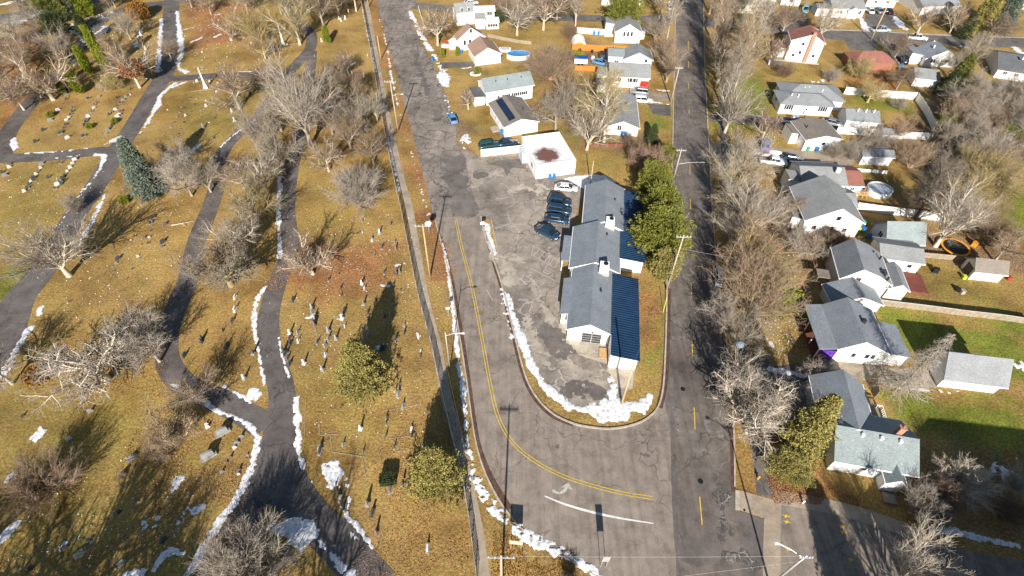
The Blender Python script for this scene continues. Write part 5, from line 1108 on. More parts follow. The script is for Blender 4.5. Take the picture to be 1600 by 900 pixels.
t_('tall', (47, 34), 9, 'thin dark bare tree by the far upper left street', 'dark', 'dark')
T = t_('oak', (219, 137), 12, 'bare tree with dry brown leaves low on its trunk, beside the long lane', 'pale', 'tan', seed=2)
leafcluster(T, 'dry_leaves', 'rust', 700, 2.6, 4.4, .3, 5, .6)
t_('vase', (205, 62), 9, 'round grey crowned tree in the upper cemetery beside the bronze shrub', 'grey', 'grey')
t_('oak', (186, 92), 8, 'yellowish bare tree between the columnar evergreens and the long lane', 'gold', 'tan')
t_('bush', (180, 140), 5, 'olive grey shrub at the foot of the tall columnar evergreen', 'gold', 'gold')
t_('oak', (181, 12), 8, 'small bare tree at the top edge left of the long lane', 'grey', 'tan')
t_('spread', (362, 63), 10, 'bare tree with an open crown and snow at its foot, upper cemetery', 'pale', 'brown', seed=2)
t_('oak', (375, 171), 12, 'straight trunked bare tree with reddish twigs below the thin lane', 'pale', 'brown', seed=3)
t_('vase', (411, 74), 13, 'golden barked bare tree left of the stone obelisk', 'gold', 'gold', seed=1)
t_('vase', (415, 92), 8, 'small bare tree just below the golden barked tree', 'gold', 'tan')
t_('vase', (469, 70), 14, 'bare tree standing at the bend of the thin lane beside the obelisk', 'pale', 'gold', seed=2)
t_('oak', (268, 92), 6, 'small bare tree on the snow edge of the upper lane', 'grey', 'tan')
t_('oak', (330, 22), 9, 'bare tree near the top edge right of the upper lane', 'grey', 'tan')
t_('oak', (300, 12), 8, 'twiggy bare tree at the top edge right of the upper lane', 'grey', 'tan')
t_('oak', (388, 22), 9, 'bare tree on the snow curve at the top edge', 'grey', 'tan')
t_('vase', (440, 22), 12, 'bare tree at the top edge left of the tree clump', 'grey', 'gold')
t_('oak', (506, 44), 13, 'broad bare tree at the top edge left of the cemetery fence', 'grey', 'brown')
t_('oak', (530, 22), 12, 'bare tree at the top edge nearest the fence, its twigs brown', 'grey', 'brown')
t_('tall', (557, 18), 12, 'white trunked bare tree touching the fence at the top edge', 'pale', 'brown')
t_('oak', (485, 20), 12, 'bare tree at the top edge above the lane bend', 'grey', 'grey')
t_('vase', (486, 228), 19, 'huge silvery grey tree with upswept limbs in the middle of the cemetery', 'grey', 'silver', seed=1, sx=.98)
for i, (b, f, h, d, tw) in enumerate([((545, 118), 'oak', 7, 'brown twigged tree in the clump left of the fence, its upper part', 'brown'), ((556, 150), 'oak', 8, 'tangled bare tree close to the fence left of the first street lamp pole', 'brown'), ((528, 132), 'vase', 8, 'tangled bare tree right of the lane bend', 'tan'), ((510, 152), 'oak', 8, 'tangled bare tree with a shaded snow patch beneath', 'brown'),
        ((540, 178), 'oak', 9, 'crooked bare tree above the round silver shrub', 'tan'), ((566, 205), 'oak', 9, 'dense grey tree beside the fence near the crossarm pole', 'grey'), ((590, 190), 'vase', 8, 'grey brown tree leaning over the fence beside the crossarm pole', 'grey'), ((520, 210), 'oak', 9, 'bare tree right of the huge silvery tree', 'grey'), ((548, 232), 'vase', 9, 'bare tree directly above the round silver shrub, close to it', 'tan'),
        ((514, 268), 'oak', 8, 'bare tree left of the round silver shrub', 'tan'), ((584, 256), 'oak', 8, 'bare tree between the round silver shrub and the fence', 'brown'), ((440, 268), 'oak', 11, 'bare tree left of the main lane below the huge silvery tree', 'grey'), ((418, 300), 'oak', 10, 'bare tree left of the main lane above the forked oak', 'grey'), ((402, 232), 'vase', 10, 'grey bare tree right of the curving lane', 'grey'),
        ((440, 205), 'oak', 11, 'bare tree overlapped by the huge silvery tree on its left', 'grey'), ((430, 150), 'oak', 9, 'bare tree near the end of the curving lane', 'brown'), ((462, 172), 'vase', 10, 'bare tree above the huge silvery tree', 'grey'), ((404, 345), 'oak', 10, 'twisted bare tree between the two middle lanes', 'gold'), ((385, 300), 'oak', 9, 'bare tree just right of the curving lane', 'tan'),
        ((330, 300), 'vase', 8, 'bare tree left of the curving lane beside the silver spruce', 'grey'), ((300, 306), 'oak', 9, 'pale twigged tree below the silver spruce', 'silver'), ((262, 282), 'bush', 6, 'silver grey shrub right beside the silver spruce', 'silver'), ((284, 262), 'oak', 7, 'bare tree between the spruce shadow and the curving lane', 'silver')]):
    t_(f, b, h, d, 'pale' if i % 3 == 0 else 'grey', tw)
t_('ball', (558, 318), 8, 'round silver grey shrub tree beside the cemetery fence', 'silver', 'silver', seed=1)
t_('spread', (362, 446), 13, 'large forked oak like tree between the two middle lanes', 'gold', 'grey', seed=3)
t_('oak', (385, 402), 10, 'pale bare tree behind the large forked tree', 'pale', 'grey')
t_('spread', (489, 428), 8.5, 'low wide crowned tree right of the main lane, at the snow strip', 'pale', 'tan', seed=1)
t_('vase', (109, 431), 13, 'fan shaped bare tree at the edge of the long lane', 'pale', 'grey', seed=3, sx=1.25)
t_('bush', (120, 330), 4.0, 'small bare shrub behind the fan shaped tree', 'grey', 'grey')
t_('spread', (168, 594), 12.5, 'wide spreading silvery tree with a thick pale trunk, left of the curving lane', 'pale', 'silver', seed=2, sx=1.15)
t_('oak', (250, 565), 8, 'silver twigged tree overhanging the curving lane end', 'silver', 'silver')
t_('oak', (232, 540), 8, 'silver twigged tree behind the curving lane, right of the wide spreading one', 'silver', 'silver')
t_('oak', (20, 600), 8, 'bare tree at the left edge over the snow strip', 'silver', 'silver')
t_('spread', (280, 690), 7.5, 'low golden limbed tree above the stone urns', 'gold', 'tan', seed=3)
t_('oak', (318, 636), 7, 'twiggy grey tree overhanging the lane junction', 'grey', 'tan')
t_('bush', (262, 712), 4, 'small twiggy shrub under the golden limbed tree', 'tan', 'tan')
t_('ball', (82, 768), 6, 'round twiggy grey shrub alone on the lower left lawn', 'tan', 'tan', seed=2)
t_('ball', (396, 905), 7.5, 'big grey brown shrub between the forking lanes', 'tan', 'silver', seed=1)
t_('bush', (372, 862), 5, 'grey brown shrub at the long snow strip', 'tan', 'tan')
t_('bush', (888, 915), 2.2, 'small bare shrub at the bottom edge beside the snow bank', 'brown', 'brown')
# between the streets
t_('oak', (684, 71), 12, 'dense twigged tree beside the tall brown roofed house', 'pale', 'tan', seed=1)
t_('oak', (808, 55), 11, 'pale trunked tree behind the low wooden fence', 'pale', 'grey', seed=4)
t_('oak', (849, 47), 12, 'broad bare tree behind the round brown shrub', 'pale', 'brown', seed=2)
t_('oak', (870, 30), 11, 'bare tree left of the parked blue bins at the top', 'pale', 'brown')
t_('tall', (899, 42), 11, 'slender white trunked tree at the end of the white wall', 'pale', 'grey')
t_('oak', (790, 32), 9, 'bare tree beside the cross street at the top', 'grey', 'brown')
t_('oak', (826, 22), 10, 'bare tree beyond the cross street at the top', 'grey', 'brown')
t_('ball', (856, 124), 9.5, 'big round red brown shrub tree below the swimming pool', 'pink', 'tan', seed=1)
t_('bush', (888, 100), 4, 'brown scrub beside the orange fence', 'brown', 'brown'); t_('bush', (890, 60), 4.5, 'brown scrub left of the domed shelter', 'brown', 'brown')
t_('oak', (732, 171), 5.5, 'small bare tree on the lawn of the low grey green roofed house', 'pale', 'brown')
t_('oak', (868, 206), 12, 'bare tree behind the flat roofed office', 'grey', 'grey', seed=3)
t_('oak', (898, 190), 9, 'grey bare tree in the dense group behind the office', 'grey', 'grey'); t_('vase', (884, 160), 8, 'low grey tree in the dense group left of the small shed', 'grey', 'tan')
t_('vase', (917, 234), 11, 'pale trunked tree on the brown lawn behind the office', 'pale', 'grey', seed=1)
t_('tall', (943, 224), 15, 'tall forked tree in front of the broad grey roof', 'pale', 'gold', seed=2, sx=1.2)
t_('vase', (1041, 128), 10, 'bare tree on the verge beside the white house driveway', 'grey', 'tan', seed=2)
t_('oak', (1022, 66), 8, 'grey bare tree right of the cream house', 'grey', 'grey'); t_('vase', (1036, 98), 9, 'bare tree on the verge above the driveway', 'grey', 'tan'); t_('tall', (1042, 62), 11, 'slender bare tree on the verge below the cross street', 'pale', 'grey'); t_('tall', (1030, 30), 11, 'slender bare tree at the corner of the cross street', 'pale', 'grey')
t_('bush', (1012, 272), 6.5, 'pinkish brown bush behind the row of pines', 'pink', 'pink'); t_('bush', (992, 262), 5, 'dense pinkish brush left of the larger pinkish bush', 'pink', 'pink'); t_('bush', (980, 226), 3, 'thin reddish scrub under the broad grey roofed house', 'pink', 'brown')
t_('bush', (990, 246), 3.5, 'bare scrub behind the pinkish bush', 'brown', 'brown')
# verge east of the dark street
for b, f, h, d, bk, tw in [((1121, 129), 'vase', 12, 'first bare tree on the east verge, forked low', 'pale', 'tan'), ((1137, 138), 'tall', 12, 'thin straight tree just right of the low forked verge tree', 'grey', 'tan'), ((1149, 134), 'tall', 12, 'pale double stemmed tree on the lawn near the east verge', 'pale', 'gold'), ((1171, 93), 'tall', 13, 'white trunked leaning tree before the cream house', 'pale', 'grey'),
        ((1201, 101), 'oak', 7, 'small bent tree left of the house with the brick stripe', 'pale', 'brown'), ((1112, 62), 'tall', 13, 'tall bare tree at the top of the east verge', 'grey', 'tan'), ((1140, 44), 'oak', 12, 'bare tree at the corner below the tall cream house', 'grey', 'grey'), ((1172, 50), 'tall', 11, 'bare tree before the tall cream house by the cross street', 'pale', 'silver'), ((1108, 22), 'tall', 12, 'bare tree at the top edge on the east verge', 'grey', 'brown'),
        ((1196, 60), 'oak', 9, 'bare tree with dark twigs left of the red brown roof', 'dark', 'brown'), ((1222, 52), 'vase', 9, 'brown twigged tree above the red brown roof', 'grey', 'brown'), ((1279, 62), 'vase', 10, 'pale double trunk tree on the corner lawn by the pickups', 'pale', 'pale'),
        ((1132, 208), 'vase', 11, 'thick trunked verge tree above the pickup driveway', 'pale', 'grey'), ((1153, 112), 'oak', 9, 'bare tree in the middle of the upper east lawn', 'grey', 'tan'), ((1191, 216), 'oak', 6, 'small bare tree on the lawn above the blue tarp', 'pale', 'brown'), ((1128, 168), 'tall', 11, 'bare verge tree just above the thick trunked one', 'grey', 'grey'),
        ((1146, 300), 'vase', 10, 'golden grey verge tree beside the pickup and the boat', 'gold', 'silver'), ((1160, 268), 'oak', 8, 'twiggy tree left of the white pickup and boat', 'grey', 'silver'), ((1168, 372), 'vase', 10, 'silver twigged verge tree opposite the pine row', 'silver', 'silver'), ((1140, 345), 'vase', 9, 'golden grey verge tree overhanging the street', 'gold', 'silver'),
        ((1160, 420), 'vase', 10, 'golden verge tree behind the hidden parked car', 'gold', 'tan'), ((1163, 492), 'bush', 10, 'many stemmed golden verge tree nearest the bright low juniper', 'gold', 'tan'), ((1150, 465), 'vase', 9, 'grey verge tree at the parked car', 'grey', 'tan'), ((1182, 448), 'vase', 8, 'golden tree left of the dark front garden', 'gold', 'gold')]:
    t_(f, b, h*1.2, d, bk, tw)
for b, h, d in [((1200, 330), 6, 'grey scrub in the front yard of the big white gabled house'), ((1222, 372), 6, 'tangled scrub before the big white gabled house'), ((1248, 400), 6.5, 'tangled scrub left of the cream house porch'), ((1232, 345), 5, 'scrub touching the corner of the big white gabled house'), ((1275, 398), 6, 'tangled scrub over the path to the cream house'), ((1300, 392), 5, 'scrub between the white and the cream house')]:
    t_('spread' if h > 5.5 else 'bush', b, h, d, 'grey', 'silver' if h % 1 else 'tan')
for b, f, h, d, tw in [((1138, 388), 'vase', 9, 'silver brown verge tree between the wire and the pine row', 'silver'),
        ((1118, 95), 'tall', 12, 'slim verge tree above the first forked one', 'tan'), ((1126, 520), 'oak', 8, 'small street tree beside the kerb above the silver trees', 'silver'), ((1146, 540), 'vase', 8, 'grey street tree behind the massive silver tree', 'grey')]:
    t_(f, b, h, d, 'grey', tw)
T = t_('spread', (1168, 676), 13.5, 'massive silver barked tree overhanging the street, nearest the viewer on the right', 'pale', 'silver', seed=2, sx=1.05)
t_('oak', (1155, 640), 10, 'silver tree holding a pale blue object, left of the massive one', 'silver', 'silver'); t_('oak', (1212, 655), 8, 'drooping grey tree over the parked silver sedan', 'grey', 'grey'); t_('spread', (1235, 660), 7, 'drooping grey tree behind the yellow green spruce', 'grey', 'grey', seed=1)
t_('oak', (1268, 600), 5, 'small grey tree beside the shaded snow strip', 'grey', 'silver')
t_('snag', (1395, 614), 12.5, 'dead grey conifer with drooping bare branches beside the pale driveway', 'silver', 'silver', name='dead_tree', group='dead conifer')
t_('vase', (1461, 385), 14.5, 'great white limbed tree behind the trampoline', 'pale', 'silver', seed=3, sx=.95)
t_('tall', (1429, 342), 12, 'dark trunked tree at the white fence behind the streaked roof garage', 'dark', 'grey'); t_('oak', (1424, 330), 7, 'shadowy small tree at the white fence', 'grey', 'tan')
t_('bush', (1490, 350), 7, 'dark grey brush behind the trampoline', 'grey', 'silver'); t_('oak', (1553, 408), 8, 'thin bare tree behind the beige shed', 'grey', 'tan'); t_('bush', (1540, 380), 6, 'thin brush right of the trampoline', 'brown', 'tan')
t_('ball', (1492, 762), 5, 'white twigged shrub in the shaded lower right lawn', 'pale', 'pale', seed=2); t_('bush', (1424, 800), 5, 'dark shrub in the shade below the corner house', 'brown', 'silver'); t_('bush', (1465, 800), 4.5, 'dark scrub above the blue snow strip', 'brown', 'brown'); t_('bush', (1560, 810), 4.5, 'dark scrub at the right end of the blue snow strip', 'brown', 'brown')
t_('vase', G(1470, 872, 9.0), 9.0, 'white twigged tree crown at the lower right bottom edge', 'pale', 'pale', world=True, seed=1)
t_('bush', (1572, 760), 4, 'frosty shrub at the right edge of the shaded lawn', 'silver', 'silver')
# yards at the upper right
for b, f, h, d, bk, tw in [((1355, 160), 'spread', 8, 'golden spreading tree behind the long white fence', 'gold', 'gold'), ((1340, 122), 'bush', 6, 'golden shrub left of the red brown hipped roof', 'gold', 'gold'), ((1297, 128), 'bush', 4, 'silver scrub above the pale ranch house', 'silver', 'silver'), ((1225, 122), 'bush', 4.5, 'dark violet brown shrub above the pale ranch house', 'brown', 'brown'), ((1160, 120), 'bush', 3, 'orange brown low shrub on the east lawn', 'pink', 'tan'),
        ((1396, 92), 'oak', 8, 'brown tree at the driveway beside the blue grey house', 'grey', 'brown'), ((1434, 50), 'vase', 9, 'leaning tree above the pickup street, left one of two', 'pale', 'brown'), ((1483, 52), 'vase', 9, 'leaning tree above the pickup street, right one of two', 'pale', 'tan'), ((1486, 40), 'oak', 8, 'bare tree behind the right leaning tree', 'pale', 'brown'), ((1545, 68), 'oak', 9, 'red brown tree by the street below the conifers', 'grey', 'brown'),
        ((1500, 112), 'vase', 9, 'golden grey tree right of the blue grey house', 'gold', 'grey'), ((1480, 118), 'oak', 7, 'bare tree between the pale garage and the conifer', 'grey', 'grey'), ((1520, 92), 'oak', 8, 'grey tree left of the dark roofed house', 'grey', 'grey'), ((1400, 140), 'oak', 7, 'thin tree behind the fence corner', 'grey', 'brown'), ((1395, 222), 'vase', 7, 'pinkish tree in the fenced yard', 'tan', 'pink'), ((1402, 170), 'bush', 3.5, 'low scrub in the fenced yard', 'grey', 'grey'),
        ((1330, 250), 'bush', 5, 'grey scrub below the cottage with bins', 'grey', 'silver'), ((1300, 246), 'bush', 4, 'dark scrub at the corner of the cottage with bins', 'dark', 'grey'), ((1352, 226), 'oak', 6, 'grey tree above the long white shed', 'grey', 'silver'), ((1372, 236), 'bush', 4.5, 'violet grey scrub above the long white shed', 'grey', 'silver'), ((1405, 250), 'bush', 6, 'orange brown bush right of the long white shed', 'pink', 'tan'), ((1420, 262), 'bush', 6, 'orange brown bush at the white fence end', 'pink', 'tan')]:
    t_(f, b, h, d, bk, tw)
rng = random.Random(5); k = 0
for row, (yy, xa, xb, n) in enumerate([(160, 1500, 1600, 5), (182, 1478, 1610, 7), (205, 1470, 1605, 7), (232, 1462, 1612, 8), (262, 1468, 1606, 7), (292, 1458, 1560, 6), (322, 1476, 1560, 4)]):
    for i in range(n):
        x = xa+(xb-xa)*(i+.5)/n+rng.uniform(-7, 7); y = yy+rng.uniform(-8, 8); gold = row > 4
        t_(rng.choice(['oak', 'oak', 'vase', 'bush']), (x, y), rng.uniform(6, 9.5), 'bare tree in the tangled thicket at the right edge', 'gold' if gold else 'grey', rng.choice(['gold', 'tan'] if gold else ['silver', 'grey', 'tan']), 'bare trees of the right hand thicket')
# evergreens
evergreen('spruce', (236, 300), 12, 'silver green spruce beside the long cemetery lane', 'blue', 1.0)
evergreen('pine', G(547, 533, 10.0), 10.0, 'yellow green pine in the middle of the headstones', 'pine', .60, world=True)
evergreen('pine', G(674, 702, 9.6), 9.6, 'yellow green pine beside the sidewalk at the bottom', 'pine', .62, seed=2, world=True)
ax = [((101, 147), 3.4, .9, 'small columnar evergreen, leftmost at the looping lane'), ((126, 146), 6.0, .9, 'tall columnar evergreen second from the looping lane'), ((117, 120), 4.5, .8, 'columnar evergreen behind the second one'), ((142, 116), 7.0, .75, 'slim tall columnar evergreen in the middle of the upper group'), ((168, 112), 11, .45, 'very slim tall evergreen left of the leafy trunked tree'), ((180, 128), 8, .6, 'slim evergreen nearest the leafy trunked tree'), ((142, 66), 7.0, .95, 'dark columnar evergreen among the snow specks'), ((131, 28), 7.5, .8, 'columnar evergreen left of two at the top edge'), ((146, 25), 7.5, .8, 'columnar evergreen right of two at the top edge'), ((112, 92), 5, .9, 'dark columnar evergreen behind the slim tall ones')]
for b, h, sx, d in ax: evergreen('arb', b, h, d, 'deep' if 'dark' in d else 'arb', sx, 'columnar evergreens in the upper cemetery', 'columnar_evergreen')
evergreen('blob', (92, 36), 8.5, 'broad olive evergreen at the top edge of the cemetery', 'spruce', 1.15)
evergreen('blob', (100, 62), 7, 'dark broad evergreen behind the violet grey trees', 'deep', 1.0)
for b, h, sx, d, lf in [((1016, 312), 7.5, .95, 'farthest bushy pine of the row beside the long grey building', 'lime'), ((1026, 352), 8.0, .9, 'second farthest bushy pine of the row beside the long grey building', 'lime'), ((1024, 402), 9.0, 1.12, 'largest bushy pine of the row beside the long grey building', 'lime'), ((1033, 440), 6.5, .8, 'sparse olive pine behind the leaning wooden pole, nearest of the row', 'pine')]:
    evergreen('blob', b, h, d, lf, sx, 'pines beside the long building', 'pine_tree', 1 if h != 8 else 2)
evergreen('blob', (972, 46), 8.5, 'bright evergreen behind the cream gabled house', 'lime', 1.3)
evergreen('blob', (1037, 262), 5, 'small green evergreen at the street verge above the pine row', 'lime', .75, seed=2)
evergreen('spruce', (1018, 222), 4.5, 'small dark spruce beside the broad grey roofed house', 'deep', 1.3)
evergreen('arb', (692, 90), 2.6, 'clipped green column, left one of two by the brown roofed house', 'arb', 1.0, 'clipped columns', 'columnar_shrub'); evergreen('arb', (715, 88), 2.6, 'clipped green column, right one of two by the brown roofed house', 'arb', 1.0, 'clipped columns', 'columnar_shrub')
evergreen('arb', (512, 68), 4.5, 'single columnar evergreen right of the lane bend', 'arb', 1.0, 'columnar evergreens in the upper cemetery', 'columnar_evergreen')
evergreen('low', (780, 32), 2.6, 'low round evergreen beside the glazed porch', 'deep', .7, 'low junipers', 'evergreen_shrub'); evergreen('low', (746, 115), 1.4, 'tiny juniper in a snow ring on the lawn', 'spruce', .4, 'low junipers', 'evergreen_shrub')
evergreen('low', (1203, 470), 2.0, 'bright green spreading juniper at the golden verge tree', 'arb', 1.45, 'low junipers', 'evergreen_shrub'); evergreen('low', (1196, 478), 1.4, 'bright green juniper fringe next to the larger one', 'arb', .9, 'low junipers', 'evergreen_shrub')
evergreen('low', (900, 92), 1.6, 'yellow green brush left of the white trailer', 'arb', .8, 'low junipers', 'evergreen_shrub')
evergreen('spruce', G(1308, 620, 12.5), 12.5, 'yellow green spruce left of the corner house', 'pine', .85, seed=2, world=True); evergreen('blob', (1214, 738), 3.8, 'low olive evergreen bush under the yellow green spruce', 'pine', 1.25)
evergreen('blob', (1238, 748), 2.8, 'lower olive evergreen bush nearest the sandy walk', 'pine', 1.3)
evergreen('spruce', (1521, 56), 12.5, 'tall olive conifer above the pickup street', 'pine', 1.25); evergreen('spruce', (1560, 48), 12, 'blue green spruce at the top edge right of the olive conifer', 'blue', 1.1)
evergreen('spruce', (1502, 58), 7, 'dark small conifer left of the tall olive conifer', 'deep', 1.2); evergreen('spruce', (1486, 142), 9.5, 'dark green conifer beside the thicket and the pale garage', 'spruce', 1.25); evergreen('spruce', (1476, 150), 6.5, 'dark lower conifer attached left of the thicket', 'deep', 1.4)
for b, h, d in [((1512, 236), 4, 'dark green shrub inside the thicket, left'), ((1560, 232), 5, 'dark green shrub inside the thicket, middle'), ((1470, 205), 3.5, 'olive shrub at the fence corner'), ((1590, 255), 4, 'dark green shrub inside the thicket, right edge')]: evergreen('blob', b, h, d, 'spruce', 1.3, 'evergreen shrubs of the thicket', 'evergreen_shrub')
T = thing('bronze_shrub', 'rust brown shrub at the left edge of the lower cemetery', 'shrub', (*G(62, 592), 0)); leafcluster(T, 'foliage', 'bronze', 900, 1.5, .9, .22, 3, .8); link('stems', MB().tube((0, 0, 0), (0, 0, 1.2), .06).mesh('stems', BARK['dark']), T)
T = thing('bronze_shrub', 'large rust brown shrub beside the upper lane near the top edge', 'shrub', (*G(221, 28), 0)); leafcluster(T, 'foliage', 'bronze', 1600, 3.0, 2.0, .35, 4, .9); link('stems', MB().tube((0, 0, 0), (0, 0, 2), .1).mesh('stems', BARK['dark']), T)
rs = np.random.RandomState(9); C = rs.uniform(-1, 1, (2600, 3))*[[.85, .55, .55]]; ed = rs.randint(0, 3, 2600); sg = np.sign(C); 
for a_, s_ in enumerate((.85, .55, .55)): C[ed == a_, a_] = sg[ed == a_, a_]*s_
C[:, 2] = np.maximum(C[:, 2]+.6, .04); V, Fq = tufts(rs, C, C-[[0, 0, .6]], .14, 3, .3, 2.0)
T = thing('clipped_hedge', 'dark green box shaped hedge among the headstones near the lower pine', 'hedge', (*G(607, 752), 0), .1); link('foliage', rawmesh('foliage', V, Fq, LEAF['deep']), T); link('stems', MB().box(-.7, -.42, 0, .7, .42, 1.0).mesh('stems', M['grand']), T)
for b, h, d in [((180, 192), .9, 'small golden green shrub beside the middle headstone rows'), ((141, 200), .9, 'small golden green shrub left among the headstone rows'), ((196, 316), 1.1, 'small green shrub at the shadow of the fan shaped tree'), ((80, 182), 1.0, 'small green shrub beside the looping lane headstones'), ((268, 268), 1.2, 'low dark shrub under the silver spruce')]: evergreen('low', b, h, d, 'arb', .5, 'little cemetery shrubs', 'evergreen_shrub')
# trees south of the view that shade the foreground
for (x, y), f, h, d in [((-47, 3), 'oak', 19, 'big bare tree south of the lower cemetery, casting the trunk shadow'), ((-33, 3), 'spread', 16, 'bare tree south of the forking lane'), ((-62, 6), 'oak', 15, 'bare tree south west of the lower cemetery'), ((-20, 0), 'oak', 15, 'bare tree south of the pine at the bottom'), ((-40, -1), 'oak', 18, 'second bare tree south of the lower cemetery'), ((-54, 0), 'spread', 16, 'third bare tree south of the lower cemetery')]:
    t_(f, (x, y), h, d, 'grey', 'grey', world=True)
evergreen('spruce', (37.4, 5), 12.5, 'spruce south of the wide lot, casting the long shadow', 'deep', 1.2, world=True); t_('tall', (41.3, 5), 12, 'thin bare tree south of the wide lot', 'grey', 'grey', world=True)
# leaf litter
def litter(label, poly, n, leaf, seed, size=.11):
    w_ = W(poly); rs = np.random.RandomState(seed); xs = [p[0] for p in w_]; ys = [p[1] for p in w_]
    X = rs.uniform(min(xs), max(xs), n*3); Y = rs.uniform(min(ys), max(ys), n*3); s = np.minimum(sd_poly(X, Y, w_), 3)+(fbm(X, Y, .25)-.5)*14; X = X[s > 0][:n]; Y = Y[s > 0][:n]
    C = np.stack([X, Y, np.full(len(X), .05)], 1); D = rs.randn(len(X), 3)*[[1, 1, .25]]; V, Fq = tufts(rs, C, D, size, 1, 0, 1.4); V[:, 2] = np.clip(V[:, 2], .02, .12)
    nm_ = 'snow_flecks' if leaf == 'snow' else 'fallen_leaves'; tag(link(nm_, rawmesh(nm_, V, Fq, M['snow'] if leaf == 'snow' else LEAF[leaf])), label, None, None, 'stuff')
litter('red brown fallen leaves on the grass beside the navy metal roof', [(1003, 465), (1028, 465), (1024, 535), (1000, 535)], 2600, 'rust', 1)
litter('fallen leaves along the verge before the corner house', [(1200, 735), (1310, 752), (1345, 790), (1205, 772)], 3500, 'rust', 2)
litter('brown leaves between sidewalk and street', [(640, 320), (684, 320), (712, 430), (690, 440), (668, 400)], 3500, 'rust', 3)
litter('brown leaves along the upper west street verge', [(588, 10), (600, 60), (640, 200), (668, 310), (650, 315), (620, 200), (590, 100)], 6000, 'rust', 4, .14)
litter('leaves along the lane edge in the middle of the cemetery', [(440, 380), (640, 380), (600, 440), (450, 470)], 5000, 'rust', 6, .12)

litter('snow flecks in the shaded lower left lawn', [(60, 700), (300, 700), (330, 800), (280, 900), (0, 900), (0, 780)], 420, 'snow', 11, .15)
litter('snow flecks in the upper cemetery', [(100, 20), (250, 20), (230, 130), (120, 120)], 900, 'snow', 12, .28)
litter('snow flecks right of the upper lane', [(285, 0), (420, 0), (420, 110), (290, 120)], 500, 'snow', 13, .25)
litter('snow flecks across the middle of the cemetery', [(440, 330), (650, 330), (690, 560), (690, 700), (480, 700), (440, 520)], 900, 'snow', 14, .13)
litter('snow flecks on the left cemetery slopes', [(0, 280), (280, 260), (260, 480), (80, 500)], 600, 'snow', 15, .15)
litter('snow flecks around the east verge', [(1130, 180), (1240, 180), (1290, 420), (1180, 440)], 900, 'snow', 16, .2)
litter('snow flecks on the lawn before the colourful porch', [(1190, 500), (1250, 500), (1240, 560), (1190, 550)], 260, 'snow', 17, .14)
for i, (p, n_, d) in enumerate([([(300, 240), (480, 240), (450, 420), (300, 460)], 5000, 'brown leaves under the middle cemetery trees'), ([(0, 60), (180, 60), (160, 160), (0, 240)], 5000, 'brown leaves under the upper left trees'), ([(480, 100), (600, 100), (620, 280), (500, 290)], 5000, 'brown leaves under the trees by the fence'), ([(40, 520), (250, 520), (280, 620), (60, 620)], 3500, 'brown leaves under the wide spreading tree'), ([(1110, 60), (1200, 60), (1290, 420), (1140, 430)], 8000, 'brown leaves along the east verge'),
        ([(1440, 140), (1600, 140), (1600, 330), (1470, 330)], 7000, 'brown leaves under the thicket'), ([(230, 640), (400, 700), (380, 800), (160, 860)], 4500, 'brown leaves in the shaded lower lawn'), ([(850, 110), (950, 120), (940, 240), (850, 220)], 3000, 'brown leaves behind the office'), ([(590, 640), (700, 640), (730, 900), (580, 900)], 3500, 'brown leaves around the lower pine'), ([(770, 830), (860, 860), (900, 900), (770, 900)], 1800, 'brown leaves in the grass corner at the bottom'), ([(1400, 350), (1560, 350), (1600, 430), (1430, 410)], 3500, 'brown leaves around the trampoline')]):
    litter(d, p, n_, ['rust', 'bronze'][i % 2], 30+i, .12)
# ================================================================== GRAVES
def stone_mesh(kind):
    tb = MB(); bs = MB()
    if kind == 'round':
        n = 8; pr = [(-.36, .22), (.36, .22)]+[(.36*math.cos(math.pi*i/n), .72+.2*math.sin(math.pi*i/n)) for i in range(n+1)]
        tb.prism(pr, -.08, .08, 'y'); bs.box(-.48, -.18, 0, .48, .18, .22)
    elif kind == 'block': tb.prism([(-.55, .24), (.55, .24), (.55, .85), (.3, .93), (-.3, .93), (-.55, .85)], -.13, .13, 'y'); bs.box(-.75, -.24, 0, .75, .24, .24)
    elif kind == 'tall': tb.loft([[(-.22, -.22, .4), (.22, -.22, .4), (.22, .22, .4), (-.22, .22, .4)], [(-.16, -.16, 1.5), (.16, -.16, 1.5), (.16, .16, 1.5), (-.16, .16, 1.5)], [(-.02, -.02, 1.75), (.02, -.02, 1.75), (.02, .02, 1.75), (-.02, .02, 1.75)]]); bs.box(-.4, -.4, 0, .4, .4, .22).box(-.3, -.3, .22, .3, .3, .4)
    elif kind == 'small': tb.prism([(-.25, .12), (.25, .12), (.25, .5), (0, .58), (-.25, .5)], -.07, .07, 'y'); bs.box(-.32, -.14, 0, .32, .14, .12)
    elif kind == 'flat': tb.box(-.3, -.17, .05, .3, .17, .10); bs.box(-.36, -.23, 0, .36, .23, .05)
    return tb.mesh('tablet', M['gran'], bevel=.012), bs.mesh('base', M['gran'])
SM = {k: stone_mesh(k) for k in ('round', 'block', 'tall', 'small', 'flat')}
KW = dict(round='upright', block='broad', tall='tall narrow', small='small', flat='flat')
CW = dict(gran='grey', granr='reddish', grand='dark', marble='pale')
ORD = 'first second third fourth fifth sixth seventh eighth ninth tenth eleventh twelfth thirteenth fourteenth fifteenth sixteenth seventeenth eighteenth nineteenth twentieth'.split()
TENS = ['', '', 'twenty', 'thirty', 'forty', 'fifty', 'sixty', 'seventy']; TTH = ['', '', 'twentieth', 'thirtieth', 'fortieth', 'fiftieth', 'sixtieth', 'seventieth']
def ordw(i):
    if i < 20: return ORD[i]
    n = i+1; return TTH[n//10] if n % 10 == 0 else TENS[n//10]+' '+ORD[n % 10-1]
rg = random.Random(21)
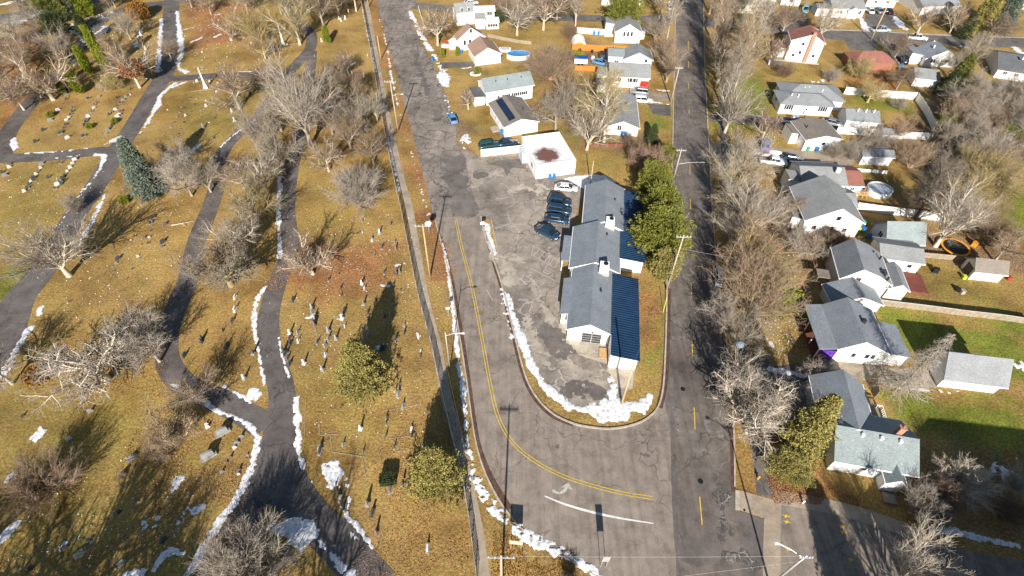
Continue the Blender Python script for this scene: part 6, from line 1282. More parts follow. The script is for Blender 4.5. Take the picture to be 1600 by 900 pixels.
def stones(desc, pts, rot, kinds='round block round small tall', mats='gran marble grand grand granr', sc=(.85, 1.25)):
    kinds = kinds.split(); mats = mats.split(); pts = sorted(pts, key=lambda p: -p[1])
    for i, p in enumerate(pts):
        k = rg.choice(kinds); m = rg.choice(mats); g = G(*p)
        lb = f'{CW[m]} {KW[k]} headstone, {ordw(i)} nearest {desc}'
        if len(lb.replace('-', ' ').split()) > 16: lb = f'{KW[k]} headstone, {ordw(i)} nearest {desc}'
        T = thing('headstone', lb, 'headstone', (*g, 0), rot+rg.uniform(-.1, .1), 'headstones', rg.uniform(*sc)*(.92 if 'urn' in desc else .60))
        a = link('tablet', SM[k][0], T); b = link('base', SM[k][1], T); setmat(a, M[m]); setmat(b, M[m if rg.random() < .7 else 'gran'])
        if k == 'round' and rg.random() < .25: T.rotation_euler[0] = rg.uniform(-.06, .06)
def line(a, b, n, j=1.2): return [(a[0]+(b[0]-a[0])*(i+.3)/n+rg.uniform(-j, j), a[1]+(b[1]-a[1])*(i+.3)/n+rg.uniform(-j, j)) for i in range(n)]
D_ = 1.05
stones('in the row nearest the looping lane', [(56, 222), (68, 204), (79, 189), (91, 173), (98, 163), (104, 156)], D_)
stones('in the second row from the looping lane', line((95, 212), (117, 165), 9), D_, 'round small block')
stones('of three big stones above the short lane', [(106, 216), (131, 214), (133, 196)], D_, 'block', sc=(1.1, 1.3))
stones('in the middle row left of the long lane', line((131, 198), (153, 158), 9), D_)
stones('in the row beside the long lane, left', line((166, 211), (191, 172), 9), D_, 'round block')
stones('in the row under the leafy trunked tree', line((164, 186), (206, 145), 9), D_)
stones('in the short row under the slim evergreens', line((159, 142), (165, 118), 5), D_)
stones('below the short lane, left row', [(8, 275), (15, 262), (4, 270)], D_, 'block round', sc=(1.1, 1.3))
stones('below the short lane, middle row', line((38, 302), (69, 254), 9), D_, 'round block')
stones('below the short lane, right row', line((86, 297), (121, 248), 9), D_, 'round block')
stones('scattered below the short lane', [(76, 278), (95, 256), (96, 288), (15, 258)], D_)
stones('in the first flat row right of the long lane', line((238, 238), (302, 150), 12), D_, 'flat small', 'grand gran')
stones('in the second flat row right of the long lane', line((252, 262), (312, 148), 12), D_, 'flat small', 'grand gran')
stones('in the row below the tall trunked bare tree', line((313, 176), (346, 138), 9), D_, 'flat small round')
stones('in the row left of the curving lane', line((306, 212), (343, 176), 8), D_, 'flat small')
stones('near the curving lane end', [(363, 176), (367, 190), (366, 206), (358, 168), (333, 218), (318, 200), (391, 147), (372, 152), (386, 155)], D_, 'round block tall', sc=(1, 1.3))
stones('between obelisk and curving lane', [(262, 172), (290, 181), (284, 168), (322, 158), (308, 128), (340, 130)], D_, 'small round')
stones('in grass right of the fan shaped tree', [(168, 398), (176, 381), (192, 394), (205, 376), (211, 370), (222, 381), (225, 373), (232, 381), (236, 362), (255, 386), (192, 360), (234, 372)], D_, 'flat small round')
stones('below the open grass by the fan shaped tree', [(219, 403), (216, 401), (198, 437), (170, 446), (182, 412), (178, 425), (152, 433), (110, 470), (207, 420), (185, 405)], D_, 'small flat block')
stones('beside the hanging dead branch', [(258, 352), (255, 379), (239, 342), (236, 350), (224, 318)], D_, 'block round', sc=(1.1, 1.4))
stones('between curving and main lane', [(368, 484), (363, 503), (349, 517), (355, 541), (315, 535), (316, 530), (396, 553), (289, 556), (382, 592), (368, 465), (362, 444)], 1.5, 'block round tall', sc=(1, 1.35))
q = [(500, 140), (503, 130), (500, 190), (634, 150), (580, 195), (545, 228), (547, 214), (505, 263), (593, 262), (651, 238), (656, 268), (558, 285), (556, 300), (604, 400), (604, 380), (674, 378), (660, 384), (646, 436), (679, 460), (357, 365), (391, 382), (343, 414), (400, 450), (402, 478), (400, 490)]
stones('in the upper field right of the main lane', [(400+x/3, 300+y/3) for x, y in q], 1.45, 'round tall small block', sc=(.9, 1.2))
q = [(497, 432), (510, 455), (503, 420), (176, 508), (264, 560), (262, 545), (275, 590), (275, 628), (272, 617), (291, 706), (404, 595), (418, 632), (506, 528), (527, 565), (527, 600), (561, 510), (605, 585), (628, 575), (697, 628), (697, 662), (656, 692), (520, 640), (526, 672)]
stones('in the middle field right of the main lane', [(400+x/3, 300+y/3) for x, y in q], 1.45, 'round tall block', sc=(1.0, 1.3))
q = [(160, 665), (158, 690), (163, 712), (198, 660), (200, 700), (340, 655), (341, 690), (376, 690), (325, 722), (327, 765), (313, 835), (131, 750), (140, 765), (150, 782), (160, 806), (226, 805), (590, 735), (604, 730), (416, 560), (773, 768)]
stones('in the field between main lane and pine', [(400+x/3, 300+y/3) for x, y in q], 1.45, 'block round block tall', sc=(1.1, 1.4))
q = [(668, 48), (690, 105), (613, 160), (613, 185), (491, 212), (611, 238), (730, 210), (732, 240), (651, 298), (504, 316), (410, 285), (302, 318), (300, 300), (631, 498), (689, 475), (565, 700), (547, 605), (523, 565), (805, 770), (640, 20), (672, 10)]
stones('among those around the lower pine', [(400+x/3, 600+y/3) for x, y in q], 1.45, 'round tall block', sc=(1.0, 1.35))
stones('in the close row below the clipped hedge', line((541, 800), (524, 752), 7), 1.5, 'round block', sc=(.9, 1.1))
stones('of two urn stones at the lane junction', [(349, 677), (327, 714)], .6, 'block', 'gran', (1.3, 1.45))
q = [(975, 205), (1132, 250), (1101, 300), (1112, 280), (1081, 348), (1062, 372), (1042, 415), (1160, 335), (1122, 408), (1120, 425), (968, 190)]
stones('in the small rows below the lane junction', [(x/3, 600+y/3) for x, y in q], .9, 'round small', 'marble granr gran')
q = [(620, 352), (576, 430), (562, 600), (541, 606), (640, 560), (380, 800), (306, 775), (601, 832), (571, 842), (420, 745), (770, 735), (150, 865), (108, 152), (330, 262), (425, 130)]
stones('scattered in the shaded lower left lawn', [(x/3, 600+y/3) for x, y in q], 1.0, 'round block small', sc=(1.0, 1.5))
stones('beside the big shrub of the forking lanes', [(450, 866), (447, 878)], 1.3, 'block', 'gran', (1.2, 1.4))
q = [(985, 120), (980, 100), (1097, 97), (1158, 85), (907, 155), (870, 185), (640, 228), (630, 262), (685, 280), (785, 214), (1070, 235), (1068, 260), (1136, 220), (1245, 216), (1320, 232), (1325, 184), (1242, 280), (1238, 310), (1230, 340), (1222, 370), (1280, 436), (1268, 500), (1264, 530), (1262, 560), (1325, 592), (1290, 582)]
stones('among the snowy upper rows left of the lane', [(x/5.62, y/5.62) for x, y in q], D_, 'round block tall', sc=(1.0, 1.35))
q = [(905, 695), (895, 720), (888, 745), (885, 770), (905, 800), (1030, 720), (1050, 620), (750, 665), (580, 830), (592, 795), (930, 800), (870, 855), (1030, 865), (1130, 845), (1150, 785), (778, 872), (855, 770)]
stones('under the slim evergreens and the leafy trunked tree', [(x/5.62, y/5.62) for x, y in q], D_, 'round block', sc=(.9, 1.2))
stones('in the clump near the fence at the top', [(540, 30), (533, 33), (503, 65), (492, 88), (547, 100), (551, 118), (561, 104), (528, 118), (569, 120), (545, 20), (530, 30), (575, 88), (537, 92)], 1.3, 'round tall', 'marble gran marble')
stones('above the thin lane, right of the upper lane', [(375, 66), (393, 68), (381, 60), (397, 82), (316, 82), (322, 66)], D_, 'small round')
stones('beside the two obelisks', [(424, 72), (449, 70), (452, 66), (456, 74), (420, 76), (303, 130), (312, 122), (328, 128)], .9, 'round small', 'gran marble')
stones('in the field left of the curving lane, right part', [(373, 253), (386, 262), (365, 258), (362, 262)], D_, 'round tall')
# flat plot edging
def edging(label, segs):
    mb = MB()
    for a, b in segs: ribbon(mb, [a, b], .09, 0, .05)
    tag(mb.build('plot_edging', M['side']), label, 'plot edging', None, 'structure')
edging('low stone edging around the grave plots below the main lane', [((499, 662), (499, 680)), ((499, 680), (530, 678)), ((516, 678), (519, 706)), ((519, 706), (570, 714)), ((566, 714), (572, 746)), ((608, 685), (642, 682)), ((600, 642), (655, 632)), ((618, 706), (644, 702)), ((478, 622), (476, 680)), ((467, 620), (469, 676))])
edging('low stone edging near the small snow sliver', [((519, 510), (541, 506)), ((492, 505), (496, 530)), ((534, 500), (541, 511))])
def obelisk(px, label, h):
    T = thing('obelisk', label, 'monument', (*G(*px), 0), .2, 'stone obelisks'); T.scale = (.55, .55, .86); b = MB(); b.box(-1.0, -1.0, 0, 1.0, 1.0, .35).box(-.75, -.75, .35, .75, .75, .8); b.build('plinth', M['marble'], T)
    m = MB(); m.loft([[(-.6, -.6, .8), (.6, -.6, .8), (.6, .6, .8), (-.6, .6, .8)], [(-.5, -.5, 1.5), (.5, -.5, 1.5), (.5, .5, 1.5), (-.5, .5, 1.5)]]); m.build('die', M['marble'], T)
    s = MB(); s.loft([[(-.38, -.38, 1.5), (.38, -.38, 1.5), (.38, .38, 1.5), (-.38, .38, 1.5)], [(-.20, -.20, h-.4), (.20, -.20, h-.4), (.20, .20, h-.4), (-.20, .20, h-.4)], [(-.01, -.01, h), (.01, -.01, h), (.01, .01, h), (-.01, .01, h)]]); s.build('shaft', M['marble'], T)
obelisk((322, 137), 'stone obelisk on a raised kerbed plot beside the thin lane', 6.2); obelisk((443, 69), 'stone obelisk before the golden barked tree', 6.6)
edging('raised stone kerb of the obelisk plot', [((298, 143), (337, 139))]); edging('stone kerb of the second obelisk plot', [((424, 73), (466, 68))])
# hanging broken branch
T = thing('fallen_branch', 'pale broken branch lying on the grass beside the curving lane', 'branch', (*G(283, 352), .1)); m = MB(); m.tube((-1.6, -.3, .1), (.2, 0, .35), .10, .08); m.build('limb', BARK['pale'], T); m = MB(); m.tube((.2, 0, .35), (2.0, .9, .2), .07, .03).tube((.2, 0, .35), (1.2, -.5, .1), .05, .02); m.build('twigs', BARK['pale'], T)

# ================================================================== FENCES
def fence(name, label, pts, h, mat, pmat, step=2.4, t=.05, n=6, rail=None, group=None, world=False, pn='board_panel', cap=False, solid=True):
    w_ = cr(pts if world else W(pts), n); T = thing(name, label, 'fence', (*w_[0], 0), 0, group); o = w_[0]; P_ = [(x-o[0], y-o[1]) for x, y in w_]
    for s in range(1):
        m = MB(); L, R = ribbon_pts(P_, [t]); k = len(L)
        b = [(x, y, .06) for x, y in L]+[(x, y, .06) for x, y in R]; tp = [(x, y, h) for x, y, _ in b]
        if solid: m.add(b+tp, [(2*k+i, 3*k+i, 3*k+i+1, 2*k+i+1) for i in range(k-1)]+[(i, 2*k+i, 2*k+i+1, i+1) for i in range(k-1)]+[(k+i+1, 3*k+i+1, 3*k+i, k+i) for i in range(k-1)]+[(0, k, 3*k, 2*k), (2*k-1, k-1, 3*k-1, 4*k-1)])
        else: m.add([(x, y, .06) for x, y in P_]+[(x, y, h) for x, y in P_], [(i, i+1, k+i+1, k+i) for i in range(k-1)])
        m.build(pn, mat, T)
    # posts
    d = 0; acc = 0; pm = MB(); r = .05; pm.box(-r, -r, 0, r, r, h+.1); pme = pm.mesh('post', pmat); c = 0
    tot = sum(math.dist(P_[i], P_[i+1]) for i in range(len(P_)-1)); step = max(step, tot/90); nx_ = 0
    for i in range(len(P_)-1):
        sg_ = math.dist(P_[i], P_[i+1])
        while nx_ <= d+sg_+1e-6:
            q_ = (nx_-d)/(sg_ or 1); link('post', pme, T, (P_[i][0]+(P_[i+1][0]-P_[i][0])*q_, P_[i][1]+(P_[i+1][1]-P_[i][1])*q_, 0), math.atan2(P_[i+1][1]-P_[i][1], P_[i+1][0]-P_[i][0])); nx_ += step
        d += sg_
    if rail:
        m = MB()
        for i in range(0, len(P_)-1): m.tube((*P_[i], h), (*P_[i+1], h), .035, n=5)
        m.build('top_rail', pmat, T)
    return T
fence('chain_link_fence', 'long chain link fence between the cemetery and the sidewalk', [(562, -10), (583, 100), (600, 200), (618, 290), (627, 330), (653, 460), (674, 540), (688, 605), (708, 690), (725, 760), (742, 880), (746, 920)], 1.5, M['chain'], M['galv'], 3.0, rail=True, pn='wire_mesh', solid=False)
fence('chain_link_fence', 'chain link fence between the bright green lawn and the rough back lawn', [(1372, 477), (1440, 485), (1500, 493), (1560, 500), (1612, 508)], 1.3, M['fencet'], M['galv'], 2.8, rail=True)
fence('board_fence', 'weathered board fence below the trampoline', [(1436, 402), (1500, 408), (1520, 411)], 1.2, M['fencet'], M['fencet'], 2.4)
fence('vinyl_fence', 'white vinyl fence behind the long pale ranch house', [(1318, 147), (1370, 152), (1428, 156)], 1.9, M['fencew'], M['fencew'])
fence('vinyl_fence', 'white vinyl fence side running down beside the thicket', [(1430, 157), (1445, 180), (1457, 205)], 1.9, M['fencew'], M['fencew'])
fence('vinyl_fence', 'white vinyl fence between the white garage and the small ribbed shed', [(1305, 209), (1340, 211), (1371, 213)], 1.8, M['fencew'], M['fencew'])
fence('vinyl_fence', 'white vinyl fence right of the small ribbed shed', [(1401, 217), (1430, 218), (1453, 219)], 1.8, M['fencew'], M['fencew'])
fence('vinyl_fence', 'long white vinyl fence above the streaked roof garage', [(1336, 328), (1380, 334), (1430, 340), (1468, 346)], 1.8, M['fencew'], M['fencew'])
fence('white_wall', 'white board wall beside the flat roofed office with two cars behind', [(752, 245), (817, 238)], 1.8, M['stucco'], M['stucco'], 3.0, t=.2)
fence('white_wall', 'long low white wall left of the cream gabled house', [(901, 52), (930, 54), (952, 55.5)], 1.7, M['fencew'], M['fencew'], 3)
fence('wooden_fence', 'orange cedar fence along the top of the dirt yard', [(894, 78), (925, 80), (956, 81)], 1.8, M['orange'], M['orange'])
fence('wooden_fence', 'orange cedar fence along the bottom of the dirt yard', [(898, 110), (920, 111), (945, 113)], 1.3, M['orange'], M['orange'])
fence('wooden_fence', 'short orange cedar fence under the cream gabled house', [(958, 78), (975, 79), (992, 79)], 1.2, M['orange'], M['orange'])
fence('picket_fence', 'low open wooden fence on the lawn behind the pool', [(762, 58), (785, 63), (812, 68), (830, 70)], 1.0, M['fencet'], M['fencet'], 1.6)
fence('picket_fence', 'thin white rail fence beside the upper west street verge', [(654, 13), (661, 35), (668, 52)], .8, M['fencew'], M['fencew'], 2)
fence('wooden_fence', 'brown fence along the lower yard of the brown lawn', [(920, 229), (950, 229), (980, 230)], .8, M['rdeck'], M['fencet'], 2)
fence('wooden_fence', 'weathered dark fence standing behind the white corner house', [(1361, 590), (1364, 608), (1366, 622)], 1.6, M['fencet'], M['fencet'], 2)
fence('white_edging', 'low white driveway edging beside the blue grey house', [(1374, 65), (1388, 80), (1398, 96), (1405, 105)], .7, M['fencew'], M['fencew'], 2)
fence('wooden_fence', 'weathered low fence behind the grey roofed house with deck', [(1335, 268), (1360, 270), (1385, 272)], .8, M['fencew'], M['fencet'], 2)

# ================================================================== POLES AND WIRES
POLES = {}
def upole(key, px, h, label, arms=1, lamp=None, mat='pole', trans=False, world=None, armw=1.25, r=.16, rot=0.0, cat='utility pole', name='utility_pole', lean=(0, 0)):
    g = world or G(*px); T = thing(name, label, cat, (*g, 0), rot, 'utility poles'); T.rotation_euler[0] = lean[0]; T.rotation_euler[1] = lean[1]; POLES[key] = (g[0], g[1], h)
    m = MB(); m.tube((0, 0, -.1), (0, 0, h), r, r*.62, 9); m.build('pole', M[mat], T, smooth=True)
    for a in range(arms):
        z = h-.35-a*.9; m = MB(); m.box(-armw, -.16, z-.07, armw, -.04, z+.07)
        if a == 0 and arms == 1 and lamp is None: pass
        ao = m.build('crossarm', M['galv'], T)
        for x in (-armw+.12, -armw*.45, armw*.45, armw-.12):
            i_ = MB(); i_.tube((x, -.1, z+.07), (x, -.1, z+.28), .045, n=6); i_.build('insulator', M['marble'], ao)
    if trans: m = MB(); m.tube((.38, 0, h-2.2), (.38, 0, h-1.2), .27, n=10); m.build('transformer', M['galv'], T, smooth=True)
    if lamp:
        dx, dy, z = lamp; m = MB(); L_ = math.hypot(dx, dy); m.tube((0, 0, z), (dx*.5, dy*.5, z+.45), .05, n=6).tube((dx*.5, dy*.5, z+.45), (dx, dy, z+.5), .045, n=6); ar = m.build('lamp_arm', M['galv'], T)
        m = MB(); m.loft([[(dx*.98-.1, dy-.1, z+.42), (dx*.98+.1, dy-.1, z+.42), (dx*.98+.1, dy+.1, z+.42), (dx*.98-.1, dy+.1, z+.42)], [(dx*1.1-.16, dy-.16, z+.5), (dx*1.1+.3, dy-.16, z+.5), (dx*1.1+.3, dy+.16, z+.5), (dx*1.1-.16, dy+.16, z+.5)], [(dx*1.1-.1, dy-.1, z+.6), (dx*1.1+.2, dy-.1, z+.6), (dx*1.1+.2, dy+.1, z+.6), (dx*1.1-.1, dy+.1, z+.6)]]); m.build('lamp_head', M['marble'], ar)
    return T
upole('L1', (672, 433), 11.7, 'tall wooden pole with crossarm standing beside the sidewalk next to the stop sign', mat='poley')
upole('L2', (622, 205), 12.1, 'wooden pole with crossarm and lamp arm beside the upper west street', lamp=(2.0, -.2, 8.6), mat='pole')
upole('L3', (595.5, 93), 6.4, 'plain short wooden pole on the rusty verge of the west street', arms=0, mat='poley')
upole('L4', (576, 11), 9, 'plain wooden pole at the top edge beside the cemetery fence', arms=0, mat='poley')
upole('L5', None, 11.8, 'wooden pole with double crossarm at the bottom edge beside the sidewalk', arms=1, world=G(783, 868, 11.8), armw=1.3)
upole('P1', (1041, 454), 12.3, 'leaning looking wooden pole with wide crossarm in front of the pines', mat='pole', armw=1.15, lean=(0, 0), trans=False)
upole('P2', (1053, 277), 6.8, 'wooden pole with crossarm and long lamp arm above the pines', lamp=(4.6, 0, 3.2), armw=1.0)
upole('P3', (1048, 161), 9.2, 'wooden pole with crossarm beside the white house driveway', armw=.95)
upole('P4', (1045, 32), 7.5, 'thin pole at the corner of the cross street and the dark street', arms=0, mat='galv', r=.09)
upole('PO', (922, 291), 6.0, 'plain wooden pole at the far end of the long grey building', arms=0, mat='poley', r=.13)
upole('PI', (971, 632), 9.9, 'plain wooden pole in the snow at the tip of the grass point', arms=0, mat='poley', r=.17)
upole('PT', (1361, 62), 11.2, 'tall pale wooden pole beside the pickup street with an attached device', arms=0, mat='poley', r=.2, lamp=(.6, 0, 7.5))
upole('PS', (897, 36), 8, 'thin pale pole beside the cross street left of the evergreen', arms=0, mat='galv', r=.1)
upole('PV', (1200, 36), 6.5, 'thin pole before the tall cream house at the top', arms=0, mat='galv', r=.08)
upole('L6', (703, 577), 8.6, 'metal street lamp with a curved arm beside the snowy kerb', arms=0, lamp=(2.1, .1, 7.9), mat='galv', r=.09, name='street_lamp', cat='street lamp')
g = G(1261, 868, 10.2); upole('BR', None, 10.2, 'grey street lamp with crossarm and curved arm at the lower right bottom edge', world=g, arms=1, armw=.7, lamp=(-2.3, 1.2, 9.4), mat='galv', r=.13, name='street_lamp', cat='street lamp')
T = thing('guy_wire', 'yellow sleeved guy wire of the pole in front of the pines', 'guy wire', (*G(1036, 488), 0)); m = MB(); g0 = G(1036, 488); g1 = G(1041, 454)
m.tube((0, 0, 0), ((g1[0]-g0[0])*.25, (g1[1]-g0[1])*.25, 2.4), .05, n=6); m.build('marker_sleeve', M['yplastic'], T); m = MB(); m.tube(((g1[0]-g0[0])*.25, (g1[1]-g0[1])*.25, 2.4), (g1[0]-g0[0], g1[1]-g0[1], 9.5), .012, n=4); m.build('cable', M['wire'], T)
def wire(label, a, b, sag=.6, r=.018, mat='wire'):
    a = Vector(a); b = Vector(b); m = MB(); p = None
    for i in range(13):
        t = i/12; q_ = a.lerp(b, t); q_.z -= sag*4*t*(1-t)
        if p is not None: m.tube(p, q_, r, n=4)
        p = q_
    tag(m.build('overhead_wire', M[mat]), label, 'wire', 'overhead wires')
L5 = POLES['L5']; BR = POLES['BR']
wire('pale overhead wire from the bottom pole across the curve to the lower right lamp', (L5[0]+1.1, L5[1], L5[2]-.2), (BR[0]-.4, BR[1], BR[2]-.2), .25, .009, 'wirel')
wire('second pale overhead wire at the lower right, nearer the bottom edge', (*G(1000, 908, 10.5), 10.5), (BR[0]-.3, BR[1]-.3, BR[2]-.7), .15, .008, 'wirel')
P1_ = POLES['P1']; wire('service wire crossing the dark street from the pole in front of the pines', (P1_[0], P1_[1], 9.6), (*G(1230, 410, 6.5), 6.5), .5, .009, 'wirel')
for dx, d in ((-1.1, 'left'), (0.5, 'middle'), (1.1, 'right')):
    for a, b, s_ in (('L5', 'L1', 'nearer span'), ('L1', 'L2', 'farther span')):
        A_ = POLES[a]; B_ = POLES[b]; wire(f'{d} thin wire strung along the cemetery sidewalk, {s_}', (A_[0]+dx, A_[1], A_[2]-.1), (B_[0]+dx, B_[1], B_[2]-.1), .9, .007)
for dx, d in ((-.9, 'left'), (.9, 'right')):
    for a, b, s_ in (('P1', 'P2', 'between the pine row poles'), ('P2', 'P3', 'farther up the dark street')):
        A_ = POLES[a]; B_ = POLES[b]; wire(f'{d} thin wire along the dark street, {s_}', (A_[0]+dx, A_[1], A_[2]-.1), (B_[0]+dx, B_[1], B_[2]-.1), .7, .009)
A_ = POLES['PI']; B_ = POLES['P1']; wire('thin wire from the snow field pole to the pole in front of the pines', (A_[0], A_[1], A_[2]-.2), (B_[0], B_[1], B_[2]-1.2), .6, .009)
A_ = POLES['P3']; wire('thin service wire to the wide white house', (A_[0], A_[1], A_[2]-.4), (*G(1008, 134, 3.5), 3.5), .4, .009)
# ================================================================== SIGNS
def sign(px, label, h, shape, w_=.6, hh=.6, col='marble', rot=0.0, posts=1, world=None, name='road_sign'):
    g = world or G(*px); T = thing(name, label, 'road sign', (*g, 0), rot); ps = [0] if posts == 1 else [-w_*.38, w_*.38]
    for x in ps: m = MB(); m.box(x-.03, -.03, 0, x+.03, .03, h); m.build('post', M['galv'], T)
    m = MB()
    if shape == 'oct':
        pr = [(w_/2*math.cos(math.pi/8+i*math.pi/4)/math.cos(math.pi/8), h-.35+w_/2*math.sin(math.pi/8+i*math.pi/4)/math.cos(math.pi/8)) for i in range(8)]; m.prism(pr, -.055, -.032, 'y')
    else: m.box(-w_/2, -.055, h-hh, w_/2, -.032, h)
    m.build('sign_plate', M[col], T); return T
sign((671, 366), 'pale octagonal sign seen from its back beside the tall pole', 2.9, 'oct', 1.15, 1.1, 'marble', .3)
sign((754, 360), 'small pale sign on the snowy grass sliver', 2.1, 'sq', .75, .65, 'marble', .2)
sign((701, 494), 'small square pale sign on the sidewalk verge', 2.2, 'sq', .6, .5, 'marble', .15)
sign((806, 857), 'wide rectangular sign on two posts at the snow bank, seen from above', 2.6, 'sq', 1.5, 1.1, 'tanw', -.1, 2)
gs = G(939, 868); T = sign(None, 'tall two post sign with arrow plate just below the bottom edge', 3.6, 'sq', .8, 1.6, 'galv', 0, 2, world=(gs[0]+.1, gs[1]-1.2))
# ================================================================== VEHICLES
def car(px, rz, label, kind='sedan', col='white', sc=1.0, world=None):
    g = world or G(*px); cm = {'white': (.78, .78, .77), 'navy': (.015, .05, .10), 'dgreen': (.02, .085, .085), 'silver': (.42, .47, .52), 'sky': (.12, .30, .55), 'black': (.012, .013, .016), 'grey': (.25, .26, .28), 'red': (.35, .03, .03), 'teal': (.20, .42, .45)}[col]
    T = thing({'pickup': 'pickup_truck', 'suv': 'parked_suv', 'van': 'parked_van', 'sedan': 'parked_car'}[kind], label, {'pickup': 'pickup', 'suv': 'car', 'van': 'van', 'sedan': 'car'}[kind], (*g, .03), rz, 'parked vehicles', sc)
    k = (kind, col)
    if k not in CARS:
        pm = paint(col, cm); L, Wd = {'sedan': (4.75, 1.80), 'suv': (4.7, 1.88), 'pickup': (5.6, 1.92), 'van': (5.0, 1.95)}[kind]; a = L/2; w2 = Wd/2
        belt = {'sedan': .92, 'suv': 1.05, 'pickup': 1.08, 'van': 1.1}[kind]; bot = .28
        def ring(x, zt, hw, zb=bot): return [(x, -hw*.92, zb), (x, -hw, zb+.2), (x, -hw, zt-.18), (x, -hw*.86, zt), (x, hw*.86, zt), (x, hw, zt-.18), (x, hw, zb+.2), (x, hw*.92, zb)]
        if kind == 'sedan': pr = [(-a, .72, .78), (-a+.15, .90, .92), (-a+1.0, belt+.02, 1), (0, belt, 1), (a-1.5, belt-.02, 1), (a-.5, .80, .96), (a-.1, .66, .84), (a, .5, .7)]
        elif kind == 'suv': pr = [(-a, .9, .88), (-a+.12, 1.02, .95), (-a+1, belt, 1), (0, belt, 1), (a-1.3, belt, 1), (a-.4, .96, .96), (a-.08, .82, .86), (a, .6, .76)]
        elif kind == 'pickup': pr = [(-a, .95, .95), (-a+.1, 1.02, .98), (-a+1.9, 1.04, 1), (-.3, belt, 1), (1.3, belt, 1), (a-.4, 1.0, .97), (a-.05, .9, .88), (a, .6, .8)]
        else: pr = [(-a, 1.0, .9), (-a+.1, belt, .96), (0, belt, 1), (a-1.2, belt, 1), (a-.3, .95, .95), (a, .6, .8)]
        b = MB(); b.loft([ring(x, z, w2*s) for x, z, s in pr]); body = b.mesh('body', pm, True)
        x0, x1, x2, x3, zt = {'sedan': (-1.95, -1.05, .45, 1.25, 1.43), 'suv': (-2.22, -1.9, .5, 1.15, 1.70), 'pickup': (-.75, -.55, .75, 1.35, 1.78), 'van': (-2.4, -2.2, 1.0, 1.75, 1.92)}[kind]
        lo = [(x0, -w2*.86, belt-.02), (x3, -w2*.86, belt-.04), (x3, w2*.86, belt-.04), (x0, w2*.86, belt-.02)]; hi = [(x1, -w2*.68, zt-.06), (x2, -w2*.68, zt-.06), (x2, w2*.68, zt-.06), (x1, w2*.68, zt-.06)]
        c = MB(); c.loft([lo, hi]); glass = c.mesh('windows', M['glassc'])
        r = MB(); rr = [(x1-.05, -w2*.70), (x2+.05, -w2*.70), (x2+.05, w2*.70), (x1-.05, w2*.70)]; r.loft([[(x, y, zt-.06) for x, y in rr], [(x*.96, y*.93, zt+.02) for x, y in rr]])
        for y in (-1, 1):
            for (xa, za, xb, zb) in ((x0+.02, belt, x1+.02, zt-.05), (x3-.02, belt, x2-.02, zt-.05), ((x1+x2)/2, belt, (x1+x2)/2, zt-.05)): r.tube((xa, y*w2*.865, za-.03), (xb, y*w2*.69, zb), .045, n=5)
        roof = r.mesh('roof', pm)
        wh = MB(); wh.tube((0, -.11, 0), (0, .11, 0), .33, n=16); tyre = wh.mesh('wheel', M['tyre']); rm = MB(); rm.tube((0, -.12, 0), (0, .12, 0), .19, n=10); rim = rm.mesh('rim', M['rim'])
        hl = MB(); hl.box(-.05, -.2, -.07, .05, .2, .08); head = hl.mesh('headlight', M['lamp'], bevel=.02); tail = hl.mesh('taillight', M['tail'], bevel=.02)
        bed = None
        if kind == 'pickup': bb = MB(); bb.box(-a+.12, -w2*.78, .95, -.85, w2*.78, 1.055); bed = bb.mesh('cargo_bed', M['black'])
        mr = MB(); mr.box(-.08, -.1, -.06, .08, .1, .07); mir = mr.mesh('mirror', pm, bevel=.02)
        CARS[k] = (body, glass, roof, tyre, rim, head, tail, bed, mir, a, w2, x3, belt)
    body, glass, roof, tyre, rim, head, tail, bed, mir, a, w2, x3, belt = CARS[k]
    link('body', body, T); link('windows', glass, T); link('roof', roof, T)
    for x in (-a+.95, a-.92):
        for y in (-w2+.08, w2-.08): o = link('wheel', tyre, T, (x, y, .31)); link('rim', rim, o)
    for y in (-1, 1): link('headlight', head, T, (a-.07, y*w2*.58, .64)); link('taillight', tail, T, (-a+.06, y*w2*.66, .8)); link('mirror', mir, T, (x3-.25, y*(w2+.08), belt+.02))
    if bed: link('cargo_bed', bed, T)
    return T
CARS = {}
def hd(a, b): p = G(*a); q = G(*b); return math.atan2(q[1]-p[1], q[0]-p[0])
car((707, 188), hd((711, 194), (703, 178)), 'silver blue sedan parked at the edge of the west street', 'sedan', 'sky')
car((764, 231), hd((750, 233), (777, 229)), 'dark green suv parked behind the white wall, left of two', 'suv', 'dgreen')
car((793, 227), hd((780, 229), (806, 225)), 'dark blue sedan parked behind the white wall, right of two', 'sedan', 'navy')
car((884, 297), hd((866, 296), (902, 299)), 'white sedan parked at the snow field beside the office', 'sedan', 'white')
car((874, 319), hd((857, 315), (893, 322)), 'dark suv farthest of the four dark cars on the car park', 'suv', 'navy')
car((874, 332), hd((857, 330), (893, 336)), 'dark suv second farthest of the four dark cars on the car park', 'suv', 'navy')
car((870, 346), hd((853, 344), (888, 348)), 'dark blue sedan third of the four dark cars on the car park', 'sedan', 'navy')
car((855, 367), hd((840, 358), (872, 373)), 'dark blue sedan parked askew, nearest of the four on the car park', 'sedan', 'navy', 1.05)
car((938, 101), hd((928, 98), (950, 103)), 'light blue car in the dirt yard between the orange fences', 'sedan', 'sky')
car((940, 90), hd((941, 92), (940, 82)), 'black car in the dirt yard behind the light blue one', 'suv', 'black')
car((1004, 160), hd((996, 160), (1012, 161)), 'white car beside the broad grey roofed house', 'suv', 'white')
car((998, 147), hd((1008, 148), (988, 146)), 'dark grey car below the red entrance panel', 'suv', 'grey')
car((1375, 50), hd((1362, 50), (1388, 50)), 'silver pickup parked left of two on the upper street', 'pickup', 'silver')
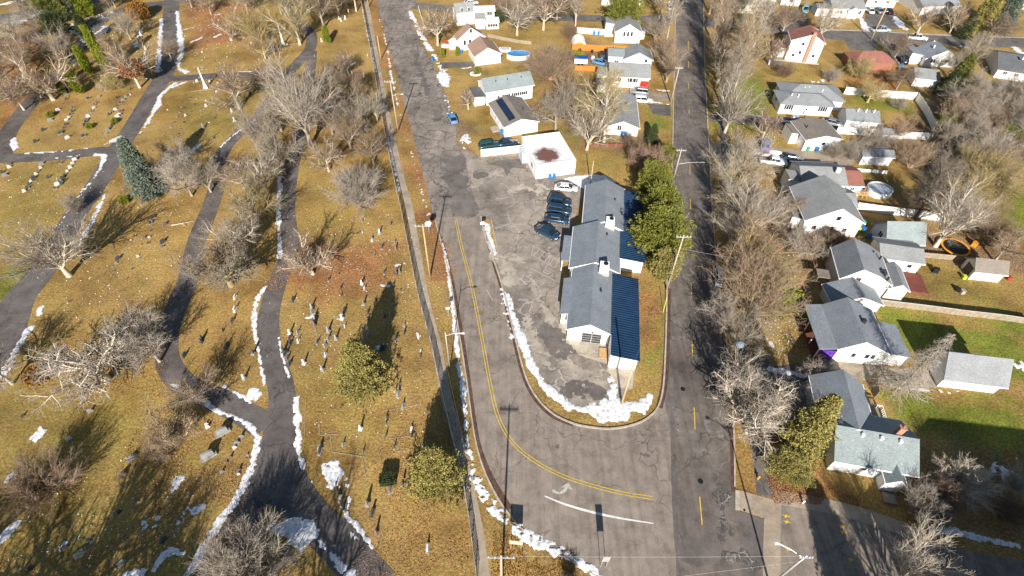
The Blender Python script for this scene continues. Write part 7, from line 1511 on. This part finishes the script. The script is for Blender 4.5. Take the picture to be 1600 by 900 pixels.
car((1430, 62), hd((1416, 61), (1444, 63)), 'white pickup parked right of two on the upper street', 'pickup', 'white')
car((1239, 193), hd((1225, 191), (1252, 194)), 'white pickup with dark bed in the ranch house driveway', 'pickup', 'white')
car((1299, 195), hd((1286, 192), (1312, 198)), 'dark sedan between the cottage and the white garage', 'sedan', 'grey')
car((1207, 256), hd((1196, 254), (1218, 257)), 'white pickup beside the trailer below the blue tarp', 'pickup', 'white')
car((1236, 252), hd((1224, 250), (1248, 254)), 'dark blue sedan in the shade of the grey roofed house', 'sedan', 'navy')
car((1124, 436), hd((1124, 445), (1124, 425)), 'silver car half hidden under the golden verge trees on the dark street', 'suv', 'silver')
car((1222, 612), hd((1205, 610), (1240, 615)), 'silver sedan parked under the massive silver tree', 'sedan', 'silver', 1.05)
car((1257, 18), hd((1257, 10), (1257, 22)), 'teal topped van in the driveway near the top edge', 'van', 'teal')
for i, (x, y, c) in enumerate([(1357, 19, 'white'), (1371, 19, 'grey'), (1386, 20, 'black')]): car((x, y), math.pi/2, ['white car left of three at the top of the wide driveway', 'grey car in the middle of three at the top of the wide driveway', 'black car right of three at the top of the wide driveway'][i], 'sedan', c)
car((1411, 97), hd((1411, 102), (1408, 88)), 'black suv in the shaded driveway of the blue grey house', 'suv', 'black')
car((1352+240, 10), .1, 'white car at the upper right corner', 'sedan', 'white'); car((736, 7), .2, 'white car on the far verge left of the glazed porch house', 'sedan', 'white'); car((1048, 14), 1.4, 'white car at the corner of the cross street', 'suv', 'white')
# boat, trailer, tarp covered load
T = thing('camper_trailer', 'white utility trailer with dark blue cover in the dirt yard', 'trailer', (*G(907, 100), 0), hd((898, 100), (916, 101))); m = MB(); m.box(-1.8, -.9, .45, 1.8, .9, 1.7); m.build('box_body', M['trim'], T, bevel=.05); m = MB(); m.box(-1.85, -.95, 1.7, 1.85, .95, 2.0); m.build('cover', M['tarp'], T, bevel=.1)
for x in (-.5, .5):
    for y in (-.95, .95): m = MB(); m.tube((x, y-.08, .3), (x, y+.08, .3), .3, n=12); m.build('wheel', M['tyre'], T)
T = thing('covered_truck', 'truck under a bright blue tarp left of the cottage', 'truck', (*G(1192, 236), 0), hd((1192, 240), (1193, 225))); m = MB(); m.loft([[(-2.6, -1, .8), (2.2, -1, .8), (2.2, 1, .8), (-2.6, 1, .8)], [(-2.5, -.9, 1.9), (1.9, -.9, 1.9), (1.9, .9, 1.9), (-2.5, .9, 1.9)], [(-2.3, -.3, 2.3), (1.6, -.3, 2.3), (1.6, .3, 2.3), (-2.3, .3, 2.3)]]); m.build('tarp_cover', M['tarp'], T); m = MB(); m.box(-2.7, -1, .4, 2.9, 1, .85); m.build('bed_frame', M['trim'], T)
for x in (-1.7, 1.9):
    for y in (-.95, .95): m = MB(); m.tube((x, y-.1, .38), (x, y+.1, .38), .38, n=12); m.build('wheel', M['tyre'], T)
T = thing('boat_trailer', 'white boat on a trailer before the grey roofed house', 'boat', (*G(1196, 246), 0), hd((1180, 245), (1212, 247))); m = MB()
m.loft([[(x, -w_, z1), (x, -w_*.5, z0), (x, w_*.5, z0), (x, w_, z1)] for x, w_, z0, z1 in ((-2.8, .9, .6, 1.3), (-1, 1.0, .5, 1.35), (1, .9, .55, 1.4), (2.3, .5, .8, 1.5), (3.0, .06, 1.2, 1.6))]); m.build('hull', M['trim'], T); m = MB(); m.box(-1.6, -.7, 1.36, .2, .7, 1.45); m.build('seats', M['red'], T); m = MB(); m.box(-2.6, -.75, .25, 2.8, -.65, .4).box(-2.6, .65, .25, 2.8, .75, .4); m.build('trailer_frame', M['galv'], T)
for y in (-1, 1): m = MB(); m.tube((-.8, y-.1, .3), (-.8, y+.1, .3), .3, n=12); m.build('wheel', M['tyre'], T)
# ================================================================== YARD THINGS
def bin_(px, col, label, rz=0.0):
    T = thing('wheelie_bin', label, 'bin', (*G(*px), .02), rz, 'wheeled rubbish bins'); m = MB(); m.loft([[(-.24, -.26, .08), (.24, -.26, .08), (.24, .26, .08), (-.24, .26, .08)], [(-.32, -.36, 1.0), (.32, -.36, 1.0), (.32, .36, 1.0), (-.32, .36, 1.0)]]); m.build('bin_body', M[col], T, bevel=.03)
    m = MB(); m.box(-.35, -.4, 1.0, .35, .4, 1.1); m.build('lid', M[col], T, bevel=.04); m = MB(); m.tube((-.28, .3, .14), (.28, .3, .14), .13, n=10); m.build('wheel', M['tyre'], T)
bin_((859, 281), 'blueb', 'blue bin left of two at the flat roofed office'); bin_((865.5, 280), 'blueb', 'blue bin right of two at the flat roofed office')
bin_((784, 210), 'blueb', 'blue bin with lime lid beside the solar roofed house'); bin_((676, 96), 'blueb', 'blue bin at the kerb of the upper west street'); bin_((721, 84), 'blueb', 'teal blue bin at the wall of the brown roofed house')
bin_((928, 55), 'blueb', 'blue bin left of two at the long white wall'); bin_((935, 55), 'blueb', 'blue bin right of two at the long white wall'); bin_((971, 212), 'blueb', 'blue bin left of two at the broad grey roofed house'); bin_((976, 212.5), 'blueb', 'blue bin right of two at the broad grey roofed house')
bin_((1261, 236), 'greenb', 'green bin at the cottage wall'); bin_((1275, 237), 'blueb', 'blue bin at the cottage wall')
for (x, y), c, d in [((1346, 362), 'blueb', 'big blue tub between the white house and the streaked roof garage'), ((1350, 352), 'greenb', 'green tub between the white house and the streaked roof garage'), ((1356, 373), 'blueb', 'blue tub nearest the streaked roof garage')]: bin_((x, y), c, d, .4)
def pool(px, r, sq, label, cover):
    T = thing('swimming_pool', label, 'pool', (*G(*px), 0), .05, 'above ground pools'); m = MB(); n = 28; o = [(math.cos(2*math.pi*i/n), math.sin(2*math.pi*i/n)*sq) for i in range(n)]
    m.add([(x*r, y*r, 0) for x, y in o]+[(x*r, y*r, 1.2) for x, y in o]+[(x*(r-.15), y*(r-.15), 1.2) for x, y in o]+[(x*(r-.15), y*(r-.15), .7) for x, y in o], [(k*n+i, k*n+(i+1) % n, (k+1)*n+(i+1) % n, (k+1)*n+i) for k in range(3) for i in range(n)]); m.build('pool_wall', M['poolw'], T)
    m = MB(); m.add([(x*(r-.16), y*(r-.16), 1.02 if cover else .75) for x, y in o], [tuple(range(n))]); m.build('pool_cover' if cover else 'water', M['tarpsnow'] if cover else M['poolb'], T)
    if not cover: m = MB(); m.add([(x*(r-.155), y*(r-.155), .76) for x, y in o]+[(x*(r-.155), y*(r-.155), 1.19) for x, y in o], [(i, n+i, n+(i+1) % n, (i+1) % n) for i in range(n)]); m.build('liner', M['blueb'], T)
pool((810, 90), 3.3, .62, 'oval above ground pool with blue liner on the lawn behind the brown roofed garage', False); pool((1371, 301), 2.45, .9, 'round above ground pool with pale cover beside the wooden deck', True)
T = thing('hot_tub', 'pale pool furniture pad beside the oval pool', 'hot tub', (*G(789, 79), 0)); m = MB(); m.box(-1.7, -1.3, 0, 1.7, 1.3, .5); m.build('tub_body', M['poolw'], T, bevel=.15); m = MB(); m.box(-1.2, -.9, .5, 1.2, .9, .56); m.build('cover', M['tarpsnow'], T, bevel=.02)
T = thing('wooden_deck', 'raw wood deck with railings beside the covered round pool', 'deck', (*G(1331, 309), 0), hd((1331, 309), (1356, 311))); m = MB(); m.box(0, 0, .7, 2.7, 1.9, .8); m.build('floor', M['wood'], T)
for z in (1.1, 1.5): m = MB(); m.box(0, -.04, z, 2.7, .04, z+.1); m.build('rail', M['wood'], T)
for x in (0, .9, 1.8, 2.6):
    for y in (0, 1.8): m = MB(); m.box(x, y, 0, x+.1, y+.1, 1.6); m.build('post', M['wood'], T)
T = thing('trampoline', 'round trampoline with orange rim pad under the great white limbed tree', 'trampoline', (*G(1489, 391), 0)); n = 28; m = MB(); R_ = 2.35
m.add([(math.cos(2*math.pi*i/n)*(R_-.32), math.sin(2*math.pi*i/n)*(R_-.32), .8) for i in range(n)], [tuple(range(n))]); m.build('jumping_mat', M['black'], T)
m = MB(); c_ = [(math.cos(2*math.pi*i/n), math.sin(2*math.pi*i/n)) for i in range(n)]; m.add([(x*(R_-.32), y*(R_-.32), .82) for x, y in c_]+[(x*R_, y*R_, .84) for x, y in c_]+[(x*R_, y*R_, .72) for x, y in c_], [(k*n+i, k*n+(i+1) % n, (k+1)*n+(i+1) % n, (k+1)*n+i) for k in range(2) for i in range(n)]); m.build('rim_pad', M['orangep'], T)
for i in range(6):
    a = i*math.pi/3; m = MB(); m.tube((math.cos(a)*R_*.95, math.sin(a)*R_*.95, 0), (math.cos(a)*R_*.95, math.sin(a)*R_*.95, .75), .04, n=6); m.build('leg', M['galv'], T)
T = thing('fire_hydrant', 'red orange hydrant on the verge below the massive silver tree', 'hydrant', (*G(1184, 748), 0)); m = MB(); m.tube((0, 0, 0), (0, 0, .6), .14, .12, 10).tube((0, 0, .6), (0, 0, .78), .15, .03, 10); m.build('barrel', M['orangep'], T); m = MB(); m.tube((-.22, 0, .42), (.22, 0, .42), .07, n=8); m.build('outlet', M['red'], T)
T = thing('fire_hydrant', 'small hydrant at the edge of the shaded lot below the corner house', 'hydrant', (*G(1254, 786), 0)); m = MB(); m.tube((0, 0, 0), (0, 0, .6), .13, .11, 10).tube((0, 0, .6), (0, 0, .76), .14, .03, 10); m.build('barrel', M['marble'], T); m = MB(); m.tube((-.2, 0, .42), (.2, 0, .42), .06, n=8); m.build('outlet', M['red'], T)
T = thing('storage_shelter', 'white domed fabric shelter above the orange fence', 'shelter', (*G(904, 69), 0), math.pi/2); m = MB(); n = 10; m.prism([(2.0*math.cos(math.pi*i/n), 2.0*math.sin(math.pi*i/n)) for i in range(n+1)], -2.2, 2.2, 'x'); m.build('fabric_cover', M['fencew'], T); m = MB(); m.prism([(1.6*math.cos(math.pi*i/n), 1.6*math.sin(math.pi*i/n)) for i in range(n+1)], -2.25, -2.21, 'x'); m.build('end_panel', M['orangep'], T)
T = thing('play_set', 'red and white play set at the corner of the brown roofed house', 'play set', (*G(699, 73), 0)); m = MB(); m.box(-1.6, -.7, 0, 1.2, .7, .5); m.build('platform', M['trim'], T); m = MB(); m.prism([(-.7, 1.2), (0, 1.8), (.7, 1.2)], -.6, .8, 'x'); m.build('roof', M['red'], T)
for x in (-.5, .7):
    for y in (-.55, .55): m = MB(); m.box(x-.04, y-.04, .5, x+.04, y+.04, 1.25); m.build('post', M['trim'], T)
T = thing('birdbath_ring', 'small white stone ring round a juniper on the lawn', 'garden ring', (*G(743, 116), 0)); m = MB(); n = 16; c_ = [(math.cos(2*math.pi*i/n), math.sin(2*math.pi*i/n)*.7) for i in range(n)]; m.add([(x*1.5, y*1.5, .0) for x, y in c_]+[(x*1.5, y*1.5, .3) for x, y in c_]+[(x*1.2, y*1.2, .3) for x, y in c_]+[(x*1.2, y*1.2, 0) for x, y in c_], [(k*n+i, k*n+(i+1) % n, (k+1)*n+(i+1) % n, (k+1)*n+i) for k in range(3) for i in range(n)]); m.build('kerb_stones', M['trim'], T)
T = thing('tree_lump', 'pale blue object of unknown kind caught in the silver tree', 'lump', (*G(1156, 538, 6), 6)); bm = bmesh.new(); bmesh.ops.create_icosphere(bm, subdivisions=3, radius=.6)  # lumpy ball for a pale bluish thing of unknown kind
for v in bm.verts: v.co *= 1+.22*(random.Random(int(v.co.x*977+v.co.y*131+v.co.z*57)).random()-.5); v.co.z *= .6
me = bpy.data.meshes.new('lump_body'); bm.to_mesh(me); bm.free(); me.materials.append(simple('lump_skin', (.20, .24, .29), .9, .3, 3, .0)); link('lump_body', me, T)
rb = random.Random(4)
for (x, y), c, d in [((906, 80), 'black', 'black barrel against the upper orange fence'), ((925, 82), 'black', 'dark grill before the upper orange fence'), ((926, 92), 'trim', 'white box in the dirt yard'), ((1460, 425), 'black', 'dark garden chair on the rough lawn'), ((1496, 455), 'black', 'black box on the rough back lawn'), ((1502, 458), 'conc', 'pale stone slab beside the black box'), ((1415, 425), 'greenb', 'green patio table on the red deck'), ((1521, 384), 'orangep', 'orange toy in the brush beyond the trampoline'), ((1343, 360), 'yplastic', 'lime tub among the blue tubs'), ((1342, 374), 'wood', 'brown carton beside the blue tubs'), ((1408, 104), 'blueb', 'blue bin like box at the end of the white edging'), ((1361, 292), 'black', 'dark covered grill behind the pool'), ((1344, 297), 'blueb', 'blue box on the wooden deck'), ((1228, 322), 'trim', 'white garden bench by the grey roofed house'), ((1574, 436), 'red', 'red toy slide right of the beige shed'), ((1505, 435), 'yplastic', 'lime toy at the beige shed door')]:
    T = thing('yard_object', d, 'yard object', (*G(x, y), .02), rb.uniform(0, 3)); s_ = rb.uniform(.8, 1.2); m = MB(); m.loft([[(-.4*s_, -.35*s_, 0), (.4*s_, -.35*s_, 0), (.4*s_, .35*s_, 0), (-.4*s_, .35*s_, 0)], [(-.35*s_, -.3*s_, .7*s_), (.35*s_, -.3*s_, .7*s_), (.35*s_, .3*s_, .7*s_), (-.35*s_, .3*s_, .7*s_)]]); m.build('casing', M[c], T, bevel=.05); m = MB(); m.box(-.42*s_, -.36*s_, .7*s_, .42*s_, .36*s_, .78*s_); m.build('lid', M[c], T, bevel=.03)
